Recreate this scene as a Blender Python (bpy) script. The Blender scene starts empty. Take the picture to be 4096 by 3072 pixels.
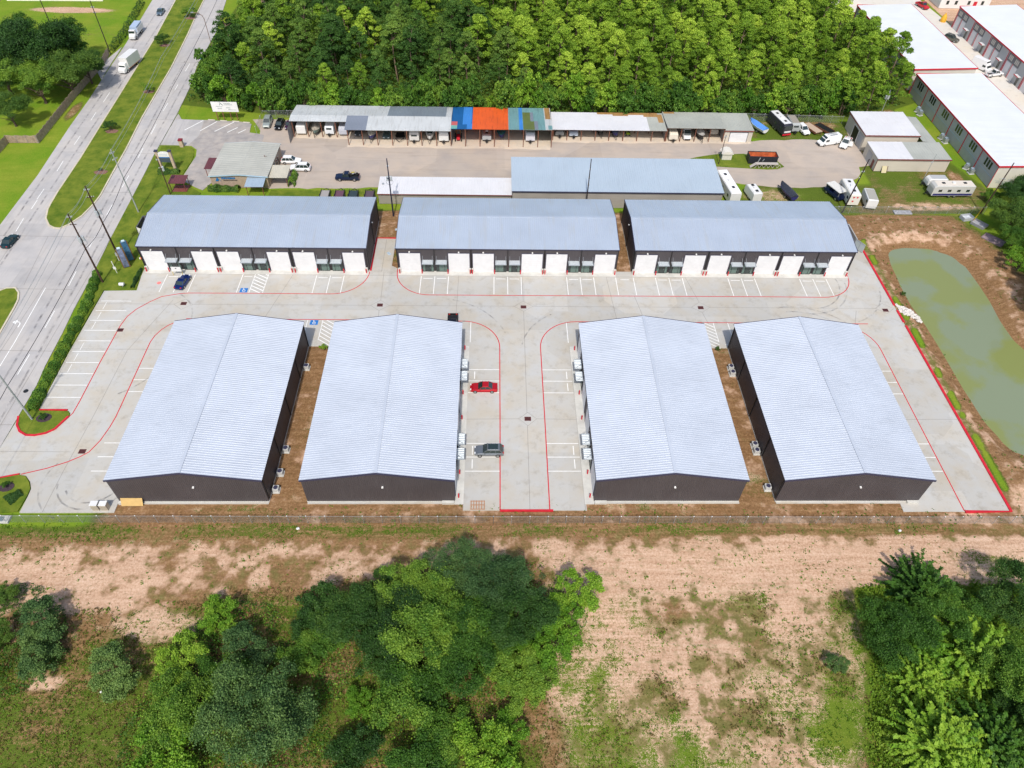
import bpy, bmesh, math, random
import numpy as np
from mathutils import Vector, Matrix, noise as mnoise

# ------------------------------------------------------------------ camera, sky, sun, exposure
S = bpy.context.scene
COL = S.collection
def set_camera():
    pitch, roll, yaw = 0.8292, 0.0311, 0.03762
    cp, sp = math.cos(pitch), math.sin(pitch)
    fwd = Vector((math.sin(yaw)*cp, math.cos(yaw)*cp, -sp))
    right = Vector((math.cos(yaw), -math.sin(yaw), 0)); up = right.cross(fwd)
    r2 = right*math.cos(roll)+up*math.sin(roll); u2 = r2.cross(fwd)
    m = Matrix((( r2.x, u2.x, -fwd.x, 0), (r2.y, u2.y, -fwd.y, 0), (r2.z, u2.z, -fwd.z, 92.0), (0, 0, 0, 1)))
    cd = bpy.data.cameras.new('camera'); co = bpy.data.objects.new('camera', cd); COL.objects.link(co)
    co.matrix_world = m
    cd.sensor_fit = 'HORIZONTAL'; cd.sensor_width = 36.0; cd.lens = 2851.3/4096*36
    cd.clip_start = 1.0; cd.clip_end = 8000
    S.camera = co
set_camera()
SUN_DIR = Vector((-0.04, -0.76, 1.0)).normalized()
world = bpy.data.worlds.new("World"); S.world = world; world.use_nodes = True
nt = world.node_tree; bg = nt.nodes['Background']
sky = nt.nodes.new('ShaderNodeTexSky'); sky.sky_type = 'NISHITA'; sky.sun_disc = False
sky.sun_elevation = math.asin(SUN_DIR.z); sky.sun_rotation = math.atan2(SUN_DIR.x, SUN_DIR.y)
sky.air_density = 1.2; sky.dust_density = 2.5; sky.ozone_density = 1.0
nt.links.new(sky.outputs[0], bg.inputs[0]); bg.inputs[1].default_value = 0.15
sl = bpy.data.lights.new('sun', 'SUN'); sl.energy = 3.1; sl.angle = math.radians(1.5); sl.color = (1.0, 0.95, 0.87)
so = bpy.data.objects.new('sun', sl); COL.objects.link(so)
so.rotation_euler = SUN_DIR.to_track_quat('Z', 'Y').to_euler(); so.location = (0, 0, 200)
S.view_settings.view_transform = 'Standard'; S.view_settings.look = 'None'
S.view_settings.exposure = 0.08; S.view_settings.gamma = 1.0
R = math.radians
rng = random.Random(7)

# ------------------------------------------------------------------ materials
MATS = {}
def mat(name, col, rough=0.7, metal=0.0, var=0.0, vscale=0.5, col2=None, bump=0.0, bscale=8.0, spec=0.4, alpha=None, detail=4, objvar=0.0):
    if name in MATS: return MATS[name]
    m = bpy.data.materials.new(name); m.use_nodes = True; MATS[name] = m
    n = m.node_tree.nodes; l = m.node_tree.links; b = n['Principled BSDF']
    b.inputs['Base Color'].default_value = (*col, 1); b.inputs['Roughness'].default_value = rough
    b.inputs['Metallic'].default_value = metal; b.inputs['Specular IOR Level'].default_value = spec
    if var or col2 or bump or objvar: geo = n.new('ShaderNodeNewGeometry')
    out = None
    if var or col2:
        t = n.new('ShaderNodeTexNoise'); t.inputs['Scale'].default_value = vscale; t.inputs['Detail'].default_value = detail
        t.inputs['Roughness'].default_value = 0.65
        l.new(geo.outputs['Position'], t.inputs['Vector'])
        rmp = n.new('ShaderNodeMapRange'); rmp.inputs[1].default_value = 0.32; rmp.inputs[2].default_value = 0.68
        l.new(t.outputs['Fac'], rmp.inputs[0])
        mx = n.new('ShaderNodeMix'); mx.data_type = 'RGBA'
        a = tuple(c*(1-var) for c in col) if not col2 else col
        c2 = tuple(min(1, c*(1+var)) for c in col) if not col2 else col2
        mx.inputs[6].default_value = (*a, 1); mx.inputs[7].default_value = (*c2, 1)
        l.new(rmp.outputs[0], mx.inputs[0]); out = mx.outputs[2]
    if objvar:
        oi = n.new('ShaderNodeObjectInfo'); hs = n.new('ShaderNodeHueSaturation')
        mr = n.new('ShaderNodeMapRange'); mr.inputs[3].default_value = 1-objvar; mr.inputs[4].default_value = 1+objvar
        l.new(oi.outputs['Random'], mr.inputs[0]); l.new(mr.outputs[0], hs.inputs['Value'])
        if out: l.new(out, hs.inputs['Color'])
        else: hs.inputs['Color'].default_value = (*col, 1)
        out = hs.outputs[0]
    if out: l.new(out, b.inputs['Base Color'])
    if bump:
        t2 = n.new('ShaderNodeTexNoise'); t2.inputs['Scale'].default_value = bscale; t2.inputs['Detail'].default_value = 5
        l.new(geo.outputs['Position'], t2.inputs['Vector'])
        bp = n.new('ShaderNodeBump'); bp.inputs['Strength'].default_value = bump; bp.inputs['Distance'].default_value = 0.1
        l.new(t2.outputs['Fac'], bp.inputs['Height']); l.new(bp.outputs[0], b.inputs['Normal'])
    if alpha is not None: b.inputs['Alpha'].default_value = alpha
    return m

def metal_panel(name, col, dirt, streak=(8, 8, 8), amt=0.35, rough=0.42, patch=0.25, metal=0.25):
    """painted or bare sheet metal: weather streaks and sheet-to-sheet variation"""
    if name in MATS: return MATS[name]
    m = mat(name, col, rough, metal); n = m.node_tree.nodes; l = m.node_tree.links; b = n['Principled BSDF']
    geo = n.new('ShaderNodeNewGeometry')
    mp = n.new('ShaderNodeMapping'); mp.inputs['Scale'].default_value = streak; l.new(geo.outputs['Position'], mp.inputs[0])
    t = n.new('ShaderNodeTexNoise'); t.inputs['Scale'].default_value = 1.0; t.inputs['Detail'].default_value = 5; l.new(mp.outputs[0], t.inputs['Vector'])
    r = n.new('ShaderNodeMapRange'); r.inputs[1].default_value = 0.52; r.inputs[2].default_value = 0.78; r.inputs[4].default_value = amt
    l.new(t.outputs['Fac'], r.inputs[0])
    t2 = n.new('ShaderNodeTexNoise'); t2.inputs['Scale'].default_value = 0.18; t2.inputs['Detail'].default_value = 3; l.new(geo.outputs['Position'], t2.inputs['Vector'])
    r2 = n.new('ShaderNodeMapRange'); r2.inputs[1].default_value = 0.35; r2.inputs[2].default_value = 0.7; r2.inputs[3].default_value = 1-patch; r2.inputs[4].default_value = 1.0
    l.new(t2.outputs['Fac'], r2.inputs[0])
    mx = n.new('ShaderNodeMix'); mx.data_type = 'RGBA'; mx.inputs[6].default_value = (*col, 1); mx.inputs[7].default_value = (*dirt, 1)
    l.new(r.outputs[0], mx.inputs[0])
    hs = n.new('ShaderNodeHueSaturation'); l.new(mx.outputs[2], hs.inputs['Color']); l.new(r2.outputs[0], hs.inputs['Value'])
    l.new(hs.outputs[0], b.inputs['Base Color'])
    return m

def leaf_mat(name, c1, c2, c3, trans=0.35, vs=0.35):
    if name in MATS: return MATS[name]
    m = bpy.data.materials.new(name); m.use_nodes = True; MATS[name] = m
    n = m.node_tree.nodes; l = m.node_tree.links; n.remove(n['Principled BSDF'])
    at = n.new('ShaderNodeAttribute'); at.attribute_name = 'tint'
    oi = n.new('ShaderNodeObjectInfo')
    geo = n.new('ShaderNodeNewGeometry')
    tn = n.new('ShaderNodeTexNoise'); tn.inputs['Scale'].default_value = vs; tn.inputs['Detail'].default_value = 2; l.new(geo.outputs['Position'], tn.inputs['Vector'])
    cr = n.new('ShaderNodeValToRGB'); cr.color_ramp.elements[0].color = (*c1, 1); cr.color_ramp.elements[1].color = (*c3, 1)
    e = cr.color_ramp.elements.new(0.5); e.color = (*c2, 1)
    a1 = n.new('ShaderNodeMath'); a1.operation = 'MULTIPLY_ADD'; a1.inputs[1].default_value = 0.55
    a2 = n.new('ShaderNodeMath'); a2.operation = 'MULTIPLY_ADD'; a2.inputs[1].default_value = 0.5
    a3 = n.new('ShaderNodeMath'); a3.operation = 'MULTIPLY_ADD'; a3.inputs[1].default_value = 0.6; a3.inputs[2].default_value = -0.33
    l.new(tn.outputs['Fac'], a3.inputs[0])
    l.new(oi.outputs['Random'], a2.inputs[0]); l.new(a3.outputs[0], a2.inputs[2])
    l.new(at.outputs['Fac'], a1.inputs[0]); l.new(a2.outputs[0], a1.inputs[2])
    l.new(a1.outputs[0], cr.inputs[0])
    d = n.new('ShaderNodeBsdfPrincipled'); d.inputs['Roughness'].default_value = 0.55; d.inputs['Specular IOR Level'].default_value = 0.25
    tr = n.new('ShaderNodeBsdfTranslucent'); l.new(cr.outputs[0], d.inputs['Base Color']); l.new(cr.outputs[0], tr.inputs['Color'])
    ms = n.new('ShaderNodeMixShader'); ms.inputs[0].default_value = trans; l.new(d.outputs[0], ms.inputs[1]); l.new(tr.outputs[0], ms.inputs[2])
    l.new(ms.outputs[0], n['Material Output'].inputs[0])
    return m

# ------------------------------------------------------------------ mesh helpers
class MB:
    def __init__(s): s.v = []; s.f = []; s.m = []; s.mats = []; s.cur = 0
    def use(s, m):
        if m not in s.mats: s.mats.append(m)
        s.cur = s.mats.index(m); return s
    def add(s, vs, fs):
        o = len(s.v); s.v += [tuple(p) for p in vs]; s.f += [tuple(i+o for i in f) for f in fs]; s.m += [s.cur]*len(fs); return s
    def box(s, x0, y0, z0, x1, y1, z1):
        return s.add([(x0,y0,z0),(x1,y0,z0),(x1,y1,z0),(x0,y1,z0),(x0,y0,z1),(x1,y0,z1),(x1,y1,z1),(x0,y1,z1)],
                     [(0,3,2,1),(4,5,6,7),(0,1,5,4),(1,2,6,5),(2,3,7,6),(3,0,4,7)])
    def quad(s, a, b, c, d): return s.add([a, b, c, d], [(0, 1, 2, 3)])
    def poly(s, pts, z): return s.add([(p[0], p[1], z) for p in pts], [tuple(range(len(pts)))])
    def prism(s, pts, z0, z1):
        n = len(pts)
        area = sum(pts[i][0]*pts[(i+1) % n][1]-pts[(i+1) % n][0]*pts[i][1] for i in range(n))
        if area < 0: pts = pts[::-1]
        return s.add([(p[0],p[1],z0) for p in pts]+[(p[0],p[1],z1) for p in pts],
                     [tuple(range(n-1,-1,-1)), tuple(range(n,2*n))]+[(i,(i+1)%n,(i+1)%n+n,i+n) for i in range(n)])
    def frust(s, b, t):   # b,t = 4 point lists
        return s.add(list(b)+list(t), [(3,2,1,0),(4,5,6,7),(0,1,5,4),(1,2,6,5),(2,3,7,6),(3,0,4,7)])
    def tube(s, p0, p1, r0, r1=None, n=8, caps=True):
        r1 = r0 if r1 is None else r1
        p0, p1 = Vector(p0), Vector(p1); d = (p1-p0).normalized()
        a = d.orthogonal().normalized(); b = d.cross(a)
        vs = [p0+(a*math.cos(t)+b*math.sin(t))*r0 for t in [2*math.pi*i/n for i in range(n)]]
        vs += [p1+(a*math.cos(t)+b*math.sin(t))*r1 for t in [2*math.pi*i/n for i in range(n)]]
        fs = [(i,(i+1)%n,(i+1)%n+n,i+n) for i in range(n)]
        if caps: fs += [tuple(range(n-1,-1,-1)), tuple(range(n,2*n))]
        return s.add(vs, fs)
    def path(s, pts, r, n=6):
        for a, b in zip(pts, pts[1:]): s.tube(a, b, r, r, n)
        return s
    def ribbon(s, pts, w, z, z0=None, closed=False):
        """flat or raised strip of width w along ground points"""
        P = [Vector((p[0], p[1])) for p in pts]
        if closed: P.append(P[0].copy())
        L = []; Rr = []
        for i, p in enumerate(P):
            if closed and i in (0, len(P)-1): d = (P[1]-P[-2])
            else: d = (P[min(i+1, len(P)-1)]-P[max(i-1, 0)])
            d.normalize(); nn = Vector((-d.y, d.x))*w/2
            L.append(p+nn); Rr.append(p-nn)
        for i in range(len(P)-1):
            if z0 is None: s.quad((Rr[i].x,Rr[i].y,z),(Rr[i+1].x,Rr[i+1].y,z),(L[i+1].x,L[i+1].y,z),(L[i].x,L[i].y,z))
            else: s.frust([(Rr[i].x,Rr[i].y,z0),(Rr[i+1].x,Rr[i+1].y,z0),(L[i+1].x,L[i+1].y,z0),(L[i].x,L[i].y,z0)],
                          [(Rr[i].x,Rr[i].y,z),(Rr[i+1].x,Rr[i+1].y,z),(L[i+1].x,L[i+1].y,z),(L[i].x,L[i].y,z)])
        return s
    def loft(s, rings, close=True, caps=True):
        n = len(rings[0]); vs = [p for r in rings for p in r]; fs = []
        for k in range(len(rings)-1):
            for i in range(n if close else n-1):
                j = (i+1) % n; fs.append((k*n+i, k*n+j, (k+1)*n+j, (k+1)*n+i))
        if caps: fs += [tuple(range(n-1,-1,-1)), tuple(range((len(rings)-1)*n, len(rings)*n))]
        return s.add(vs, fs)
    def blob(s, c, r, sq=(1,1,1), seed=0, amp=0.25, sub=2):
        bm = bmesh.new(); bmesh.ops.create_icosphere(bm, subdivisions=sub, radius=1)
        vs = []
        for v in bm.verts:
            k = 1+amp*mnoise.noise(v.co*1.7+Vector((seed*3.1, seed*1.7, 0)))*2
            vs.append((c[0]+v.co.x*r*sq[0]*k, c[1]+v.co.y*r*sq[1]*k, c[2]+v.co.z*r*sq[2]*k))
        fs = [tuple(q.index for q in f.verts) for f in bm.faces]; bm.free()
        return s.add(vs, fs)
    def build(s, name, m=None, parent=None, smooth=False, loc=None, recalc=False):
        me = bpy.data.meshes.new(name); me.from_pydata(s.v, [], s.f)
        ms = s.mats if s.mats else ([m] if m else [])
        for q in ms: me.materials.append(q)
        if len(ms) > 1: me.polygons.foreach_set('material_index', s.m)
        if smooth: me.polygons.foreach_set('use_smooth', [True]*len(me.polygons))
        if recalc:
            bm = bmesh.new(); bm.from_mesh(me); bmesh.ops.recalc_face_normals(bm, faces=bm.faces[:]); bm.to_mesh(me); bm.free()
        me.update(); o = bpy.data.objects.new(name, me); COL.objects.link(o)
        if parent: o.parent = parent
        if loc: o.location = loc
        return o
def tag(o, label, cat, group=None, kind=None):
    if label: o['label'] = label
    if cat: o['category'] = cat
    if group: o['group'] = group
    if kind: o['kind'] = kind
    return o
def thing(name, label, cat, loc=(0,0,0), rz=0.0, group=None):
    o = bpy.data.objects.new(name, None); COL.objects.link(o); o.empty_display_size = 0.5
    o.location = loc; o.rotation_euler = (0, 0, rz); return tag(o, label, cat, group)
def struct(name, mb, m=None): return tag(mb.build(name, m), None, None, None, 'structure')
def dup(root, loc, rz=0.0, label=None, group=None, scale=None):
    r = root.copy(); COL.objects.link(r); r.location = loc; r.rotation_euler = (0, 0, rz)
    if scale: r.scale = scale
    if label: r['label'] = label
    if group: r['group'] = group
    for ch in list(root.children):
        c = ch.copy(); COL.objects.link(c); c.parent = r
        for g in list(ch.children):
            d = g.copy(); COL.objects.link(d); d.parent = c
    return r
def text_mesh(name, s, size, m, parent, loc, rot=(R(90), 0, 0), depth=0.02):
    cu = bpy.data.curves.new(name, 'FONT'); cu.body = s; cu.size = size; cu.extrude = depth; cu.align_x = 'CENTER'
    t = bpy.data.objects.new(name, cu); COL.objects.link(t); bpy.context.view_layer.update()
    me = bpy.data.meshes.new_from_object(t); bpy.data.objects.remove(t)
    me.materials.clear(); me.materials.append(m); o = bpy.data.objects.new(name, me); COL.objects.link(o)
    o.parent = parent; o.location = loc; o.rotation_euler = rot; return o

# palette
M_RED = mat('red_paint', (0.55, 0.015, 0.03), 0.6, var=0.18, vscale=1.5)
M_WHITEP = mat('white_road_paint', (0.78, 0.78, 0.76), 0.7, var=0.1, vscale=2)
M_BROWN = metal_panel('dark_bronze_panel', (0.086, 0.076, 0.082), (0.13, 0.12, 0.125), (1.5, 1.5, .3), 0.35, 0.5, 0.15, 0.1)
M_TRIM = mat('charcoal_trim', (0.045, 0.045, 0.085), 0.45)
M_DOOR = mat('white_sectional_door', (0.68, 0.68, 0.69), 0.45, var=0.05, vscale=0.8)
M_GLASS = mat('dark_window_glass', (0.02, 0.035, 0.035), 0.08, spec=0.9)
M_GLASSG = mat('green_tinted_glass', (0.10, 0.16, 0.14), 0.1, spec=0.9)
M_BLACK = mat('black_frame', (0.015, 0.016, 0.018), 0.4)
M_TYRE = mat('tyre_rubber', (0.02, 0.02, 0.02), 0.85)
M_RIM = mat('alloy_rim', (0.45, 0.46, 0.47), 0.3, metal=0.8)
M_GALV = metal_panel('galvalume_roof', (0.50, 0.545, 0.625), (0.33, 0.36, 0.41), (.25, 2.2, 2.2), 0.35, 0.5, 0.08, 0.05)
M_GALV2 = metal_panel('galvalume_roof_rear', (0.50, 0.565, 0.66), (0.50, 0.45, 0.35), (1.3, .12, .12), 0.30, 0.34, 0.08, 0.3)
M_CONC = mat('concrete_plain', (0.56, 0.55, 0.51), 0.85, var=0.12, vscale=0.6, bump=0.1)
M_STEEL = mat('galvanised_steel', (0.42, 0.44, 0.46), 0.45, metal=0.5)
M_WOODP = mat('creosote_pole_wood', (0.055, 0.028, 0.02), 0.8, var=0.3, vscale=3)
M_WHITE = mat('white_paint', (0.70, 0.70, 0.69), 0.4, var=0.05)
M_GREYP = mat('grey_pole_paint', (0.30, 0.33, 0.32), 0.6, var=0.15, vscale=2)
M_TAILR = mat('tail_light_red', (0.5, 0.01, 0.01), 0.2, spec=0.8)
M_LAMPW = mat('headlight_lens', (0.7, 0.72, 0.75), 0.15, spec=0.9)
M_BARK = mat('bark', (0.10, 0.07, 0.05), 0.9, var=0.3, vscale=4)
M_RUST = mat('rusty_iron', (0.16, 0.06, 0.03), 0.85, var=0.4, vscale=3)
# ------------------------------------------------------------------ terrain
def vnoise(x, y, sc, seed):
    """tileless value noise on numpy arrays"""
    r = np.random.RandomState(seed); T = r.rand(256, 256)
    X = x/sc; Y = y/sc; xi = np.floor(X).astype(int); yi = np.floor(Y).astype(int); fx = X-xi; fy = Y-yi
    fx = fx*fx*(3-2*fx); fy = fy*fy*(3-2*fy)
    g = lambda a, b: T[a % 256, b % 256]
    return (g(xi, yi)*(1-fx)+g(xi+1, yi)*fx)*(1-fy)+(g(xi, yi+1)*(1-fx)+g(xi+1, yi+1)*fx)*fy
def fbm(x, y, sc, seed): return (vnoise(x, y, sc, seed)*0.5+vnoise(x, y, sc/2.1, seed+1)*0.28+vnoise(x, y, sc/4.3, seed+2)*0.14+vnoise(x, y, sc/9, seed+3)*0.08)
def inside(x, y, poly):
    c = np.zeros(x.shape, bool); n = len(poly)
    for i in range(n):
        x0, y0 = poly[i]; x1, y1 = poly[(i+1) % n]
        if y0 == y1: continue
        hit = ((y0 > y) != (y1 > y)) & (x < (x1-x0)*(y-y0)/(y1-y0)+x0); c ^= hit
    return c
def sdist(x, y, poly, closed=True):
    d = np.full(x.shape, 1e9); n = len(poly)
    for i in range(n if closed else n-1):
        ax, ay = poly[i]; bx, by = poly[(i+1) % n]; dx, dy = bx-ax, by-ay
        t = np.clip(((x-ax)*dx+(y-ay)*dy)/(dx*dx+dy*dy+1e-9), 0, 1)
        d = np.minimum(d, np.hypot(x-ax-t*dx, y-ay-t*dy))
    if closed: d = np.where(inside(x, y, poly), -d, d)
    return d
POND = [(85.2,123.4),(86.7,125.0),(89.5,125.6),(95.1,125.3),(98.6,122.9),(100.0,119.1),(100.2,113.8),(99.9,107.9),(99.3,101.7),(99.3,97.2),(100.4,92.0),(101,84),(100.5,76),(97,70),(92,67.8),(87.7,69.6),(86.0,70.7),(85.2,73.2),(84.4,77.2),(84.1,83.9),(84.2,94.2),(84.1,101.0),(83.7,107.1),(83.9,113.2),(84.4,118.9)]
def smooth(a, lo, hi): t = np.clip((a-lo)/(hi-lo), 0, 1); return t*t*(3-2*t)
def axis(lo, hi, st, far):
    core = list(np.arange(lo, hi+1e-6, st)); out = []; d = st; a = lo
    while a > -far: d *= 1.6; a -= d; out.append(a)
    b = hi; d = st; up = []
    while b < far: d *= 1.6; b += d; up.append(b)
    return np.array(out[::-1]+core+up)
gx = axis(-178, 205, 0.95, 4000); gy = axis(10, 305, 0.95, 4000)
GX, GY = np.meshgrid(gx, gy)
pd = sdist(GX, GY, POND)
GZ = -0.10+(fbm(GX, GY, 9, 5)-0.5)*0.10
field = (GY < 56) & (GY > -50)
GZ = np.where(GY < 56.5, GZ+0.06*smooth(56.5-GY, 0, 4)+(fbm(GX, GY, 4, 8)-0.5)*0.30*smooth(56.5-GY, 0, 3), GZ)
# detention basin: bank slopes to the water, floor below
bank = 0.25-1.25*(1-smooth(pd, 0.0, 4.2))-1.3*(1-smooth(pd, -3.5, 0.3))
edge = smooth(GX, 79.6, 82.2)*(1-smooth(pd, 9, 14))
rough = (fbm(GX, GY, 3.0, 21)-0.5)*1.0*smooth(pd, 0.5, 3)
wgt = np.where((GY > 60) & (GY < 136.5), edge, 0)*smooth(137, 0, 1)
wgt = wgt*smooth(GY, 60, 64)*(1-smooth(GY, 133, 136.5))
GZ = GZ*(1-wgt)+(bank+rough)*wgt
# colour weights: R grass, G sand, B brown soil
n1 = fbm(GX, GY, 7, 31); n2 = fbm(GX, GY, 14, 41); n3 = fbm(GX, GY, 2.5, 51)
gr = np.ones(GX.shape); sa = np.zeros(GX.shape); br = np.zeros(GX.shape)
def put(mask, g, s_, b):
    global gr, sa, br
    gr = gr*(1-mask)+g*mask; sa = sa*(1-mask)+s_*mask; br = br*(1-mask)+b*mask
site = (smooth(GX, -62, -56)*(1-smooth(GX, 100, 112)))*(smooth(GY, 45, 50)*(1-smooth(GY, 136, 138)))
put(site, 0.26+0.7*(n1-0.5), 0.30+0.8*(n3-0.5), 0.85)                                    # worked earth around the new buildings
put((1-smooth(GY, 54.0, 56.5))*smooth(GX, -300, -290), 0.34, 0.35, 0.75)   # field in front
b_ = 1-smooth(np.abs(GY-54.6), 0.5, 3.0); b_ = 1-smooth(np.abs(GY-54.9), 0.3, 1.7); put(b_*0.85, 0.50+0.5*(n1-0.5), 0.05, 0.6)     # weedy fence line
sandband = (1-smooth(np.abs(GY-(49.3+0.035*GX)-3.0*(n2-0.5)), 3.4, 6.2))*(1-0.9*b_); put(sandband*0.88, 0.15+0.6*(n3-0.5)+0.4*(n1-0.5), 0.66+1.2*(n3-0.5)+0.9*(n2-0.5), 0.6)
rs = [(6,44),(14,52),(55,52),(110,52),(110,10),(49,28),(53,40),(48,30),(44,22),(8,20),(5,31),(9,38)]
rs = [(7,47),(30,51.5),(110,50),(110,40),(60,46),(51.0,43.3),(49.4,37),(47.2,31),(45.2,26.5),(42,20),(8,15),(9,25),(6.5,33),(9,40)]
md = sdist(GX, GY, rs); put(1-smooth(md, -1.0, 1.5), 0.40+0.9*(n1-0.5)+0.35*(n2-0.5)+0.10*(1-smooth(GY, 24, 40)), 0.70+0.9*(n3-0.5)+0.9*(n2-0.5), 0.40)
put((1-smooth(np.abs(GY-48.5), 2, 5))*smooth(GX, 8, 16)*(1-smooth(GX, 60, 66))*0.7, 0.15, 0.8, 0.4)
lf = [(-90,10),(-90,40),(-60,36),(-52,39),(-44,43),(-34,46),(-24,45.5),(-10,49),(6,49),(8,42),(4,33),(6,25),(8,10)]
md = sdist(GX, GY, lf); put((1-smooth(md, -2.2, 1.8))*0.95, 0.58+0.7*(n1-0.5), 0.15, 0.75)
put((1-smooth(np.hypot((GX+44)/7, (GY-40.5)/2.6), 0.6, 1.1))*0.8, 0.3, 0.85, 0.3)
put((1-smooth(np.hypot((GX+56)/3.5, (GY-33.5)/1.6), 0.5, 1.1))*0.8, 0.25, 0.8, 0.35)
put((1-smooth(np.hypot((GX-24)/5, (GY-42.5)/2.2), 0.3, 1.1))*0.7, 0.25, 0.25, 0.7)
rf = [(50.6,46),(49.6,37),(47.2,31),(45.2,26.5),(42,10),(130,10),(130,44),(66,46),(56,46)]
md = sdist(GX, GY, rf); put(1-smooth(md, -0.7, 0.3), 1.05, 0.0, 0.35)
# pond banks
put(np.where((GX > 79) & (GY > 62) & (GY < 137), 1-smooth(pd, 6, 16), 0), 0.22, 0.30, 0.95)
put((1-smooth(np.hypot((GX-93)/12, (GY-127.8)/2.6), 0.55, 1.1))*0.9, 0.05, 0.55, 0.8)
put((1-smooth(np.hypot((GX-108)/9, (GY-99)/26), 0.5, 1.0))*0.5, 0.25, 0.45, 0.8)
put((1-smooth(np.abs(GX-80.1), 0.35, 0.8))*((GY > 62) & (GY < 127)), 1.1, 0, 0)
put((1-smooth(np.abs(GX-88), 6, 10))*(1-smooth(np.abs(GY-58), 3, 6))*0.7, 0.15, 0.75, 0.5)
put(np.where((GX > 79) & (GY > 62), (1-smooth(pd, 0.6, 2.2)), 0), 0.0, 0.0, 0.9)
put(np.where((GX > 79) & (GY > 62), smooth(pd, 1.5, 2.5)*(1-smooth(pd, 4.5, 7))*(n3 > 0.48)*0.6, 0), 0.05, 0.7, 0.6)
# right hand grass yard
yr = [(54,138),(78,137),(112,137.4),(118,142),(118,150),(108,182),(92,181),(70,181),(66,171),(90,165),(90,150),(60,150)]
md = sdist(GX, GY, yr); put(1-smooth(md, -1, 1), 0.60+0.9*(n1-0.5)+0.5*(n3-0.5), 0.35+0.8*(n2-0.5), 0.5)
put((1-smooth(np.hypot((GX-101)/14, (GY-140.5)/2.0), 0.5, 1.1))*0.8, 0.2, 0.7, 0.35)
put((1-smooth(np.hypot((GX-64)/10, (GY-144.5)/3.0), 0.5, 1.1))*0.55, 0.35, 0.8, 0.3)
put((1-smooth(np.hypot((GX-107)/4, (GY-186)/14), 0.5, 1.1)), 0.1, 0.6, 0.8)
put((1-smooth(np.hypot((GX-84)/9, (GY-178.5)/2.5), 0.6, 1.1))*0.8, 0.3, 0.4, 0.7)
put((1-smooth(np.hypot((GX-112.5)/1.8, (GY-152)/5), 0.5, 1.1))*0.8, 0.1, 0.5, 0.8)
put(smooth(GX, 152.5, 154)*smooth(GY, 245, 247), 0.05, 0.95, 0.25)
put(smooth(GX, 172, 176)*smooth(GY, 120, 160), 0.15, 0.85, 0.4)
# ground inside the woods: dark litter
wd = [(-84,186),(-58,181),(68,181),(100,183),(124,196),(133,250),(130,300),(-84,310),(-86,220)]
md = sdist(GX, GY, wd); put(1-smooth(md, -1, 2), 0.75, 0.0, 1.0)
put(smooth(-GX, 112, 116)*smooth(GY, 205, 212), 0.80+0.6*(n1-0.5), 0.45, 0.05)
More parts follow.
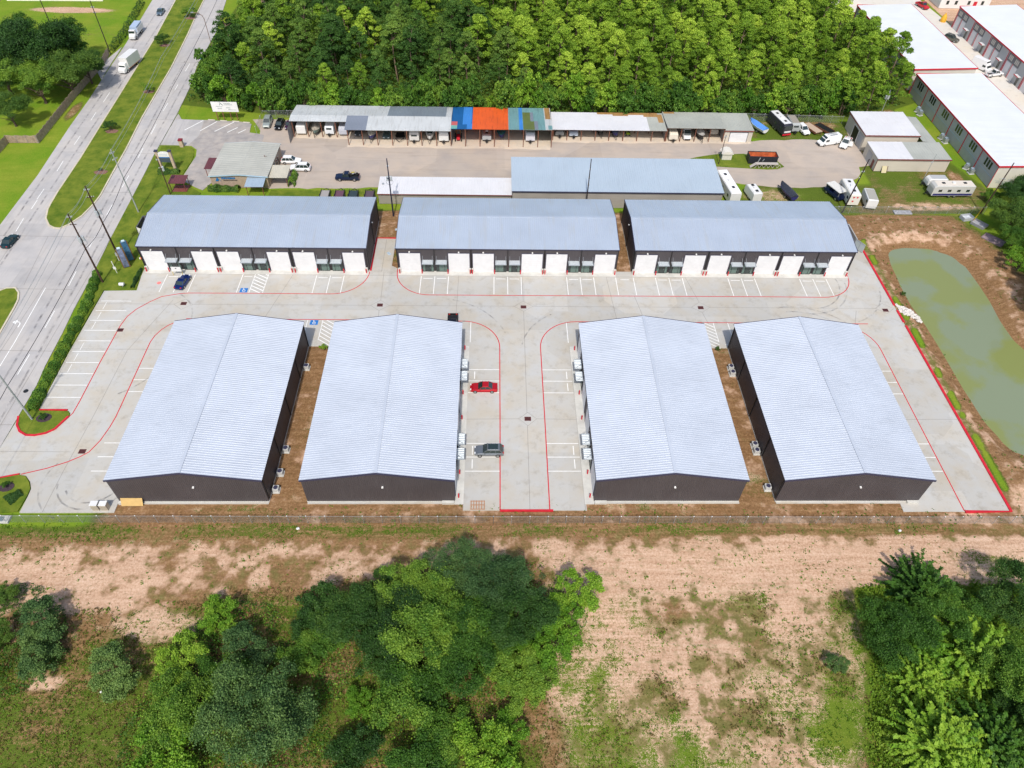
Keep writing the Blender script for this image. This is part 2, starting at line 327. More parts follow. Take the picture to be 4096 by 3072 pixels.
# top left lawn stays green, a sandy track
put((1-smooth(np.hypot((GX+138)/16, (GY-249)/3), 0.5, 1.1))*0.9, 0.1, 0.9, 0.2)
put((1-smooth(np.hypot((GX+128)/9, (GY-218)/2.2), 0.5, 1.1))*0.6, 0.4, 0.7, 0.3)
put((1-smooth(np.hypot((GX+110.6)/1.8, (GY-181)/7), 0.5, 1.1))*0.8, 0.2, 0.5, 0.8)
put((1-smooth(np.hypot((GX+80)/6, (GY-262)/10), 0.6, 1.1))*0.9, 0.1, 0.95, 0.2)
H_, W_ = GX.shape
def build_ground():
    vs = np.stack([GX.ravel(), GY.ravel(), GZ.ravel()], 1)
    idx = np.arange(H_*W_).reshape(H_, W_)
    q = np.stack([idx[:-1,:-1].ravel(), idx[:-1,1:].ravel(), idx[1:,1:].ravel(), idx[1:,:-1].ravel()], 1)
    me = bpy.data.meshes.new('ground'); me.vertices.add(len(vs)); me.vertices.foreach_set('co', vs.astype(np.float32).ravel())
    me.loops.add(q.size); me.loops.foreach_set('vertex_index', q.astype(np.int32).ravel())
    me.polygons.add(len(q)); me.polygons.foreach_set('loop_start', np.arange(0, q.size, 4, dtype=np.int32))
    me.polygons.foreach_set('use_smooth', np.ones(len(q), bool))
    me.update(calc_edges=True); me.validate()
    ca = me.color_attributes.new('cover', 'FLOAT_COLOR', 'POINT')
    c = np.stack([gr.ravel(), sa.ravel(), br.ravel(), np.ones(gr.size)], 1).astype(np.float32); ca.data.foreach_set('color', c.ravel())
    o = bpy.data.objects.new('ground', me); COL.objects.link(o); tag(o, None, None, None, 'structure')
    m = bpy.data.materials.new('ground_cover'); m.use_nodes = True; n = m.node_tree.nodes; l = m.node_tree.links; b = n['Principled BSDF']
    b.inputs['Roughness'].default_value = 0.95; b.inputs['Specular IOR Level'].default_value = 0.1
    at = n.new('ShaderNodeAttribute'); at.attribute_name = 'cover'; sp = n.new('ShaderNodeSeparateColor'); l.new(at.outputs['Color'], sp.inputs[0])
    geo = n.new('ShaderNodeNewGeometry')
    def nz(sc, det=5, rough=0.6, stretch=None):
        t = n.new('ShaderNodeTexNoise'); t.inputs['Scale'].default_value = sc; t.inputs['Detail'].default_value = det; t.inputs['Roughness'].default_value = rough
        if stretch:
            mp = n.new('ShaderNodeMapping'); mp.inputs['Scale'].default_value = stretch; l.new(geo.outputs['Position'], mp.inputs[0]); l.new(mp.outputs[0], t.inputs['Vector'])
        else: l.new(geo.outputs['Position'], t.inputs['Vector'])
        return t.outputs['Fac']
    def ramp(f, *st):
        r = n.new('ShaderNodeValToRGB'); e = r.color_ramp.elements
        e[0].position = st[0][0]; e[0].color = (*st[0][1], 1); e[1].position = st[-1][0]; e[1].color = (*st[-1][1], 1)
        for p, c_ in st[1:-1]: k = e.new(p); k.color = (*c_, 1)
        l.new(f, r.inputs[0]); return r.outputs[0]
    def math_(op, a, b_=None, c_=None):
        k = n.new('ShaderNodeMath'); k.operation = op
        for i, v in enumerate((a, b_, c_)):
            if v is None: continue
            if isinstance(v, (int, float)): k.inputs[i].default_value = v
            else: l.new(v, k.inputs[i])
        return k.outputs[0]
    def thr(w, f, k=2.2, soft=0.12):
        # weight above a noise threshold -> ragged patches
        a = math_('MULTIPLY_ADD', math_('SUBTRACT', f, 0.5), k, 0.5)
        r = n.new('ShaderNodeMapRange'); r.interpolation_type = 'SMOOTHSTEP'; r.inputs[1].default_value = -soft; r.inputs[2].default_value = soft
        l.new(math_('SUBTRACT', w, a), r.inputs[0]); return r.outputs[0]
    def mix(f, a, b_):
        k = n.new('ShaderNodeMix'); k.data_type = 'RGBA'; l.new(f, k.inputs[0]); l.new(a, k.inputs[6]); l.new(b_, k.inputs[7]); return k.outputs[2]
    fine = nz(3.2, 9, 0.78); med = nz(0.55, 6, 0.62); big = nz(0.11, 4); vfine = nz(9, 6, 0.7)
    rut = nz(1.0, 5, 0.7, (0.12, 1.6, 1)); fine0 = fine; fine = math_('MULTIPLY_ADD', rut, 0.35, math_('MULTIPLY', fine, 0.65))
    soil = ramp(fine, (0.3, (0.07, 0.038, 0.018)), (0.5, (0.235, 0.13, 0.06)), (0.68, (0.45, 0.29, 0.16)))
    sand = ramp(fine, (0.3, (0.18, 0.10, 0.055)), (0.44, (0.45, 0.275, 0.175)), (0.53, (0.60, 0.405, 0.28)), (0.7, (0.77, 0.57, 0.44)))
    olive = ramp(fine, (0.32, (0.07, 0.065, 0.02)), (0.5, (0.16, 0.14, 0.045)), (0.7, (0.29, 0.24, 0.10)))
    g1 = ramp(vfine, (0.3, (0.05, 0.11, 0.008)), (0.52, (0.14, 0.25, 0.015)), (0.72, (0.27, 0.37, 0.03)))
    g2 = ramp(fine, (0.3, (0.12, 0.19, 0.012)), (0.7, (0.29, 0.33, 0.04)))
    grass = mix(ramp(big, (0.38, (0,0,0)), (0.62, (1,1,1))), g1, g2)
    g3 = ramp(vfine, (0.3, (0.03, 0.055, 0.008)), (0.5, (0.085, 0.13, 0.015)), (0.72, (0.19, 0.23, 0.035)))
    grass = mix(ramp(sp.outputs[2], (0.25, (0,0,0)), (0.5, (1,1,1))), grass, g3)
    base = mix(thr(sp.outputs[2], med, 1.6, 0.25), olive, soil)
    base = mix(thr(sp.outputs[1], math_('MULTIPLY_ADD', med, 0.55, math_('MULTIPLY', fine, 0.45)), 2.6, 0.16), base, sand)
    # tyre tracks and scrapes in bare soil
    f2 = math_('MULTIPLY_ADD', vfine, 0.35, math_('MULTIPLY_ADD', fine, 0.40, math_('MULTIPLY', med, 0.25)))
    base = mix(thr(sp.outputs[0], f2, 3.4, 0.10), base, grass)
    l.new(base, b.inputs['Base Color'])
    bp = n.new('ShaderNodeBump'); bp.inputs['Strength'].default_value = 0.6; bp.inputs['Distance'].default_value = 0.15
    l.new(fine, bp.inputs['Height']); l.new(bp.outputs[0], b.inputs['Normal'])
    me.materials.append(m)
build_ground()
def gz(x, y):
    i = int(np.clip(np.searchsorted(gx, x)-1, 0, len(gx)-2)); j = int(np.clip(np.searchsorted(gy, y)-1, 0, len(gy)-2))
    return float(GZ[j, i])

# ------------------------------------------------------------------ water
def water_mat():
    m = bpy.data.materials.new('pond_water'); m.use_nodes = True; n = m.node_tree.nodes; l = m.node_tree.links; b = n['Principled BSDF']
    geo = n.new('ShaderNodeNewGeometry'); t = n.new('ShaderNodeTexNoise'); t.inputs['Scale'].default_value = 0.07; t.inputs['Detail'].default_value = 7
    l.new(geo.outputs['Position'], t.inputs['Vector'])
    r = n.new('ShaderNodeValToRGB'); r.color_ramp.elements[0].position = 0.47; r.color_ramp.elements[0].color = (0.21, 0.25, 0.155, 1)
    r.color_ramp.elements[1].position = 0.54; r.color_ramp.elements[1].color = (0.215, 0.245, 0.085, 1); l.new(t.outputs['Fac'], r.inputs[0]); l.new(r.outputs[0], b.inputs['Base Color'])  # yellow-green patches stand in for tree reflections, painted into the water colour
    b.inputs['Roughness'].default_value = 0.04; b.inputs['IOR'].default_value = 1.33; b.inputs['Specular IOR Level'].default_value = 0.8
    t2 = n.new('ShaderNodeTexNoise'); t2.inputs['Scale'].default_value = 1.6; l.new(geo.outputs['Position'], t2.inputs['Vector'])
    bp = n.new('ShaderNodeBump'); bp.inputs['Strength'].default_value = 0.12; l.new(t2.outputs['Fac'], bp.inputs['Height']); l.new(bp.outputs[0], b.inputs['Normal'])
    return m
mb = MB(); cx, cy = 92.5, 97.0
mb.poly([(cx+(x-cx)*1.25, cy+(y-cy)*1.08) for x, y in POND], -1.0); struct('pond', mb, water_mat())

# ------------------------------------------------------------------ pavement
def concrete_mat(name, c, warm, cool, sc=0.16, joints=None, streak=(1,1,1)):
    m = bpy.data.materials.new(name); m.use_nodes = True; n = m.node_tree.nodes; l = m.node_tree.links; b = n['Principled BSDF']; MATS[name] = m
    b.inputs['Roughness'].default_value = 0.8; b.inputs['Specular IOR Level'].default_value = 0.25
    geo = n.new('ShaderNodeNewGeometry')
    def nz(s, d, st=None, ro=0.6):
        t = n.new('ShaderNodeTexNoise'); t.inputs['Scale'].default_value = s; t.inputs['Detail'].default_value = d; t.inputs['Roughness'].default_value = ro
        if st:
            mp = n.new('ShaderNodeMapping'); mp.inputs['Scale'].default_value = st; l.new(geo.outputs['Position'], mp.inputs[0]); l.new(mp.outputs[0], t.inputs['Vector'])
        else: l.new(geo.outputs['Position'], t.inputs['Vector'])
        return t.outputs['Fac']
    def mixc(f, a, b_, lo=0.4, hi=0.65, amt=1.0):
        r = n.new('ShaderNodeMapRange'); r.inputs[1].default_value = lo; r.inputs[2].default_value = hi; r.inputs[4].default_value = amt; l.new(f, r.inputs[0])
        k = n.new('ShaderNodeMix'); k.data_type = 'RGBA'; l.new(r.outputs[0], k.inputs[0])
        if isinstance(a, tuple): k.inputs[6].default_value = (*a, 1)
        else: l.new(a, k.inputs[6])
        k.inputs[7].default_value = (*b_, 1); return k.outputs[2]
    # separately poured bays differ a little in tone
    vo = n.new('ShaderNodeTexVoronoi'); vo.inputs['Scale'].default_value = 0.07; vo.distance = 'CHEBYCHEV'; l.new(geo.outputs['Position'], vo.inputs['Vector'])
    o = mixc(nz(sc, 5), c, warm, 0.42, 0.68, 0.8)
    o = mixc(nz(sc*1.9, 6), o, cool, 0.45, 0.72, 0.7)
    o = mixc(nz(0.5, 8, streak, 0.75), o, tuple(x*0.62 for x in warm), 0.52, 0.80, 0.8)
    o = mixc(nz(0.9, 9, (1,1,1), 0.8), o, tuple(x*0.45 for x in c), 0.60, 0.85, 0.6)
    hs = n.new('ShaderNodeHueSaturation'); l.new(o, hs.inputs['Color'])
    sc_ = n.new('ShaderNodeSeparateColor'); l.new(vo.outputs['Color'], sc_.inputs[0])
    r = n.new('ShaderNodeMapRange'); r.inputs[3].default_value = 0.93; r.inputs[4].default_value = 1.05; l.new(sc_.outputs[0], r.inputs[0]); l.new(r.outputs[0], hs.inputs['Value'])
    l.new(hs.outputs[0], b.inputs['Base Color'])
    bp = n.new('ShaderNodeBump'); bp.inputs['Strength'].default_value = 0.08; l.new(nz(12, 4), bp.inputs['Height']); l.new(bp.outputs[0], b.inputs['Normal'])
    return m
M_LOT = concrete_mat('parking_concrete', (0.485, 0.47, 0.435), (0.475, 0.42, 0.335), (0.48, 0.488, 0.49))
M_ROAD = concrete_mat('road_concrete', (0.46, 0.44, 0.43), (0.49, 0.455, 0.42), (0.34, 0.335, 0.345), 0.12, streak=(1.6, 0.10, 1))
M_GRAVEL = concrete_mat('gravel_dirt', (0.44, 0.375, 0.32), (0.49, 0.40, 0.32), (0.35, 0.31, 0.285), 0.10, streak=(0.16, 1.5, 1))
M_OLDAS = concrete_mat('old_asphalt', (0.36, 0.335, 0.32), (0.48, 0.42, 0.37), (0.24, 0.23, 0.235), 0.3)
M_BRIGHT = concrete_mat('far_concrete', (0.68, 0.64, 0.57), (0.70, 0.62, 0.5), (0.66, 0.65, 0.63), 0.06)
M_LAWN = mat('lawn_grass', (0.070, 0.130, 0.012), 0.95, col2=(0.20, 0.235, 0.030), vscale=0.34, bump=0.8, bscale=14, spec=0.1, detail=10)
ZP = 0.02
lot = [(-69.9,108.7),(-70.6,114.1),(-70.4,126),(-21,126.3),(-21,117),(-19,115.6),(79.1,115.6),(79.1,58.1),(62.5,58.1),(62.5,59.6),(43.3,59.6),(43.3,93.4),(37.6,93.4),(37.6,59.6),(14.1,59.6),(14.1,58.4),(-4.6,58.4),(-4.6,59.6),(-28,59.6),(-28,93.4),(-33.8,93.4),(-33.8,59.6),(-56.2,59.6),(-56.2,58.1),(-70,58.1),(-70,60.9),(-70.1,62.3),(-70.8,63.6),(-71.9,64.7),(-73.2,65),(-75.7,64.3),(-78.5,63.9),(-78.2,76.3),(-77.6,74.8),(-76.6,73.5),(-75.4,72.7),(-74,72.6),(-72.4,73.1),(-71.2,73.8),(-70,76.5),(-70.2,77.3),(-70.8,77.9),(-75.7,77.9),(-76.1,92.1),(-76.1,108.5)]
mb = MB(); mb.prism(lot, -0.25, ZP); struct('parking_lot', mb, M_LOT)
mb = MB()
for x0, x1 in ((-70.3,-21.0),(28.1,78.9)): mb.prism([(x0,115.0),(x1,115.0),(x1,126.3 if x1 < 0 else 126.2),(x0,126.3 if x1 < 0 else 126.2)] if x1 < 0 else [(72.8,115.0),(79.1,115.0),(79.1,126.2),(72.8,126.2)], -0.24, ZP-0.004)
struct('side_pavement', mb, M_LOT)
mb = MB()   # raised walk in front of the doors
for x0, x1 in ((-70.0,-25.4),(-19.4,24.8),(28.2,72.8)): mb.box(x0, 113.9, -0.2, x1, 115.25, ZP+0.012)
for x0, x1, y0, y1 in ((-5.9,-4.55,59.5,93.6),(13.9,15.3,59.5,93.6)): mb.box(x0, y0, -0.2, x1, y1, ZP+0.012)
struct('building_apron', mb, M_CONC)
# main road
roadL = [(-119,300),(-115.1,258.5),(-111.6,222.5),(-110.2,202),(-109.0,187.3),(-108.2,172),(-107.2,158.7),(-106.5,149.8),(-106,130),(-105.6,100),(-105,60),(-105,0)]
roadR = [(-77.2,0),(-78,60),(-78.4,70.2),(-78.4,83.5),(-78.9,88.2),(-79.3,96.7),(-79.8,103.1),(-80.2,113.5),(-81,125),(-81.6,137.5),(-82.3,150.9),(-82.8,159.2),(-83.4,180.2),(-84.5,195),(-86.2,208),(-87.2,232.7),(-90.8,259.6),(-94,300)]
mb = MB(); mb.prism(roadL+roadR, -0.25, ZP-0.006); struct('road', mb, M_ROAD)
def median(name, pts, kerbm):
    mb = MB(); mb.prism(pts, -0.2, 0.14); struct(name, mb, M_LAWN)
    mb = MB(); mb.ribbon(pts, 0.32, 0.17, -0.1, closed=True); struct('kerb', mb, kerbm)
M_KERB = mat('pale_kerb', (0.56, 0.50, 0.38), 0.8, var=0.15, vscale=1)
med1 = [(-99.6,157.4),(-99.0,142.7),(-98.6,138.1),(-98.3,135.8),(-97.3,132.4),(-95.6,129.9),(-94.2,129.0),(-92.8,128.8),(-91.5,130.3),(-90,133.5),(-89.2,138),(-89.0,141.4),(-89.6,150.1),(-90.3,162),(-91.7,177.5),(-93.2,207.1),(-95.2,230),(-97.0,246.5),(-98.1,259.3),(-103,300),(-112,300),(-107.4,258.8),(-105.5,239.3),(-104.4,228.5),(-103.3,212.0),(-101.8,190),(-100.7,173.1)]
median('median', med1, M_KERB)
med2 = [(-97.5,20),(-97,104),(-96.6,107),(-95.9,108.3),(-95.0,109.0),(-93.4,109.1),(-92.1,107.7),(-91.3,105.6),(-91.0,103.4),(-90.5,96.4),(-89.6,85),(-89.4,20)]
median('median', med2, M_KERB)
isl = [(-75.6,77.8),(-70.8,77.7),(-70.2,77.2),(-70.1,76.5),(-71.2,74.0),(-72.4,73.2),(-74.0,72.8),(-75.4,72.9),(-76.6,73.6),(-77.6,74.9),(-78.1,76.4),(-78.1,79),(-77.2,92.1),(-78.2,108.5),(-79.4,113),(-76.2,108.8),(-76.3,92.1)]
mb = MB(); mb.prism(isl, -0.2, 0.12); struct('verge', mb, M_LAWN)
isl2 = [(-78.3,63.9),(-75.7,64.2),(-73.2,64.9),(-71.9,64.6),(-70.9,63.5),(-70.2,62.3),(-70.1,60.9),(-70.3,58.3),(-79,57.5)]
mb = MB(); mb.prism(isl2, -0.2, 0.12); struct('verge', mb, M_LAWN)
mb = MB(); mb.prism([(-70.2,108.9),(-76.2,108.7),(-79.6,113.5),(-80.3,118),(-81.0,126),(-81.6,138),(-82.2,151),(-82.5,160),(-73.2,148),(-67,143),(-67.5,134),(-71,133),(-70.6,115)], -0.2, 0.05); struct('verge', mb, M_LAWN)
# red kerbs (raised) and painted fire lane lines (flush)
mb = MB()
mb.ribbon([(79.15,126.4),(79.15,105.6)], 0.42, 0.16, -0.1); mb.ribbon([(79.15,104.1),(79.15,100.7)], 0.42, 0.16, -0.1); mb.ribbon([(79.15,99.7),(79.15,58.1),(72.0,58.05)], 0.42, 0.16, -0.1)
mb.ribbon([(-25.1,115.3),(-25.1,126.35),(-20.9,126.35)], 0.3, 0.16, -0.1)
mb.ribbon([(-70.9,78.0),(-75.5,78.0)], 0.22, 0.16, -0.1)
mb.ribbon([(-70.2,76.6),(-71.3,73.9),(-72.4,73.05),(-74.0,72.6),(-75.4,72.65),(-76.7,73.4),(-77.7,74.7),(-78.3,76.6)], 0.34, 0.17, -0.1)
mb.ribbon([(-79,63.9),(-75.7,64.3),(-73.0,65.0)], 0.26, 0.16, -0.1)
mb.ribbon([(1.0,58.35),(9.0,58.35)], 0.3, 0.16, -0.1)
mb.ribbon([(75.2,126.3),(72.9,126.3)], 0.2, 0.1, -0.1)
struct('red_kerb', mb, M_RED)
def arc(cx, cy, r, a0, a1, n=10): return [(cx+r*math.cos(R(a0+(a1-a0)*i/n)), cy+r*math.sin(R(a0+(a1-a0)*i/n))) for i in range(n+1)]
zl = ZP+0.005
mb = MB()
W = 0.17
mb.ribbon([(-25.4,115)]+arc(-32.2,114.9,6.9,0,-90,12)+[(-46.6,108.05),(-59.5,108.0)]+[(-61.3,107.8),(-64.5,106.9),(-66.3,105.3),(-68.1,103.2),(-69.1,101.2),(-69.5,98.7),(-69.6,94.0),(-69.7,89.3),(-69.7,79.8),(-69.8,77.3),(-70.3,76.2)], W, zl)
mb.ribbon([(-19.7,116)]+arc(-12.7,114.9,7.0,180,270,12)+[(3.5,107.9),(30,107.95),(54.6,108)]+arc(65.9,114.9,6.95,-90,0,12)+[(72.9,115.2)], W, zl)
mb.ribbon([(-56.2,100.7)]+[(-59.2,99.9),(-60.6,98.9),(-61.6,97.6),(-62.3,96.0),(-62.6,94.3),(-62.6,92),(-62.5,79),(-62.5,76.5),(-62.7,74.3),(-63.2,71.6),(-64.1,69.3),(-65.1,68.4),(-66.6,67.4),(-69.4,66.1),(-72.8,65)], W, zl)
mb.ribbon([(-58,100.6),(-27.3,100.55),(-5.5,100.35)]+arc(-6,93.3,7.05,90,0,12)+[(1.05,75),(1.0,58.4)], W, zl)
mb.ribbon([(72,100.2),(43,100.3),(16,100.35)]+arc(15.6,93.3,7.05,90,180,12)+[(8.55,75),(8.5,58.4)], W, zl)
mb.ribbon(arc(64.9,93.2,7.0,90,0,10)+[(71.9,80),(71.95,58.2)], W, zl)
struct('fire_lane_line', mb, M_RED)
mb = MB(); w = 0.12
def line(x0, y0, x1, y1, w=0.14): mb.ribbon([(x0,y0),(x1,y1)], w, zl)
for y in (105.5,102.75,100.0,97.3,94.5,91.75,89.0,86.3,83.6,80.8): line(-75.6, y, -69.85, y)
for y in (104.1,101.4,98.6,93.1,90.4,87.6): line(-74.4, y-1.0, -74.4, y+1.0, 0.1)
PAIRS = {'A': (-62.7,-47.9,-33.0), 'B': (-12.0,2.7,17.45), 'C': (35.6,50.5,65.3)}
for k, cs in PAIRS.items():
    for c in cs:
        if k == 'A' and c == -47.9:
            line(-50.5,108.2,-50.5,113.9); line(-48.05,108.2,-48.05,113.9); line(-45.4,108.2,-45.4,113.9); line(-50.1,113.2,-48.5,113.2,0.16)
            for i in range(7):
                x0, y0, x1, y1 = -48.0, 109.4+i*0.95, -45.45, 107.9+i*0.95
                if y1 < 108.2: t = (108.2-y0)/(y1-y0); x1 = x0+(x1-x0)*t; y1 = 108.2
                if y0 > 113.9: t = (113.9-y0)/(y1-y0); x0 = x0+(x1-x0)*t; y0 = 113.9
                line(x0,y0,x1,y1,0.22)
            continue
        for d in (-2.75, 0, 2.75): line(c+d,108.2,c+d,113.7)
        for d in (-1.37, 1.37): line(c+d-0.95,113.0,c+d+0.95,113.0,0.16)
line(24.7,108.2,24.7,113.7); line(28.3,108.2,28.3,113.7); line(25.6,113.0,27.4,113.0,0.16)
for y in (87.65,84.9,82.15,71.1,68.35,65.6):
    line(-4.5,y,0.95,y); line(8.6,y,13.8,y); line(-62.4,y,-56.3,y); line(65.6,y,71.8,y)
for y in (86.3,83.5,69.7,67.0):
    line(-3.4,y-0.9,-3.4,y+0.9,0.16); line(12.9,y-0.9,12.9,y+0.9,0.16); line(-58.2,y-0.9,-58.2,y+0.9,0.14)
line(-4.4,100.2,-4.4,94.6); line(13.75,100.2,13.75,94.6)
line(-35.2,100.4,-35.2,94.9); line(-32.35,100.4,-32.35,95.0)
for i in range(7):
    x0, y0, x1, y1 = -32.3, 100.9-i*0.95, -29.7, 99.0-i*0.95
    if y0 > 100.4: t = (100.4-y0)/(y1-y0); x0 = x0+(x1-x0)*t; y0 = 100.4
    line(x0,y0,x1,y1,0.18)
line(41.95,100.3,41.95,95.0); line(44.75,100.3,44.75,94.9); line(43.0,94.3,44.2,94.3)
for i in range(7):
    x0, y0, x1, y1 = 39.2, 100.9-i*0.95, 41.9, 99.0-i*0.95
    if y0 > 100.4: t = (100.4-y0)/(y1-y0); x0 = x0+(x1-x0)*t; y0 = 100.4
    line(x0,y0,x1,y1,0.18)
struct('parking_marking', mb, M_WHITEP)
# accessible bay symbols
M_BLUE = mat('blue_road_paint', (0.02, 0.17, 0.50), 0.7, var=0.1)
def ada(cx, cy, name='accessible_symbol'):
    mb = MB(); mb.use(M_BLUE).box(cx-0.75, cy-0.65, -0.05, cx+0.75, cy+0.65, zl+0.001)
    mb.use(M_WHITEP); z = zl+0.005
    mb.ribbon([(cx+0.05+0.3*math.cos(R(a)), cy-0.12+0.3*math.sin(R(a))) for a in range(100, 361, 20)], 0.1, z)
    mb.ribbon([(cx-0.12,cy+0.38),(cx-0.1,cy+0.02),(cx+0.22,cy+0.0),(cx+0.36,cy-0.32)], 0.11, z)
    mb.poly([(cx-0.13+0.1*math.cos(a*0.785), cy+0.5+0.1*math.sin(a*0.785)) for a in range(8)], z)
    mb.ribbon([(cx-0.12,cy+0.2),(cx+0.2,cy+0.18)], 0.08, z+0.001)
    struct('road_symbol', mb)
ada(-49.2,108.95); ada(-33.9,99.75)
# lane dashes on the road
mb = MB()
for a, b in (((-102.0,136),(-102.2,139.5)),((-101.6,127.6),(-102.1,132.4)),((-102.4,139.8),(-102.6,144.0)),((-102.8,151.5),(-103.2,156.1)),((-103.6,163.7),(-103.8,168.0)),((-104.2,176.0),(-104.5,180.3)),((-104.7,185.9),(-105.0,191.5)),
             ((-88.8,210.2),(-88.6,205.2)),((-88.2,196.8),(-88.0,193.3)),((-87.6,185.9),(-87.5,181.4)),((-87.0,174.3),(-86.7,169.2)),((-86.4,162.4),(-86.1,157.8)),((-85.6,150),(-85.4,145)),((-85.1,138.0),(-84.9,134.0)),((-84.4,126.2),(-84.2,122.3)),((-83.8,114.4),(-83.5,109.9)),((-83.2,102.6),(-83.0,97.9)),((-82.8,91),(-82.7,86)),((-82.5,79),(-82.4,74)),((-87.7,109.3),(-86.8,94)),((-86.8,94),(-86.4,78))):
    mb.ribbon([a, b], 0.15, ZP+0.002)
mb.ribbon([(-88.0,98.0),(-88.0,98.9),(-88.3,99.4),(-88.9,99.5)], 0.22, ZP+0.002); mb.poly([(-89.6,99.4),(-88.8,98.8),(-88.8,100.1)], ZP+0.004)
struct('road_marking', mb, M_WHITEP)
# expansion joints
M_JOINT = mat('joint_sealant', (0.22, 0.20, 0.18), 0.9); M_JOINT2 = mat('wide_joint', (0.13, 0.125, 0.12), 0.9, var=0.4, vscale=0.7)
mb = MB(); zj = ZP+0.003
def joint(pts, w=0.055): mb.ribbon(pts, w, zj)
GR = [(-59.7,104.9),(-22.1,104.8),(5.7,104.5),(40.4,104.6),(76.9,104.2)]
prev = -76
for x, y in GR:
    joint([(prev,104.7),(x-1.8,104.7)]); prev = x+1.8
    joint([(x-1.8,104.7),(x,106.2),(x+1.8,104.7),(x,103.2),(x-1.8,104.7)])
joint([(-22.1,106.2),(-22.4,115)]); joint([(-22.1,103.2),(-22,100.6)]); joint([(-22.9,115),(-23,126)]); joint([(5.7,106.2),(5.6,113.9)]); joint([(5.7,103.2),(5.6,77.7)]); joint([(5.6,74.9),(5.5,58.5)])
joint([(5.7,77.7),(7.2,76.3),(5.7,74.8),(4.2,76.3),(5.7,77.7)]); joint([(-4.5,76.2),(4.2,76.3)]); joint([(7.2,76.3),(13.9,76.2)])
joint([(40.4,106.2),(39,113.9)]); joint([(40.4,103.2),(41,100)]); joint([(-40.5,113.9),(-43.5,100.6)]); joint([(-7.2,113.9),(-7.3,101.5)]); joint([(22.8,113.9),(23.5,101)]); joint([(27.8,108),(28.8,101)])
joint([(71,104),(69,99)]); joint([(65.9,76.3),(78.9,76.4)]); joint([(-62,106),(-66,92),(-66.2,77),(-66.6,66),(-66.7,58.2)]); joint([(-56.3,92.4),(-76,92.4)]); joint([(-78,69.4),(-67,69.3)]); joint([(-4.6,93.6),(-4.6,58.5)],0.07); joint([(13.9,93.6),(13.9,58.5)],0.07)
joint([(-70,113.88),(73,113.88)],0.07)
for y in (75,92,109,126,143,160,177,194,211,228): joint([(-105.5,y+0.2),(-78.6 if y < 100 else -82.4,y-0.2)],0.07)
for xs in ((-100.6,126,-97.6,60),(-94.2,126,-92.2,110),(-88.3,137,-88.2,60),(-86.8,240,-81.2,138),(-81.2,138,-80.2,60)): joint([(xs[0],xs[1]),(xs[2],xs[3])],0.06)
struct('pavement_joint', mb, M_JOINT)
# tyre marks
def tyre_mat():
    m = bpy.data.materials.new('tyre_mark'); m.use_nodes = True; n = m.node_tree.nodes; l = m.node_tree.links; b = n['Principled BSDF']
    b.inputs['Base Color'].default_value = (0.16, 0.155, 0.16, 1); b.inputs['Roughness'].default_value = 0.9
    g = n.new('ShaderNodeNewGeometry'); t = n.new('ShaderNodeTexNoise'); t.inputs['Scale'].default_value = 0.7; t.inputs['Detail'].default_value = 6; l.new(g.outputs['Position'], t.inputs['Vector'])
    r = n.new('ShaderNodeMapRange'); r.inputs[1].default_value = 0.4; r.inputs[2].default_value = 0.8; r.inputs[4].default_value = 0.6; l.new(t.outputs['Fac'], r.inputs[0]); l.new(r.outputs[0], b.inputs['Alpha'])
    return m
mb = MB(); zt = ZP+0.007
for cx_, cy_, r_, a0, a1 in ((62,112.5,9.5,-90,0),(62,112.5,8.1,-80,10),(58,92,13,100,20),(58,92,11.6,95,15),(-61,64.2,4.4,-150,60),(-61,64.2,5.6,-170,80),(-62,63.6,7,150,260),(-12,92,15,75,20),(17,92,12,120,170),(-70,92,12,-60,20),(-66,100,9,-20,60),(66,112,12,-70,-10)):
    mb.ribbon(arc(cx_, cy_, r_, a0, a1, 18), 0.26, zt); zt += 0.0015
for off in (-1.7,1.6):
    mb.ribbon([(-88.9+off,212),(-87.4+off,182),(-86.2+off,160),(-84.9+off,136),(-83.8+off,112),(-82.9+off,90),(-82.2+off,62)], 0.4, zt); zt += .0012
    mb.ribbon([(-109+off,255),(-107.2+off,225),(-105+off,192),(-103.7+off,166),(-102.6+off,142),(-101.4+off,122),(-100.3+off,98)], 0.4, zt); zt += .0012
struct('tyre_mark', mb, tyre_mat())
# yard of the old storage facility
def wobble(pts, amp=0.45, step=2.0, seed=3):
    out = []; r = random.Random(seed)
    for a, b in zip(pts, pts[1:]+pts[:1]):
        L_ = math.hypot(b[0]-a[0], b[1]-a[1]); k = max(1, int(L_/step))
        for i in range(k): t = i/k; out.append((a[0]+(b[0]-a[0])*t+r.uniform(-amp, amp), a[1]+(b[1]-a[1])*t+r.uniform(-amp, amp)))
    return out
yard = [(-63,177.5),(-59.6,171.5),(-59.5,169.8),(-62.5,170.7),(-66,171),(-60,160),(-52,160),(-52,145),(-36.8,145.6),(-27,146),(4,146),(4,151),(52,150.5),(56.4,150.0),(61.3,148.8),(70.9,147.7),(80.8,148.5),(85.1,150.3),(88.3,152.6),(90.4,157.2),(93,158),(93,176),(91.5,167.5),(88,168.5),(83,170.6),(77.3,170.4),(66,169.5),(66,181),(-50,181),(-51,177.5)]
mb = MB(); mb.prism(wobble(yard, 0.3), -0.3, 0.0); struct('gravel_yard', mb, M_GRAVEL)
mb = MB(); mb.prism(wobble([(-82.7,164.1),(-79,164.2),(-75,163.8),(-73.2,162.1),(-72.7,158.9),(-73.1,148.3),(-67,144.2),(-65,149),(-65,159),(-58,161),(-58.5,169.6),(-62.5,170.7),(-63,175.1),(-64.3,176),(-75.5,177),(-81.4,177.1),(-83.2,180),(-82.9,170)],0.12), -0.3, 0.014); struct('driveway', mb, M_OLDAS)
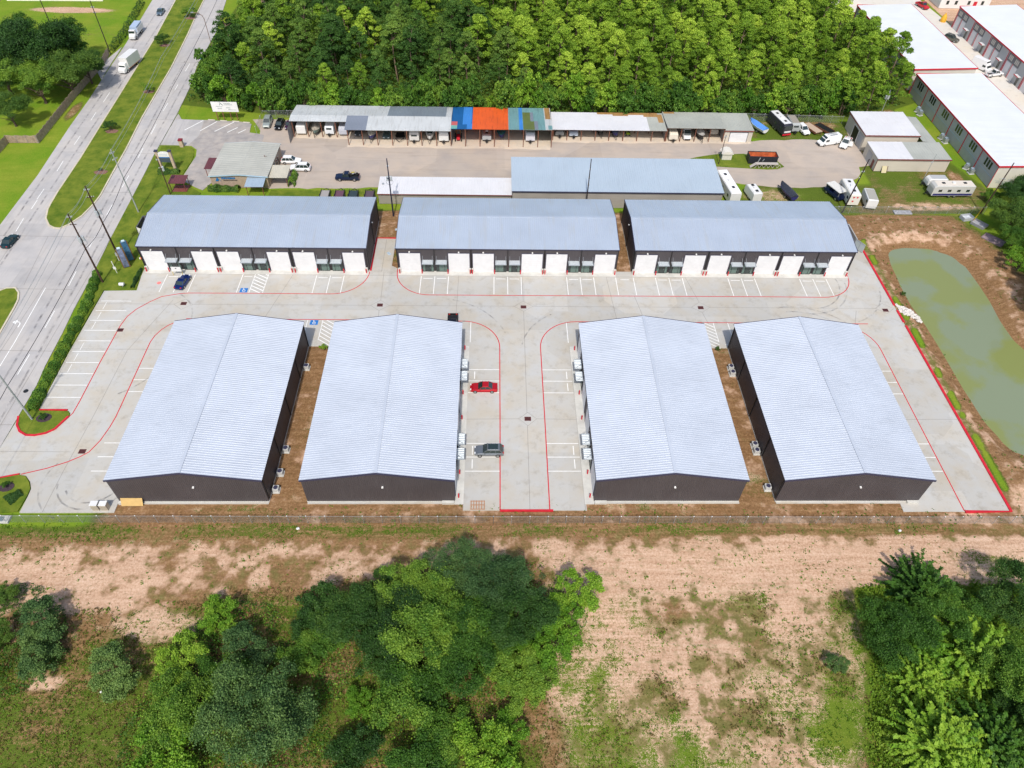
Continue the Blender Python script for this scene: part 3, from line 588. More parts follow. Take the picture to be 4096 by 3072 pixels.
mb = MB(); mb.prism([(-82.8,164.2),(-76,164),(-74.6,169),(-75.5,176.8),(-83,177.2)], -0.2, 0.0205); struct('driveway_entrance', mb, M_ROAD)
M_APR = concrete_mat('pale_caliche', (0.60, 0.51, 0.41), (0.62, 0.5, 0.38), (0.5, 0.45, 0.4), 0.4)
mb = MB(); mb.prism(wobble([(-50.5,168.2),(-37,168),(-36.8,164.2),(14,164),(14.4,167.6),(66,168),(66,180),(-50.5,180)],0.25), -0.3, 0.011); struct('carport_floor', mb, M_APR)
mb = MB(); mb.prism(wobble([(47.8,160.0),(52.9,162.2),(56.6,162.7),(62.3,163.1),(70,160.5),(71.3,157.3),(69.3,155.9),(62.3,155.9),(54.7,156.6),(50,157)],0.25), -0.3, 0.03); struct('lawn_island', mb, M_LAWN)
mb = MB(); mb.prism(wobble([(-52,139.5),(-26.4,139.5),(-26.4,145.2),(-51.5,144.2)],0.2), -0.3, 0.03); mb.prism(wobble([(-82.2,163.6),(-79,163.8),(-75.4,163.5),(-73.8,162),(-73,158.9),(-73.4,148.3),(-81.8,146)],0.15), -0.3, 0.07); struct('verge', mb, M_LAWN)
mb = MB()
for a in ((-79.0,171.5,-75.7,176.6),(-75.0,171.2,-72.0,176.2),(-71.3,171.0,-67.6,176.0),(-68,170.6,-66,173.2),(-65.2,170.3,-63.7,172.2)): mb.ribbon([(a[0],a[1]),(a[2],a[3])], 0.25, 0.024)
struct('parking_marking', mb, M_WHITEP)
# parking bumpers at the old office
M_BUMP = mat('old_bumper', (0.60, 0.56, 0.47), 0.8)
proto = None
for i, (x, y) in enumerate(((-73.6,176.9),(-70.4,176.5),(-67.2,176.3),(-64.3,175.8))):
    t = MB().box(-0.9,-0.08,0,0.9,0.08,0.14).build('wheel_stop', M_BUMP, None, loc=(x,y,0.02)); t.rotation_euler.z = R(-6)
    tag(t, f"{['leftmost','second','third','rightmost'][i]} of the four pale concrete wheel stops under the white billboard", 'wheel stop', 'wheel stops below the billboard')
# far right concrete court, far left lots
mb = MB(); mb.prism([(136.4,140),(153,140),(153,246),(152,262),(150,300),(128,300),(136,262)], -0.3, 0.0); mb.prism([(118,262),(136.2,251),(136.2,300),(118,300)], -0.3, -0.004); struct('service_court', mb, M_BRIGHT)
mb = MB(); mb.prism([(-162,256),(-131,257),(-133,270),(-170,270)], -0.3, 0.0); struct('distant_car_park', mb, M_BRIGHT)
mb = MB(); mb.prism([(-114.5,206.5),(-110,199),(-110.6,203),(-112,221),(-113.2,213)], -0.2, 0.016); struct('driveway_apron', mb, M_ROAD)
# ------------------------------------------------------------------ buildings
def ribs(a, b, pitch=0.3, d=0.03, flat=0.62):
    """offsets (t along, depth) of a ribbed sheet between a and b"""
    out = []; n = max(1, int(round((b-a)/pitch))); p = (b-a)/n
    for i in range(n):
        s = a+i*p; out += [(s, 0), (s+p*flat, 0), (s+p*(flat+0.12), d), (s+p*0.9, d)]
    out.append((b, 0)); return out
def ribbed_wall(mb, p0, p1, z0, top, pitch=0.3, d=0.03):
    """vertical-rib cladding from p0 to p1; outward side is to the right of p0->p1; top(t) gives the head height"""
    dx, dy = p1[0]-p0[0], p1[1]-p0[1]; L_ = math.hypot(dx, dy); dx /= L_; dy /= L_; nx, ny = dy, -dx
    rs = ribs(0, L_, pitch, d); vs = []; fs = []
    for t, o in rs:
        x, y = p0[0]+dx*t+nx*o, p0[1]+dy*t+ny*o
        vs += [(x, y, z0), (x, y, top(t))]
    for i in range(len(rs)-1): fs.append((2*i, 2*i+2, 2*i+3, 2*i+1))
    mb.add(vs, fs)
def roof_plane(mb, e0, e1, r0, r1, pitch=0.42, d=0.036, th=0.08):
    """ribbed roof sheet, eave e0->e1, ridge r0->r1 (ribs run from eave to ridge)"""
    e0, e1, r0, r1 = map(Vector, (e0, e1, r0, r1)); L_ = (e1-e0).length
    nrm = (e1-e0).cross(r0-e0).normalized()
    if nrm.z < 0: nrm = -nrm
    rs = ribs(0, L_, pitch, d, 0.6); vs = []; fs = []
    for t, o in rs:
        k = t/L_; a = e0.lerp(e1, k)+nrm*(o+th); b = r0.lerp(r1, k)+nrm*(o+th); vs += [a, b]
    flip = (e1-e0).cross(r0-e0).z < 0
    for i in range(len(rs)-1): fs.append((2*i, 2*i+1, 2*i+3, 2*i+2) if flip else (2*i, 2*i+2, 2*i+3, 2*i+1))
    mb.add([tuple(v) for v in vs], fs)
    mb.add([tuple(v) for v in (e0, e1, r1, r0)], [(0, 1, 2, 3)])
    mb.add([tuple(v) for v in (e0, e1, e1+nrm*th, e0+nrm*th)], [(0, 1, 2, 3)])
    for a, b in ((e0, r0), (e1, r1)): mb.add([tuple(v) for v in (a, b, b+nrm*th, a+nrm*th)], [(0, 1, 2, 3)])
def loc_frame(o, side, x, y):
    """place a facade part: local x along the wall, local -y outward"""
    o.location = (x, y, 0); o.rotation_euler = (0, 0, {'S': 0, 'E': R(90), 'W': R(-90), 'N': R(180)}[side])
def rollup(parent, w=4.2, h=4.6, side='S', x=0, y=0):
    mb = MB(); n = 9
    for i in range(n):
        z = i*h/n; mb.add([(-w/2,-0.07,z),(w/2,-0.07,z),(w/2,-0.07,z+h/n*0.88),(-w/2,-0.07,z+h/n*0.88),(-w/2,-0.045,z+h/n),(w/2,-0.045,z+h/n)], [(0,1,2,3),(3,2,5,4)])
    o = mb.build('garage_door', M_DOOR, parent); loc_frame(o, side, x, y)
    f = MB().box(-w/2-0.1,-0.10,0,-w/2,0,h+0.1).box(w/2,-0.10,0,w/2+0.1,0,h+0.1).box(-w/2,-0.10,h,w/2,0,h+0.1)
    f.build('door_frame', M_TRIM, o)
    return o
def storefront(parent, w=2.05, h=2.35, side='S', x=0, y=0, seed=0, fm=None):
    fm = fm or M_BLACK; mb = MB()
    mb.box(-w/2,-0.09,0.0,w/2,-0.05,0.1).box(-w/2,-0.09,h-0.08,w/2,-0.05,h)
    for t in (-w/2, -w/2+0.55, w/2-0.60, w/2-0.07): mb.box(t,-0.10,0.1,t+0.07,-0.05,h-0.08)
    o = mb.build('entrance_door', fm, parent); loc_frame(o, side, x, y)
    g = MB()
    for i, (a, b) in enumerate(((-w/2+0.07,-w/2+0.55),(-w/2+0.62,w/2-0.60),(w/2-0.53,w/2-0.07))):
        g.use((M_GLASS, M_GLASSG)[(i+seed) % 3 != 1]).quad((a,-0.06,0.1),(b,-0.06,0.1),(b,-0.06,h-0.08),(a,-0.06,h-0.08))
    g.build('glass', None, o)
    MB().tube((w/2-0.72,-0.14,0.9),(w/2-0.72,-0.14,1.3),0.02,n=6).build('handle', M_STEEL, o)
    return o
def canopy(parent, w=2.15, side='S', x=0, y=0, z=2.75, proj=1.25):
    mb = MB()
    roof_plane(mb, (-w/2,-proj,z),(w/2,-proj,z),(-w/2,0,z+0.08),(w/2,0,z+0.08),0.36,0.03,0.1)
    o = mb.build('canopy', M_STEEL if False else mat('canopy_deck', (0.58,0.63,0.66), 0.4, metal=0.2, var=0.06), parent); loc_frame(o, side, x, y)
    MB().box(-w/2-0.05,-proj-0.05,z-0.02,w/2+0.05,-proj,z+0.14).box(-w/2-0.05,-proj,z-0.02,-w/2,0,z+0.14).box(w/2,-proj,z-0.02,w/2+0.05,0,z+0.14).build('canopy_frame', mat('canopy_frame', (0.34,0.38,0.42), 0.4), o)
    for s in (-1, 1): MB().tube((s*(w/2-0.1),-proj+0.15,z+0.1),(s*(w/2-0.1),-0.05,z+1.25),0.03,n=5).build('tie_rod', M_STEEL, o)
    return o
def wall_lamp(parent, x, y, z, side):
    mb = MB().box(-0.14,-0.30,z,0.14,-0.03,z+0.12).box(-0.1,-0.06,z-0.12,0.1,-0.03,z+0.2)
    o = mb.build('wall_lamp', M_WHITE, parent); loc_frame(o, side, x, y)
def warehouse(label, x0, x1, y0, y1, he, hr, ridge, roofm, group, units=None, side=None):
    """ridge='y' or 'x'"""
    t = thing('warehouse', label, 'warehouse', ((x0+x1)/2, y0, 0), 0, group); ox, oy = (x0+x1)/2, y0
    X0, X1, Y0, Y1 = x0-ox, x1-ox, 0, y1-oy; w = MB()
    if ridge == 'y':
        xm = 0; sl = (hr-he)/(X1-xm); tp = lambda t_: hr-abs(t_-(X1-X0)/2)*sl; ev = lambda t_: he
        tS, tE, tN, tW = tp, ev, tp, ev
    else:
        ym = (Y0+Y1)/2; sl = (hr-he)/(ym-Y0); tp = lambda t_: hr-abs(t_-(Y1-Y0)/2)*sl; ev = lambda t_: he
        tS, tE, tN, tW = ev, tp, ev, tp
    ribbed_wall(w, (X0,Y0), (X1,Y0), 0.12, tS); ribbed_wall(w, (X1,Y0), (X1,Y1), 0.12, tE)
    ribbed_wall(w, (X1,Y1), (X0,Y1), 0.12, tN); ribbed_wall(w, (X0,Y1), (X0,Y0), 0.12, tW)
    w.build('wall', M_BROWN, t)
    MB().box(X0-0.06,Y0-0.06,-0.2,X1+0.06,Y1+0.06,0.13).build('slab', M_CONC, t)
    r = MB(); ov = 0.22; trims = []
    if ridge == 'y':
        for s in (-1, 1):
            e = (X1+ov)*s; ze = he-ov*sl
            roof_plane(r, (e,Y0-0.12,ze),(e,Y1+0.12,ze),(0,Y0-0.12,hr),(0,Y1+0.12,hr))
            if s < 0: gS = MB(); gN = MB(); trims += [gS, gN]
            gS.frust([(e,Y0-0.2,ze-0.22),(0,Y0-0.2,hr-0.22),(0,Y0-0.12,hr-0.22),(e,Y0-0.12,ze-0.22)],[(e,Y0-0.2,ze+0.14),(0,Y0-0.2,hr+0.14),(0,Y0-0.12,hr+0.14),(e,Y0-0.12,ze+0.14)])
            gN.frust([(e,Y1+0.12,ze-0.22),(0,Y1+0.12,hr-0.22),(0,Y1+0.2,hr-0.22),(e,Y1+0.2,ze-0.22)],[(e,Y1+0.12,ze+0.14),(0,Y1+0.12,hr+0.14),(0,Y1+0.2,hr+0.14),(e,Y1+0.2,ze+0.14)])
        r.box(-0.22,Y0-0.12,hr+0.09,0.22,Y1+0.12,hr+0.15)
    else:
        for yy, s in ((Y0, -1), (Y1, 1)):
            e = yy+ov*s; ze = he-ov*sl
            roof_plane(r, (X0-0.12,e,ze),(X1+0.12,e,ze),(X0-0.12,ym,hr),(X1+0.12,ym,hr))
            if s < 0: gW = MB(); gE = MB(); trims += [gW, gE]
            for xx in (X0-0.2, X1+0.12):
                (gW if xx < 0 else gE).frust([(xx,e,ze-0.22),(xx+0.08,e,ze-0.22),(xx+0.08,ym,hr-0.22),(xx,ym,hr-0.22)],[(xx,e,ze+0.14),(xx+0.08,e,ze+0.14),(xx+0.08,ym,hr+0.14),(xx,ym,hr+0.14)])
            gu = MB(); gu.box(X0-0.12,e-0.06 if s<0 else e,ze-0.1,X1+0.12,e if s<0 else e+0.06,ze+0.05); gu.build('gutter', M_TRIM, t)
        r.box(X0-0.12,ym-0.22,hr+0.09,X1+0.12,ym+0.22,hr+0.15)
    r.build('roof', roofm, t)
    for g in trims: g.build('gable_trim', M_TRIM, t)
    return t
def downspout(parent, side, x, y, h):
    o = MB().box(-0.07,-0.16,0.3,0.07,-0.04,h).build('downspout', M_BLACK, parent); loc_frame(o, side, x, y)
FRONT = 'charcoal front warehouses with white roofs, gable ends to the field'
names4 = ('leftmost','second from left','second from right','rightmost')
X4 = [(-56.0,-33.8),(-28.05,-5.85),(15.3,37.5),(43.25,65.45)]; fr = []
ORD = ('first','second','third','fourth','fifth','sixth')
bollard_src = [None]
def bollard(x, y, label):
    if bollard_src[0] is None:
        t = thing('bollard', label, 'bollard', (x,y,0), 0, 'red bollards beside the white doors')
        m = MB().tube((0,0,-0.05),(0,0,1.0),0.11,0.11,10).add([],[]); m.blob((0,0,1.0),0.11,(1,1,0.6),0,0,1); m.build('post', M_RED, t, smooth=False)
        MB().tube((0,0,0.0),(0,0,0.06),0.16,0.16,10).build('collar', M_CONC, t); bollard_src[0] = t; return t
    return dup(bollard_src[0], (x,y,0), 0, label)
def ac_unit(x, y, label, group, rz=0, s=1.0):
    t = thing('air_conditioner', label, 'air conditioner', (x,y,0), rz, group)
    m = MB().box(-0.42,-0.42,0.08,0.42,0.42,0.85)
    for i in range(6): m.box(-0.45,-0.4,0.15+i*0.11,0.45,0.4,0.19+i*0.11)
    m.build('casing', mat('ac_casing', (0.55,0.56,0.55), 0.5), t); MB().tube((0,0,0.85),(0,0,0.93),0.36,0.33,14).tube((0,0,0.93),(0,0,0.94),0.1,0.1,8).build('fan_grille', M_TRIM, t)
    MB().box(-0.55,-0.55,-0.1,0.55,0.55,0.08).build('pad', M_CONC, t); t.scale = (s,s,s); return t
for i, (a, b) in enumerate(X4):
    t = warehouse(f'{names4[i]} of the four gable roofed warehouses with dark end walls facing the field', a, b, 60.0, 93.6, 5.66, 7.5, 'y', M_GALV, FRONT)
    hw = (b-a)/2; fr.append(t)
    wall_lamp(t, 0.6 if i else 1.0, 0, 3.9, 'S'); wall_lamp(t, 0, 33.6, 5.2, 'N')
    side = 'W' if i in (0, 2) else 'E'; sx = -hw if side == 'W' else hw
    ds = -1 if side == 'W' else 1
    for j, c in enumerate((6.9, 16.8*1+8.3-0.2, )): pass
    for j, c in enumerate((8.35, 24.95)):                      # pair centres, y offset from the south wall
        for k, s in enumerate((-1, 1)):
            rollup(t, 4.2, 4.4, side, sx, c+s*(1.5+1.35+2.25+0.1)); storefront(t, 2.05, 2.35, side, sx, c+s*1.45, seed=j+k); canopy(t, 2.1, side, sx, c+s*1.45)
        downspout(t, side, sx, c, 5.5)
    ob = 'E' if side == 'W' else 'W'
    for c in (0.4, 8.4, 16.8, 25.2, 33.2): downspout(t, ob, -sx, c, 5.5)
    MB().box(-0.9,-0.45,-0.1,0.9,0.0,0.35).build('stoop', M_CONC, t, loc=((hw-1.0)*ds if i else -hw+0.9, -0.05, 0))
    # bollards and units
    wx = (a if side == 'W' else b)-0.55*(1 if side == 'W' else -1)
    for j, y in enumerate((60.7,65.1,76.2,81.8,92.7)):
        if i in (1, 2): bollard(wx, y, f"red bollard, {ORD[j]} from the field end beside the {'second' if i==1 else 'third'} front warehouse")
# rear row
XR = {'A': (-70.1,-25.4), 'B': (-19.4,24.8), 'C': (28.2,72.75)}
nm = {'A': 'left', 'B': 'middle', 'C': 'right'}
REAR = 'long charcoal warehouses of the rear row with white roll-up doors'
for k, (a, b) in XR.items():
    t = warehouse(f'{nm[k]} one of the three long rear warehouses with six white doors each', a, b, 115.25, 132.7, 5.85, 7.35, 'x', M_GALV2, REAR)
    cx_ = (a+b)/2; n_ = 0
    for c in PAIRS[k]:
        for s in (-1, 1):
            dxc = c-cx_+s*(2.75+2.15); rollup(t, 4.2, 4.62, 'S', dxc, 0); storefront(t, 2.3, 2.4, 'S', c-cx_+s*1.38, 0, seed=n_)
            canopy(t, 2.15, 'S', c-cx_+s*1.38, 0); wall_lamp(t, dxc, 0, 4.85, 'S')
            MB().box(-0.28,-0.42,0,0.28,0,1.0).build('pad_block', M_CONC, t, loc=(c-cx_+s*(7.15),-0.05,0))
            for q, off in enumerate((2.62, 7.14)):
                bx = c+s*off; side_ = 'left' if (s*1 < 0) == (q == 1) else 'right'
                if s < 0: side_ = 'right' if q == 0 else 'left'
                else: side_ = 'left' if q == 0 else 'right'
                bollard(bx, 114.55, f"red bollard on the {side_} of the {ORD[n_]} white roll-up door of the {nm[k]} rear warehouse")
            n_ += 1
        downspout(t, 'S', c-cx_, 0, 5.6)
        for s in (-1, 1): downspout(t, 'S', c-cx_+s*7.36, 0, 5.6)
    for yy in (0.3, 8.7, 17.2): downspout(t, 'E', (b-a)/2, yy, 5.6); downspout(t, 'W', -(b-a)/2, yy, 5.6)
    wall_lamp(t, (b-a)/2, 9, 5.4, 'E'); wall_lamp(t, -(b-a)/2, 9, 5.4, 'W')
for j, (x, y) in enumerate(((-33.1,87.8),(-33.1,69.6),(-33.1,65.1),(-33.1,62.0))):
    ac_unit(x, y, f"grey condenser unit, {('farthest','second','third','nearest')[j]} along the dark right wall of the leftmost front warehouse", 'condensers beside the front warehouses')
for j, (x, y) in enumerate(((42.55,88.1),(42.55,86.7),(42.55,70.6),(42.55,69.3),(42.55,62.3))):
    ac_unit(x, y, f"grey condenser unit, {('farthest','second farthest','middle','second nearest','nearest')[j]} along the dark left wall of the rightmost front warehouse", 'condensers beside the front warehouses')
# carport rows ----------------------------------------------------
M_P = {}
def pm(name, c, dirt, amt=0.35, **k): return metal_panel(name, c, dirt, (2.2, .2, .2), amt, 0.5, 0.15, metal=0.1)
M_WSH = pm('weathered_white_sheet', (0.60,0.62,0.62), (0.30,0.29,0.26), 0.5); M_GSH = pm('grey_sheet', (0.23,0.27,0.31), (0.15,0.17,0.19)); M_DGS = pm('slate_sheet', (0.24,0.27,0.33), (0.2,0.22,0.26), 0.1)
M_BLUS = pm('blue_sheet', (0.015,0.13,0.36), (0.01,0.07,0.2)); M_LBS = pm('light_blue_sheet', (0.06,0.27,0.70), (0.04,0.16,0.4)); M_ORS = pm('orange_sheet', (0.82,0.13,0.025), (0.42,0.06,0.02), 0.75)
M_TLS = pm('teal_sheet', (0.19,0.36,0.37), (0.10,0.17,0.18), 0.5); M_OLS = pm('olive_sheet', (0.15,0.19,0.055), (0.1,0.12,0.04)); M_PKS = pm('pink_sheet', (0.62,0.14,0.14), (0.5,0.2,0.2)); M_CYS = pm('aqua_sheet', (0.2,0.5,0.45), (0.2,0.3,0.3))
M_WHS = metal_panel('white_membrane', (0.66,0.66,0.68), (0.52,0.47,0.42), (.6,.6,.6), 0.2, 0.6, 0.08, metal=0); M_GRS = pm('grey_green_sheet', (0.46,0.47,0.42), (0.34,0.33,0.29), 0.3); M_RUS = pm('rust_sheet', (0.42,0.24,0.09), (0.20,0.09,0.04), 0.7)
M_RPOST = mat('rust_brown_post', (0.19,0.075,0.045), 0.75, var=0.3, vscale=2); M_INT = mat('shed_back_sheet', (0.22,0.21,0.21), 0.8, var=0.2)
def patch(mb, x0, x1, y0, y1, zf, m, pitch=0.36, lift=0.0):
    mb.use(m); roof_plane(mb, (x0,y0,zf(y0)+lift),(x1,y0,zf(y0)+lift),(x0,y1,zf(y1)+lift),(x1,y1,zf(y1)+lift), pitch, 0.035, 0.05)
def carport(label, x0, x1, yf, yb, zf, posts, panels, group, front_post_y=None):
    t = thing('carport', label, 'carport', ((x0+x1)/2, yf, 0), 0, group); ox, oy = (x0+x1)/2, yf
    for m, a, b, c, d, lift in panels:
        mb = MB(); patch(mb, a-ox, b-ox, c-oy, d-oy, lambda y: zf(y+oy), m, lift=lift)
        mb.build('roof', None, t)
    py = front_post_y or yf+0.5
    for p in posts: MB().box(-0.09,-0.09,0,0.09,0.09,zf(py)).build('post', M_RPOST, t, loc=(p-ox, py-oy, 0))
    for p in posts: MB().box(-0.07,-0.07,0,0.07,0.07,zf((py+yb)/2)).build('inner_post', M_RPOST, t, loc=(p-ox, (py+yb)/2-oy, 0))
    MB().box(posts[0]-ox,0.4,zf(yf+0.5)-0.28,x1-ox,0.5,zf(yf+0.5)-0.02).build('beam', M_RPOST, t)
    b = MB(); b.box(x0-ox,yb-oy-0.15,0,x1-ox,yb-oy-0.1,zf(yb)-0.02); b.build('back_wall', M_INT, t)
    e = MB()
    for xx in (x0-ox+0.02, x1-ox-0.07): e.add([(xx,0.6,0),(xx,yb-oy-0.15,0),(xx,yb-oy-0.15,zf(yb)-0.02),(xx,0.6,zf(yf+0.6)-0.02),(xx+0.05,0.6,0),(xx+0.05,yb-oy-0.15,0),(xx+0.05,yb-oy-0.15,zf(yb)-0.02),(xx+0.05,0.6,zf(yf+0.6)-0.02)], [(0,1,2,3),(7,6,5,4),(0,4,5,1),(0,3,7,4),(1,5,6,2)])
    e.build('side_wall', M_INT, t); return t
CG = 'open fronted carports along the edge of the woods'
def gab(yr, zr, s0, s1): return lambda y: zr-(yr-y)*s0 if y < yr else zr-(y-yr)*s1
z1 = gab(170.9, 4.72, 0.108, 0.13)
carport('leftmost carport, weathered white roof sheets with a slate grey corner panel, trailers under it', -51.1, -10.85, 164.9, 178.0, z1, [-36.4,-32.8,-29.15,-25.5,-21.8,-18.2,-14.5,-10.95],
        [(M_WSH,-51.1,-37.0,168.3,170.95,0),(M_WSH,-51.1,-27.0,170.9,178,0.012),(M_DGS,-37.0,-31.7,164.9,170.95,0.02),(M_WSH,-31.7,-10.85,164.9,170.95,0),(M_GSH,-27.0,-12.3,171.0,177.9,0.03),(M_WSH,-27.0,-10.85,170.9,178,0.004)], CG, 165.1)
t_ = bpy.data.objects['carport']
for p in (-50.6,-47.0,-43.5,-39.9): MB().box(-0.09,-0.09,0,0.09,0.09,z1(168.9)).build('post', M_RPOST, t_, loc=(p+30.975, 168.8-164.9, 0))
z2 = lambda y: 4.7-(y-164.9)*0.075
carport('patchwork carport roofed in blue, bright orange, teal and olive sheets', -10.8, 14.3, 164.9, 178.2, z2, [-7.3,-3.7,-0.1,3.5,7.15,10.8,14.2],
        [(M_BLUS,-10.8,-5.6,164.9,178.2,0),(M_LBS,-8.0,-5.8,167.6,178.1,0.05),(M_LBS,-6.9,-5.6,164.95,168,0.055),(M_PKS,-10.8,-9.3,166.9,169.2,0.05),(M_CYS,-10.8,-9.3,165.0,166.9,0.052),(M_ORS,-5.6,3.4,164.9,178.2,0.01),(M_TLS,3.4,6.1,164.9,178.2,0),(M_LBS,6.1,7.0,164.9,178.2,0.015),(M_TLS,7.0,13.2,164.9,178.2,0.002),
         (M_OLS,7.1,9.0,164.95,175.2,0.05),(M_OLS,9.0,9.9,164.95,169.8,0.052),(M_DGS,8.9,9.75,170.2,175.2,0.07),(M_DGS,9.9,10.8,165.0,170,0.071),(M_WSH,12.6,14.3,164.9,178.2,0.04),(M_RUS,12.8,14.1,171.2,178.1,0.08),(M_TLS,13.3,14.3,164.95,167.3,0.075)], CG, 165.1)
z3 = lambda y: 3.1+(y-168.2)*0.03
carport('white roofed carport with torn rust-stained rear edge, grey sheets at its right end', 14.5, 43.6, 168.2, 176.9, z3, [14.8,18.4,22.0,25.6,29.1,32.7,36.3,40.0,43.5],
        [(M_WHS,14.5,39.2,168.2,176.9,0),(M_GRS,39.2,43.6,168.2,176.9,0.004),(M_RUS,26.5,30.5,176.0,176.9,0.05),(M_RUS,30.5,34.5,175.3,176.9,0.05),(M_RUS,34.5,38.8,175.9,176.9,0.052),(M_RUS,38.5,42.2,175.0,176.9,0.055),(M_RUS,42.0,43.3,172.2,176.2,0.06)], CG, 168.7)
z4 = lambda y: 3.9-(y-168.2)*0.06
carport('grey green roofed carport with a white van parked under it', 43.7, 58.5, 168.2, 177.8, z4, [43.8,47.4,51.1,54.8,58.4], [(M_GRS,43.7,58.5,168.2,177.8,0),(M_RUS,44.0,46.8,176.8,177.7,0.05)], CG, 168.8)
M_CREAM = metal_panel('cream_siding', (0.56,0.51,0.43), (0.45,0.38,0.30), (.4,.4,5), 0.4, 0.6, 0.1, metal=0)
M_BROWNT = mat('brown_trim', (0.20,0.06,0.05), 0.6)
def hsiding(mb, p0, p1, z0, top, pitch=0.25, d=0.02):
    """horizontal lap siding"""
    dx, dy = p1[0]-p0[0], p1[1]-p0[1]; L_ = math.hypot(dx, dy); dx /= L_; dy /= L_; nx, ny = dy, -dx
    zt = max(top(0), top(L_), top(L_/2)); n = int((zt-z0)/pitch)+1
    for i in range(n):
        za, zb = z0+i*pitch, z0+(i+1)*pitch
        pts = []
        for t in (0, L_/2, L_):
            za_, zb_ = min(za, top(t)), min(zb, top(t)); pts.append((t, za_, zb_))
        for (t0, a0, b0), (t1, a1, b1) in zip(pts, pts[1:]):
            if b0-a0 < 1e-4 and b1-a1 < 1e-4: continue
            mb.add([(p0[0]+dx*t0+nx*d,p0[1]+dy*t0+ny*d,a0),(p0[0]+dx*t1+nx*d,p0[1]+dy*t1+ny*d,a1),(p0[0]+dx*t1,p0[1]+dy*t1,b1),(p0[0]+dx*t0,p0[1]+dy*t0,b0)], [(0,1,2,3)])
def shed(name, label, cat, x0, x1, y0, y1, zf, wallm, roofm, group=None, siding='h', trim=None, pitch=0.4, ribdir='y'):
    """rectangular shed, zf(x,y) roof height"""
    t = thing(name, label, cat, ((x0+x1)/2, y0, 0), 0, group); ox, oy = (x0+x1)/2, y0; X0, X1, Y0, Y1 = x0-ox, x1-ox, 0, y1-oy
    w = MB(); F = hsiding if siding == 'h' else ribbed_wall
    z = lambda x, y: zf(x+ox, y+oy)
    F(w, (X0,Y0),(X1,Y0),0,lambda q: z(X0+q,Y0)); F(w, (X1,Y0),(X1,Y1),0,lambda q: z(X1,Y0+q)); F(w, (X1,Y1),(X0,Y1),0,lambda q: z(X1-q,Y1)); F(w, (X0,Y1),(X0,Y0),0,lambda q: z(X0,Y1-q))
    w.build('wall', wallm, t)
    return t, z, (X0, X1, Y0, Y1)
# garage at the end of the carports
zg = lambda x, y: 3.15+(y-168.9)*0.03
t, z, (X0,X1,Y0,Y1) = shed('garage', 'cream metal garage with a wide white door at the right end of the carports', 'garage', 58.6, 65.8, 168.95, 177.4, zg, M_CREAM, M_GRS)
mb = MB(); patch(mb, X0-0.1, X1+0.15, Y0-0.25, Y1+0.1, lambda y: z(0,y), M_GRS); mb.build('roof', None, t); MB().box(X0-0.1,-0.32,2.92,X1+0.15,-0.26,3.2).build('trim', M_BROWNT, t)
o = rollup(t, 4.5, 2.55, 'S', 0.1, 0); 
# big grey storage shed
M_GRAYSID = metal_panel('weathered_tan_siding', (0.36,0.335,0.30), (0.26,0.225,0.19), (.3,.3,9), 0.6, 0.6, 0.15, metal=0)
zb_ = lambda x, y: 4.25+(y-138.6)*0.085
t, z, (X0,X1,Y0,Y1) = shed('storage_shed', 'big grey metal storage shed with a plain blue grey roof behind the middle rear warehouse', 'shed', 4.0, 51.2, 138.6, 150.8, zb_, M_GRAYSID, M_GALV2)
M_BGR = metal_panel('blue_grey_roof', (0.42,0.50,0.58), (0.35,0.40,0.45), (1.5,.1,.1), 0.3, 0.5, 0.06, metal=0.1)
mb = MB(); patch(mb, X0-0.2, X1+0.2, Y0-0.3, Y1+0.2, lambda y: z(0,y), M_BGR, 0.5); mb.build('roof', None, t); MB().box(X0-0.2,-0.36,z(0,0)-0.2,X1+0.2,-0.3,z(0,0)+0.05).build('trim', M_TRIM, t)
zw = lambda x, y: 2.65+(y-139.4)*0.07
t, z, (X0,X1,Y0,Y1) = shed('storage_building', 'long low white roofed storage building on the gravel left of the big grey shed', 'storage building', -26.0, 3.8, 139.4, 145.4, zw, M_GRAYSID, M_WHS, siding='v')
mb = MB(); patch(mb, X0-0.2, X1+0.1, Y0-0.25, Y1+0.2, lambda y: z(0,y), M_WHS, 0.6); mb.build('roof', None, t); MB().box(X0-0.2,-0.31,z(0,0)-0.15,X1+0.1,-0.26,z(0,0)+0.05).build('trim', M_BROWNT, t)
MB().box(-0.2,-0.2,0,0.2,0.2,0.35).build('roof_vent', M_STEEL, t, loc=(X0+0.8,3.2,2.9))
# old office
M_TAN = mat('tan_brick', (0.40,0.31,0.235), 0.85, var=0.12, vscale=1.5, bump=0.2, bscale=20)
zo = lambda x, y: 3.55-abs(x+58.1)*0.075
t, z, (X0,X1,Y0,Y1) = shed('office_building', 'tan single storey office with a pale ribbed roof and blue lettering on its gable', 'office', -64.8, -51.9, 145.3, 159.4, zo, M_TAN, M_WSH, siding='v')
M_OFR = pm('pale_office_roof', (0.47,0.47,0.42), (0.34,0.33,0.29), 0.35)
r = MB()
for s in (-1, 1): roof_plane(r, (s*(X1+0.25),-0.3,z(X1,0)-0.02),(s*(X1+0.25),Y1+0.3,z(X1,0)-0.02),(0.25,-0.3,3.55),(0.25,Y1+0.3,3.55),0.8,0.05,0.06)
r.build('roof', M_OFR, t)
g = MB(); M_LBT = mat('pale_blue_trim', (0.38,0.52,0.62), 0.5)
for yy in (-0.38, Y1+0.3):
    for s in (-1, 1): xe = s*(X1+0.3); g.frust([(xe,yy,2.9),(0.25,yy,3.38),(0.25,yy+0.08,3.38),(xe,yy+0.08,2.9)],[(xe,yy,3.12),(0.25,yy,3.62),(0.25,yy+0.08,3.62),(xe,yy+0.08,3.12)])
g.build('trim', M_LBT, t)
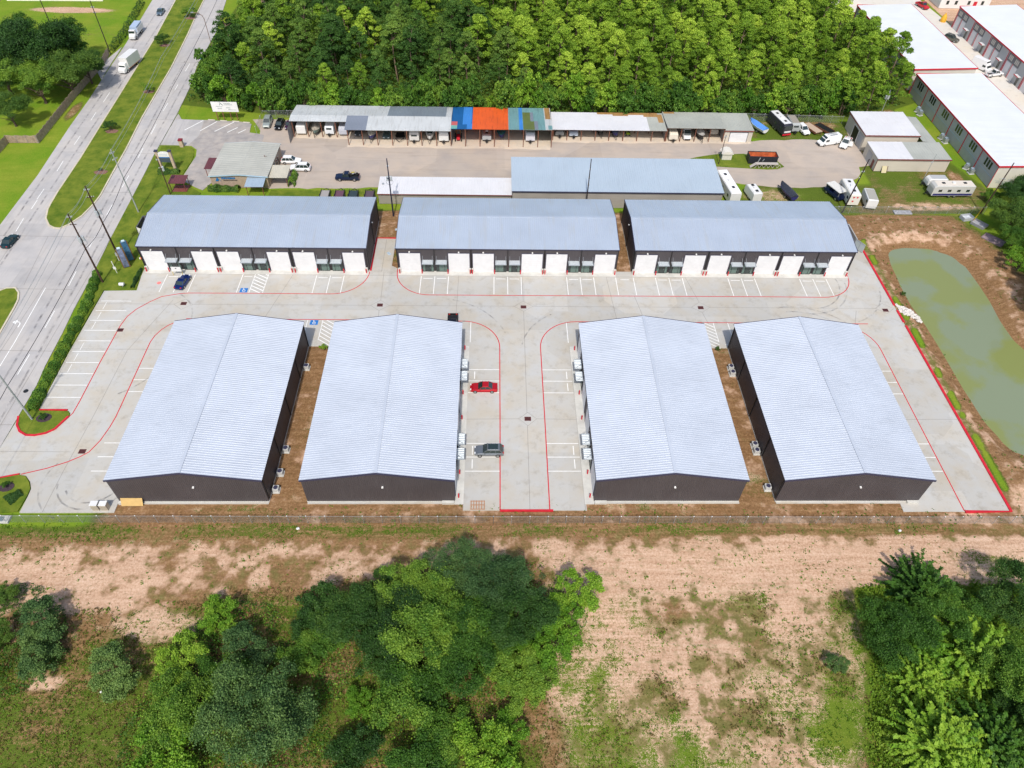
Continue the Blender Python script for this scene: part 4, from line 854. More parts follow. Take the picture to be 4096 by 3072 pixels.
MB().tube((0,0,0),(0,0,0.5),0.06,n=6).tube((0.1,0.2,0),(0.5,0.1,0.12),0.04,n=5).build('vent_pipe', M_RUST, t, loc=(4.3,8.0,3.3))
# lettering on the gable: blue logo, seven blue letter blocks, small dark line (not legible in the photograph)
M_SIGNB = mat('sign_blue', (0.01,0.16,0.42), 0.5); M_SIGND = mat('sign_dark', (0.03,0.03,0.05), 0.5)
mb = MB(); yy = -0.12
mb.add([(-5.4,yy,1.75),(-4.85,yy,2.75),(-4.55,yy,2.2),(-4.75,yy,1.75)],[(0,1,2,3)]).add([(-4.85,yy-0.01,2.75),(-4.7,yy-0.01,2.5),(-4.0,yy-0.01,1.65),(-4.3,yy-0.01,1.85)],[(0,3,2,1)]); mb.build('logo', M_SIGNB, t)
mb = MB(); x = -3.95
for wdt in (0.5,0.42,0.45,0.4,0.4,0.48,0.42):
    mb.box(x,yy,2.25,x+wdt*0.3,yy+0.04,2.72).box(x+wdt*0.6,yy,2.25,x+wdt*0.82,yy+0.04,2.72).box(x+wdt*0.3,yy,2.42,x+wdt*0.6,yy+0.04,2.56 if int(wdt*100)%2 else 2.72); x += wdt+0.02
mb.build('blue_lettering', M_SIGNB, t)
mb = MB(); x = -3.6; rr = random.Random(4)
for i in range(15): h_ = rr.choice((0.16,0.22)); mb.box(x,yy,1.88,x+0.06,yy+0.03,1.88+h_).box(x+0.1,yy,1.88,x+0.14,yy+0.03,1.88+h_*0.9).box(x+0.06,yy,1.95,x+0.1,yy+0.03,2.0); x += 0.215
mb.build('dark_lettering', M_SIGND, t)
for i, x in enumerate((-6.43, -6.43)): pass
for y_, nm_ in ((3,'window'),(7,'window'),(10.5,'window')):
    o = MB().box(0,-0.5,1.0,0.06,0.5,2.1).build('window', M_GLASS, t, loc=(X1+0.03,y_,0)); MB().box(0,-0.56,0.94,0.045,0.56,1.0).box(0,-0.56,2.1,0.045,0.56,2.16).build('frame', M_WHITE, o)
o = MB().box(0,-0.45,0.05,0.06,0.45,2.1).build('entrance_door', M_GLASS, t, loc=(X1+0.03,9,0))
def awning(parent, name, x0, x1, y0, y1, z0, z1, m, posts, pitch=0.35):
    mb = MB(); roof_plane(mb, (x0,y0,z0),(x1,y0,z0),(x0,y1,z1),(x1,y1,z1),pitch,0.03,0.06); o = mb.build(name, m, parent)
    for (x, y) in posts: MB().box(-0.06,-0.06,0,0.06,0.06,z0).build('post', M_BROWNT, o, loc=(x,y,0))
    return o
M_BLA = metal_panel('blue_grey_awning', (0.40,0.50,0.60), (0.33,0.38,0.42), (2,.3,.3), 0.2, 0.5, 0.05); M_MAR = pm('maroon_sheet', (0.16,0.05,0.06), (0.10,0.035,0.04), 0.5)
awning(t, 'porch_roof', 2.0, 6.2, -3.4, 0.1, 2.35, 2.75, M_BLA, ((2.3,-3.1),(5.9,-3.1)))
awning(t, 'side_porch', X1, X1+4.4, 0.3, 5.1, 2.45, 2.85, pm('cream_sheet',(0.60,0.56,0.46),(0.45,0.42,0.36),0.3), ((X1+4.1,0.6),(X1+4.1,4.8)))
awning(t, 'entrance_awning', X0-2.6, X0+0.05, 4.0, 8.6, 2.3, 2.5, M_MAR, ((X0-2.3,4.3),(X0-2.3,8.3)))
t = thing('picnic_shelter', 'small brown roofed shelter on posts on the lawn left of the tan office', 'shelter', (-71.9,144.1,0))
awning(t, 'roof', -1.9, 1.9, -1.0, 2.2, 2.25, 2.5, M_MAR, ((-1.6,-0.8),(1.6,-0.8),(-1.6,1.9),(1.6,1.9))); MB().box(-1.7,-0.8,0,1.7,1.9,0.1).box(-0.9,0.2,0.68,0.9,0.9,0.74).box(-0.7,0.5,0.1,-0.6,0.6,0.68).box(0.6,0.5,0.1,0.7,0.6,0.68).build('table', M_BROWNT, t)
# cream workshops on the right
zA = lambda x, y: 4.25+(y-165.5)*0.02
t, z, (X0,X1,Y0,Y1) = shed('workshop', 'larger cream workshop with an open bay door in its left wall', 'workshop', 93.1, 106.8, 165.4, 177.0, zA, M_CREAM, M_WHS)
mb = MB(); patch(mb, X0-0.15, X1+0.15, -0.25, Y1+0.2, lambda y: z(0,y), M_WHS, 1.2); mb.build('roof', None, t); MB().box(X0-0.2,-0.32,4.0,X1+0.2,-0.26,4.3).box(X0-0.22,-0.3,4.05,X0-0.16,Y1+0.2,4.3).build('trim', M_BROWNT, t)
o = MB().box(-1.6,-0.05,0,1.6,0,3.4).build('bay_opening', M_BLACK, t); loc_frame(o,'W',X0-0.03,5.4); MB().box(-1.75,-0.1,0,-1.6,0,3.5).box(1.6,-0.1,0,1.75,0,3.5).box(-1.6,-0.1,3.4,1.6,0,3.5).build('door_frame', M_WHITE, o)  # black panel on the wall stands in for the bay's unlit inside
o = MB().box(-1.3,-0.08,0,1.3,-0.02,3.4).build('garage_door', mat('grey_door',(0.38,0.38,0.38),0.6), t); loc_frame(o,'W',X0-0.03,2.0)
mb = MB(); X2 = X1+3.8; mb.use(M_GRS); roof_plane(mb,(X1+0.15,-2.0,3.7),(X2,-2.0,3.4),(X1+0.15,Y1-0.5,3.7),(X2,Y1-0.5,3.4),0.5,0.03,0.05); mb.build('lean_to_roof', None, t)
w = MB(); hsiding(w,(X1,-1.9),(X2-0.1,-1.9),0,lambda q:3.6-q*0.08); hsiding(w,(X2-0.1,-1.9),(X2-0.1,Y1-0.6),0,lambda q:3.4); w.build('lean_to_wall', M_CREAM, t)
zB = lambda x, y: 3.35+(y-155.6)*0.03
t, z, (X0,X1,Y0,Y1) = shed('workshop', 'lower cream workshop with a half white, half grey roof and a dark red side door', 'workshop', 93.0, 110.9, 155.6, 163.2, zB, M_CREAM, M_WHS)
mb = MB(); patch(mb, X0-0.15, X0+8.6, -0.25, Y1+0.1, lambda y: z(0,y), M_WHS, 1.2); patch(mb, X0+8.6, X1+0.15, -0.25, Y1+0.1, lambda y: z(0,y), M_GRS, 0.7); mb.build('roof', None, t)
MB().box(X0-0.2,-0.32,3.1,X1+0.2,-0.26,3.4).box(X0-0.12,-0.12,0,X0,-0.03,3.2).build('trim', M_BROWNT, t)
o = MB().box(-0.5,-0.07,0,0.5,-0.02,2.1).build('side_door', M_BROWNT, t); loc_frame(o,'W',X0-0.02,1.6)
o = MB().box(-1.3,-0.06,0,1.3,-0.02,2.7).build('garage_door', mat('grey_door',(0.38,0.38,0.38),0.6), t); loc_frame(o,'W',X0-0.02,4.3)
t = thing('leaning_board', 'pale yellow board on a frame leaning against the cream workshop wall', 'board', (95.3,155.0,0)); MB().add([(-0.6,-0.25,0),(0.6,-0.25,0),(0.6,0.4,1.5),(-0.6,0.4,1.5),(-0.6,-0.2,0),(0.6,-0.2,0),(0.6,0.45,1.5),(-0.6,0.45,1.5)],[(0,1,2,3),(7,6,5,4),(0,3,7,4),(1,5,6,2),(3,2,6,7)]).build('panel', mat('board_yellow',(0.55,0.48,0.3),0.8), t); MB().path([(0.7,-0.2,0),(0.8,0.4,1.5),(1.1,0.5,0)],0.04).build('prop', M_RUST, t)
# white and grey business units with red trim
M_UWALL = mat('light_grey_panel', (0.42,0.43,0.43), 0.6, var=0.05, vscale=0.6); M_UCREAM = mat('cream_end_wall', (0.60,0.57,0.50), 0.7, var=0.05); M_UROOF = metal_panel('bright_white_roof', (0.66,0.685,0.72), (0.54,0.585,0.63), (.1,1.6,.1), 0.3, 0.4, 0.06, metal=0.05)
M_DKG = mat('dark_grey_fascia', (0.15,0.15,0.16), 0.6)
def unit(label, x0, x1, y0, y1, he, hr, bays, side, wallm):
    t = thing('business_unit', label, 'warehouse', ((x0+x1)/2,y0,0), 0, 'white roofed business units with red trim'); hw = (x1-x0)/2; D = y1-y0
    lo, hi = (he, hr) if side == 'W' else (he, hr); zl_ = lambda x: he+(x+hw)/(2*hw)*(hr-he)
    w = MB().use(wallm).quad((-hw,D,0),(-hw,0,0),(-hw,0,he),(-hw,D,he)).quad((hw,0,0),(hw,D,0),(hw,D,hr),(hw,0,hr))
    w.use(M_UCREAM).quad((-hw,0,0),(hw,0,0),(hw,0,hr),(-hw,0,he)).quad((hw,D,0),(-hw,D,0),(-hw,D,he),(hw,D,hr)); w.build('wall', None, t)
    r = MB(); roof_plane(r,(-hw-0.15,-0.15,he),(-hw-0.15,D+0.15,he),(hw+0.15,-0.15,hr),(hw+0.15,D+0.15,hr),0.6,0.05,0.08); r.build('roof', M_UROOF, t)
    g = MB().frust([(-hw-0.25,-0.25,he-0.2),(hw+0.25,-0.25,hr-0.2),(hw+0.25,-0.15,hr-0.2),(-hw-0.25,-0.15,he-0.2)],[(-hw-0.25,-0.25,he+0.18),(hw+0.25,-0.25,hr+0.18),(hw+0.25,-0.15,hr+0.18),(-hw-0.25,-0.15,he+0.18)])
    g.box(-hw-0.25,-0.15,he-0.2,-hw-0.15,D+0.25,he+0.15).box(hw+0.15,-0.15,hr-0.2,hw+0.25,D+0.25,hr+0.15).box(-hw-0.25,D+0.15,he-0.1,hw,D+0.25,he+0.3)
    for i in range(bays+1): g.box(-hw-0.12,i*D/bays-0.09 if i else 0,0,-hw-0.02,i*D/bays+0.09,he-0.2)
    g.build('red_trim', M_RED, t); return t, hw, D
t, hw, D = unit('near white roofed business unit with red trim, grey left wall with grouped narrow windows', 118.3, 136.4, 148.6, 197.0, 5.7, 6.1, 6, 'W', M_UWALL)
for i in range(6):
    for k in range(3):
        o = MB().box(-0.35,-0.06,3.2,0.35,-0.02,5.0).build('window', M_GLASS, t); loc_frame(o,'W',-hw-0.0,(i+0.5)*D/6+(k-1)*1.15); MB().box(-0.42,-0.04,3.1,0.42,-0.01,3.2).build('frame', M_WHITE, o)
MB().box(-0.03,0,2.35,0,D,2.45).build('rail', M_LBT, t, loc=(-hw-0.02,0,0))
mb = MB()  # faded mural on the cream end wall, an unreadable scrawl in the photograph
M_MUR = mat('mural_blue', (0.22,0.32,0.34), 0.8, var=0.3)
for a, b, c, d in ((-8.3,-4.6,1.9,1.96),(-7.5,-6.9,2.35,2.45),(-6.2,-5.8,2.3,2.4),(-5.4,-4.4,2.3,2.38)): mb.box(a,-0.03,c,b,-0.01,d)
for i in range(9): mb.path([(-7.8+i*0.45,-0.03,1.3+0.2*math.sin(i)),(-7.6+i*0.45,-0.03,1.75),(-7.4+i*0.45,-0.03,1.25)],0.035,4)
mb.path([(-6.8,-0.03,1.15),(-5,-0.03,0.95),(-3,-0.03,1.0),(-1.8,-0.03,1.35),(-2.6,-0.03,1.8)],0.07,5); mb.build('wall_mural', M_MUR, t)
t, hw, D = unit('far white roofed business unit with red trim rising behind the edge of the woods', 118.6, 136.0, 199.6, 247.0, 6.0, 6.6, 6, 'W', M_UWALL)
t, hw, D = unit('grey fronted business unit with red door frames and white doors at the right edge', 152.4, 170.5, 168.0, 246.5, 6.3, 7.2, 7, 'W', M_UWALL)
bw = D/7
for i in range(7):
    y = D-(i+0.5)*bw
    o = MB().box(-3.3,-0.05,3.9,3.3,-0.01,6.0).build('fascia', M_DKG, t); loc_frame(o,'W',-hw,y+1.9)
    for s in (-1, 1):
        rollup_o = MB().box(-1.25,-0.09,0,1.25,-0.03,3.7).build('garage_door', M_DOOR, t); loc_frame(rollup_o,'W',-hw,y+1.9+s*1.75)
        o = MB().box(-1.42,-0.16,0,-1.25,0,4.0).build('door_frame', M_RED, t); loc_frame(o,'W',-hw,y+1.9+s*1.75)
        for k in range(3):
            o = MB().box(-0.22,-0.1,4.3,0.22,-0.06,5.6).build('window', mat('pale_blind',(0.55,0.52,0.46),0.5), t); loc_frame(o,'W',-hw,y+1.9+s*1.7+(k-1)*0.7)
    c = MB().box(-1.1,-1.1,2.7,1.1,0,2.85).build('entrance_canopy', M_WHITE, t); loc_frame(c,'W',-hw,y-3.5); MB().box(-1.15,-1.16,2.68,1.15,-1.1,2.9).build('canopy_edge', M_RED, c)
    o = MB().box(-0.5,-0.08,0,0.5,-0.02,2.3).build('entrance_door', M_GLASS, t); loc_frame(o,'W',-hw,y-3.5)
t = thing('site_office', 'white single storey building with small windows at the top right behind the grey unit', 'building', (163.5,263.2,0))
MB().box(-8.5,0,0,9,9,3.6).build('wall', M_WHITE, t); r = MB(); roof_plane(r,(-8.8,-0.4,3.6),(9.3,-0.4,3.6),(-8.8,4.5,5),(9.3,4.5,5)); roof_plane(r,(-8.8,9.4,3.6),(9.3,9.4,3.6),(-8.8,4.5,5),(9.3,4.5,5)); r.build('roof', M_UROOF, t)
for x in (-6,-3,1.5,6.3): o = MB().box(-0.45,-0.06,1.3,0.45,-0.02,2.5).build('window', M_GLASS, t, loc=(x,0,0)); MB().box(-0.52,-0.05,1.2,0.52,-0.01,1.3).build('frame', M_STEEL, o)
MB().box(-0.6,-0.08,0,0.6,-0.02,2.3).build('entrance_door', M_RED, t, loc=(3.8,0,0))
# trash enclosures beside the rear row
t = thing('dumpster_enclosure', 'grey concrete block bin enclosure with metal gates behind the right rear warehouse', 'bin enclosure', (75.0,124.6,0))
M_BLK = mat('block_wall', (0.40,0.40,0.40), 0.85, var=0.1)
MB().box(-2.0,5.2,0,2.6,5.4,2.2).box(2.4,0,0,2.6,5.2,2.2).box(-2.0,0,0,-1.8,5.2,2.2).build('wall', M_BLK, t)
gt = MB().box(0,-0.05,0.1,2.4,0.02,2.1).build('gate', mat('gate_panel',(0.48,0.55,0.58),0.5,metal=0.2), t, loc=(2.5,0,0)); gt.rotation_euler.z = R(-62); MB().box(0,-0.09,0.1,2.4,-0.05,0.2).box(0,-0.09,2.0,2.4,-0.05,2.1).box(1.15,-0.09,0.2,1.25,-0.05,2.0).build('frame', M_STEEL, gt)
MB().tube((0.4,2,0.0),(1.4,4.6,1.6),0.12,n=6).build('timber', mat('bare_timber',(0.5,0.38,0.24),0.8), t)
t = thing('dumpster_enclosure', 'bin enclosure with white ribbed gates beside the left end of the left rear warehouse', 'bin enclosure', (-74.0,126.5,0))
MB().box(-1.2,4.0,0,2.6,4.2,2.2).box(-1.3,0,0,-1.1,4.0,2.2).build('wall', mat('dark_enclosure',(0.10,0.10,0.11),0.7), t)
gt = MB(); ribbed_wall(gt,(0,0),(2.6,0),0.15,lambda q:2.2,0.25); gt = gt.build('gate', M_WHITE, t, loc=(-1.2,0,0)); gt.rotation_euler.z = R(-25)
# ------------------------------------------------------------------ vehicles (front faces local +x)
def paint(name, c, metal=0.3): return mat('car_paint_'+name, c, 0.25, metal, spec=0.6)
def wheel(parent, x, y, r=0.34, w=0.24):
    s = 1 if y > 0 else -1
    o = MB().tube((0,-w/2,0),(0,w/2,0),r,r,14).build('wheel', M_TYRE, parent, loc=(x,y,r)); MB().tube((0,s*w/2,0),(0,s*(w/2+0.015),0),r*0.62,r*0.55,10).build('rim', M_RIM, o); return o
def ring(x, w, zb, zs, zt, k=0.9): return [(x,-w*0.96,zb),(x,-w,zb+0.12),(x,-w,zs),(x,-w*k,zt),(x,w*k,zt),(x,w,zs),(x,w,zb+0.12),(x,w*0.96,zb)]
def car(label, x, y, head, kind='sedan', L=4.75, W=1.82, H=1.45, p=None, z=ZP, glassroof=False, cat=None, black_roof=False, open_door=False):
    t = thing({'sedan':'parked_car','suv':'parked_suv','pickup':'pickup_truck'}[kind], label, cat or {'sedan':'car','suv':'SUV','pickup':'pickup truck'}[kind], (x,y,z), R(head))
    h = L/2; w = W/2; zb = 0.24 if kind == 'sedan' else 0.34; bl = {'sedan':0.88,'suv':1.02,'pickup':1.08}[kind]*H/{'sedan':1.45,'suv':1.75,'pickup':1.85}[kind]; hd = bl-0.10
    b = MB()
    if kind == 'sedan': st = [(-h,0.72,zb+.1,.6,.72),(-h+.12,0.93,zb,.72,bl-.02),(-h*0.6,1,zb,.75,bl),(0,1,zb,.72,bl-0.02),(h*0.42,1,zb,.7,bl-.03),(h*0.75,.97,zb,.64,hd),(h-.2,.86,zb,.58,hd-.14),(h,.78,zb+.08,.45,.58)]
    elif kind == 'suv': st = [(-h,0.85,zb,.7,bl-.1),(-h+.1,0.96,zb,.8,bl),(-h*0.5,1,zb,.82,bl),(h*0.4,1,zb,.82,bl),(h*0.75,.97,zb,.75,hd),(h-.15,.88,zb,.7,hd-.1),(h,.72,zb+.05,.6,.72)]
    else: st = [(-h*0.20,1,zb+.1,.85,bl),(h*0.42,1,zb+.1,.85,bl),(h*0.75,.98,zb+.1,.8,bl-.03),(h-.12,.92,zb+.08,.75,hd-.04),(h,.84,zb+.1,.65,.85)]
    b.loft([ring(xx,w*k,z0,zs,zt) for xx,k,z0,zs,zt in st])
    if kind == 'pickup':
        x0, x1 = -h, -h*0.20; zt = bl-0.06
        b.box(x0,-w,zb+.15,x1,-w+.09,zt).box(x0,w-.09,zb+.15,x1,w,zt).box(x0,-w+.09,zb+.15,x0+.08,w-.09,zt)
        b.use(M_BLACK if p is None else b.mats[b.cur] if b.mats else p)
    body = b.build('body', p, t)
    if kind == 'pickup': MB().box(-h+.08,-w+.09,zb+.15,-h*0.20,w-.09,zb+.3).build('cargo_bed', M_BLACK, t)
    # glasshouse
    if kind == 'sedan': bx0,bx1,tx0,tx1 = -h*0.66,h*0.42,-h*0.34,h*0.08
    elif kind == 'suv': bx0,bx1,tx0,tx1 = -h*0.95,h*0.44,-h*0.72,h*0.10
    else: bx0,bx1,tx0,tx1 = -h*0.20,h*0.44,-h*0.13,h*0.20
    iw, tw = w*0.88, w*0.72
    g = MB().frust([(bx0,-iw,bl-.05),(bx1,-iw,bl-.05),(bx1,iw,bl-.05),(bx0,iw,bl-.05)],[(tx0,-tw,H-.04),(tx1,-tw,H-.04),(tx1,tw,H-.04),(tx0,tw,H-.04)])
    g.build('window', M_GLASS, t)
    rm = M_BLACK if black_roof else p
    r = MB().frust([(tx0-.03,-tw-.02,H-.05),(tx1+.03,-tw-.02,H-.05),(tx1+.03,tw+.02,H-.05),(tx0-.03,tw+.02,H-.05)],[(tx0+.1,-tw+.08,H),(tx1-.08,-tw+.08,H),(tx1-.08,tw-.08,H),(tx0+.1,tw-.08,H)])
    for s in (-1, 1):
        for fx in ((0.5,) if kind != 'suv' else (0.35,0.68)):
            xb = bx0+(bx1-bx0)*fx; xt = tx0+(tx1-tx0)*fx; r.path([(xb,s*(iw+.012),bl-.05),(xt,s*(tw+.012),H-.03)],0.035,4)
        r.path([(bx1,s*iw,bl-.05),(tx1,s*tw,H-.03)],0.04,4); r.path([(bx0,s*iw,bl-.05),(tx0,s*tw,H-.03)],0.05,4)
    ro = r.build('roof', rm, t)
    if glassroof: MB().box(tx0+.25,-tw+.15,H,tx1-.1,tw-.15,H+.012).build('glass_roof', M_GLASS, ro)
    if kind == 'suv' and not glassroof:
        q = MB()
        for s in (-1, 1): q.tube((tx0+.15,s*(tw-.05),H+.04),(tx1-.1,s*(tw-.05),H+.04),.025,n=5)
        q.build('roof_rail', M_STEEL, ro)
    wr = {'sedan':.33,'suv':.37,'pickup':.40}[kind]
    for fx in (-0.60, 0.62):
        for s in (-1, 1): wheel(t, h*fx, s*(w-.10), wr)
    for s in (-1, 1):
        MB().box(h-.22,s*w*.62-.16,.56 if kind=='sedan' else .68,h-.03,s*w*.62+.16,.68 if kind=='sedan' else .82).build('headlight', M_LAMPW, t)
        MB().box(-h-.01,s*w*.70-.14,.66 if kind=='sedan' else .75,-h+.14,s*w*.70+.14,.80 if kind=='sedan' else .98).build('tail_light', M_TAILR, t)
        MB().box(bx1-.45,s*(w+.02)-.09,bl-.05,bx1-.3,s*(w+.02)+.09,bl+.1).build('mirror', p, t)
    MB().box(h-.05,-w*.42,.36,h+.01,w*.42,.56).build('grille', M_BLACK, t)
    if open_door:
        o = MB().box(0,-.03,.4,1.0,.03,bl).box(.1,-.02,bl,.85,.02,H-.15).build('open_door', p, t, loc=(h*.30,w,0)); o.rotation_euler.z = R(115)
    return t
WHT = paint('white', (0.80,0.80,0.80), 0.0)
car('red sedan parked facing the second front warehouse in the centre aisle', -1.75, 82.9, 180, 'sedan', 4.75, 1.85, 1.42, paint('red', (0.50,0.01,0.02)))
car('silver grey crossover with a dark glass roof straddling the red line in the centre aisle', -0.75, 69.2, 180, 'suv', 4.7, 1.9, 1.62, paint('silver_grey', (0.24,0.26,0.28), .6), glassroof=True)
car('dark blue coupe parked nose in before the left rear warehouse', -61.5, 110.8, 82, 'sedan', 4.4, 1.85, 1.30, paint('deep_blue', (0.005,0.025,0.16), .5))
car('dark teal car crossing the junction at the left edge', -100.8, 123.6, 86, 'sedan', 4.6, 1.8, 1.45, paint('dark_teal', (0.015,0.05,0.06), .5), cat='car')
car('black pickup parked with its cargo bed out behind the second front warehouse', -7.8, 98.6, -90, 'pickup', 5.7, 1.95, 1.85, paint('black', (0.012,0.014,0.02), .4))
car('white crossover parked by the tan office, the farther of the two white ones', -49.0, 156.4, 0, 'suv', 4.7, 1.85, 1.66, WHT)
car('large white SUV parked by the tan office, the nearer of the two white ones', -46.3, 153.2, 180, 'suv', 5.0, 1.95, 1.78, WHT)
pk = car('dark blue pickup carrying a dirt bike across the gravel yard', -34.5, 149.3, 180, 'pickup', 5.6, 1.95, 1.85, paint('navy', (0.01,0.02,0.06), .4))
car('pale green grey SUV with white roof, leftmost of three cars left of the carports', -58.6, 174.9, -88, 'suv', 4.9, 1.95, 1.85, paint('pale_sage', (0.36,0.40,0.38), .3))
car('black hatchback, middle of the three cars left of the carports', -55.3, 173.8, -96, 'suv', 4.5, 1.85, 1.6, paint('jet', (0.01,0.01,0.012), .3))
car('dark blue and maroon car half hidden at the left end of the carports', -52.8, 173.9, -92, 'sedan', 4.3, 1.8, 1.4, paint('blue_maroon', (0.06,0.015,0.06), .4))
car('white minivan between the grey camper and the flat trailers', 81.0, 174.7, -76, 'suv', 4.8, 1.9, 1.72, WHT)
car('white pickup with its door open in front of the cream workshops', 90.1, 168.0, -124, 'pickup', 5.6, 1.95, 1.85, WHT, open_door=True)
car('olive grey pickup parked in the bright court between the white units', 147.2, 235.4, -52, 'suv', 4.9, 1.9, 1.85, paint('olive_grey', (0.14,0.14,0.11), .4), cat='SUV')
car('red pickup beyond the far white unit at the top edge', 149.2, 263.5, -75, 'pickup', 5.4, 1.95, 1.9, paint('bright_red', (0.55,0.02,0.03), .1))
car('white pickup parked across the bright court between the white units', 149.0, 209.8, 15, 'pickup', 5.6, 1.95, 1.85, WHT)
car('small blue grey car driving on the far carriageway near the top edge', -108.6, 247.0, -86, 'sedan', 4.7, 1.85, 1.45, paint('blue_grey', (0.12,0.17,0.22), .3))
car('dark car at the right edge beside the near white unit', 139.6, 173.6, -60, 'sedan', 4.5, 1.8, 1.45, paint('graphite', (0.04,0.045,0.05), .4))
# dirt bike carried in the pickup bed
t = thing('dirt_bike', 'dirt bike loaded across the back of the dark blue pickup', 'motorbike', (-32.9,149.5,1.0), R(12))
for xx in (-0.75, 0.7): MB().tube((xx,-0.06,0.33),(xx,0.06,0.33),0.33,0.33,14).build('wheel', M_TYRE, t)
MB().path([(-.75,0,.33),(-.1,0,.45),(.3,0,.75),(.45,0,.95),(.7,0,.33)],.04,6).path([(.42,-.35,1.02),(.42,.35,1.02)],.025,5).build('frame', M_STEEL, t); MB().box(-.6,-.12,.75,.2,.12,.88).build('saddle', mat('yellow_plastic',(0.45,0.36,0.02),0.4), t)
def van(label, x, y, head, L=5.9, W=2.05, H=2.5, p=WHT, cat='van', name='parked_van', ladder=False):
    t = thing(name, label, cat, (x,y,ZP), R(head)); h = L/2; w = W/2
    MB().loft([ring(-h,w*.96,.35,1.3,H-.05,.88),ring(-h+.1,w,.32,1.4,H,.88),(ring(h*.38,w,.32,1.35,H,.86)),ring(h*.58,w*.98,.32,1.25,H*.78,.84),ring(h*.76,w*.95,.32,.95,1.15,.9),ring(h-.1,w*.86,.34,.8,.95,.9),ring(h,w*.7,.4,.6,.7,.9)]).build('body', p, t)
    MB().frust([(h*.44,-w*.80,H*.955),(h*.46,-w*.80,H*.955),(h*.46,w*.80,H*.955),(h*.44,w*.80,H*.955)],[(h*.74,-w*.86,1.24),(h*.77,-w*.86,1.22),(h*.77,w*.86,1.22),(h*.74,w*.86,1.24)]).build('windscreen', M_GLASS, t)
    for s in (-1, 1): MB().box(h*.22,s*w-.02,1.25,h*.55,s*w+.02,1.8).build('window', M_GLASS, t)
    MB().box(h-.12,-w*.75,.35,h+.06,w*.75,.62).build('bumper', M_BLACK, t)
    for fx in (-.58,.60):
        for s in (-1, 1): wheel(t, h*fx, s*(w-.12), .36)
    for s in (-1, 1): MB().box(h-.3,s*w*.62-.14,.72,h-.02,s*w*.62+.14,.92).build('headlight', M_LAMPW, t)
    if ladder: MB().box(-h*.7,-w*.55,H+.05,h*.2,-w*.3,H+.12).box(-h*.6,w*.2,H,h*.1,w*.5,H+.18).build('roof_rack', M_STEEL, t)
    return t
van('white high roof van with roof racks parked on the gravel loop', 85.7, 168.4, 197, ladder=True)
van('white high roof van in the bright court beside the white pickup', 147.2, 214.4, -62, 6.2, 2.1, 2.9)
van('white van parked nose out under the grey green carport', 49.4, 171.9, -90, 5.9, 2.0, 2.4)
def box_truck(label, x, y, head, L=8.5, bw=2.4, bh=3.7, cab=WHT, boxm=None, name='box_truck'):
    t = thing(name, label, 'truck', (x,y,ZP), R(head)); h = L/2; w = bw/2; boxm = boxm or M_WHITE
    MB().box(-h,-w,1.0,h-2.3,w,bh).build('cargo_box', boxm, t)
    MB().box(-h,-w-.02,.85,h-2.3,w+.02,1.0).build('skirt', mat('skirt_orange',(0.42,0.16,0.08),0.6), t)
    MB().loft([ring(h-2.15,w*.9,.5,1.6,2.6,.88),ring(h-1.2,w*.9,.5,1.6,2.6,.85),ring(h-.9,w*.88,.5,1.4,1.7,.9),ring(h-.05,w*.8,.5,1.1,1.35,.9),ring(h,w*.75,.5,.9,1.1,.9)]).build('cab', cab, t)
    MB().frust([(h-1.22,-w*.7,2.45),(h-1.2,-w*.7,2.47),(h-1.2,w*.7,2.47),(h-1.22,w*.7,2.45)],[(h-.93,-w*.74,1.72),(h-.87,-w*.74,1.72),(h-.87,w*.74,1.72),(h-.93,w*.74,1.72)]).build('windscreen', M_GLASS, t)
    MB().box(-h+.2,-w*.4,.6,h-.5,w*.4,.9).build('chassis', M_BLACK, t)
    for fx in (-.55,.66):
        for s in (-1, 1): wheel(t, h*fx, s*(w-.2), .48, .3)
    return t
box_truck('white box truck driving towards the camera on the far carriageway', -104.6, 206.6, -100, 8.6)
t = thing('flatbed_truck', 'white truck with a pale blue load turning off the far carriageway', 'truck', (-110.4,229.4,ZP), R(-88))
MB().box(-4.2,-1.15,1.0,1.6,1.15,1.25).box(-4.2,-1.15,1.25,1.2,-1.05,2.4).box(-4.2,1.05,1.25,1.2,1.15,2.4).build('cargo_bed', M_WHITE, t); MB().box(-4.0,-1.0,1.3,1.0,1.0,2.9).build('load', mat('pale_blue_tarp',(0.38,0.47,0.62),0.5), t)
MB().loft([ring(1.8,1.0,.5,1.6,2.5,.88),ring(2.8,1.0,.5,1.6,2.5,.85),ring(3.1,.98,.5,1.4,1.6,.9),ring(4.0,.85,.5,1.0,1.2,.9)]).build('cab', M_WHITE, t); MB().box(2.95,-.8,1.65,3.05,.8,2.4).build('windscreen', M_GLASS, t)
for fx in (-2.6,-1.6,3.0):
    for s in (-1, 1): wheel(t, fx, s*.95, .48, .3)
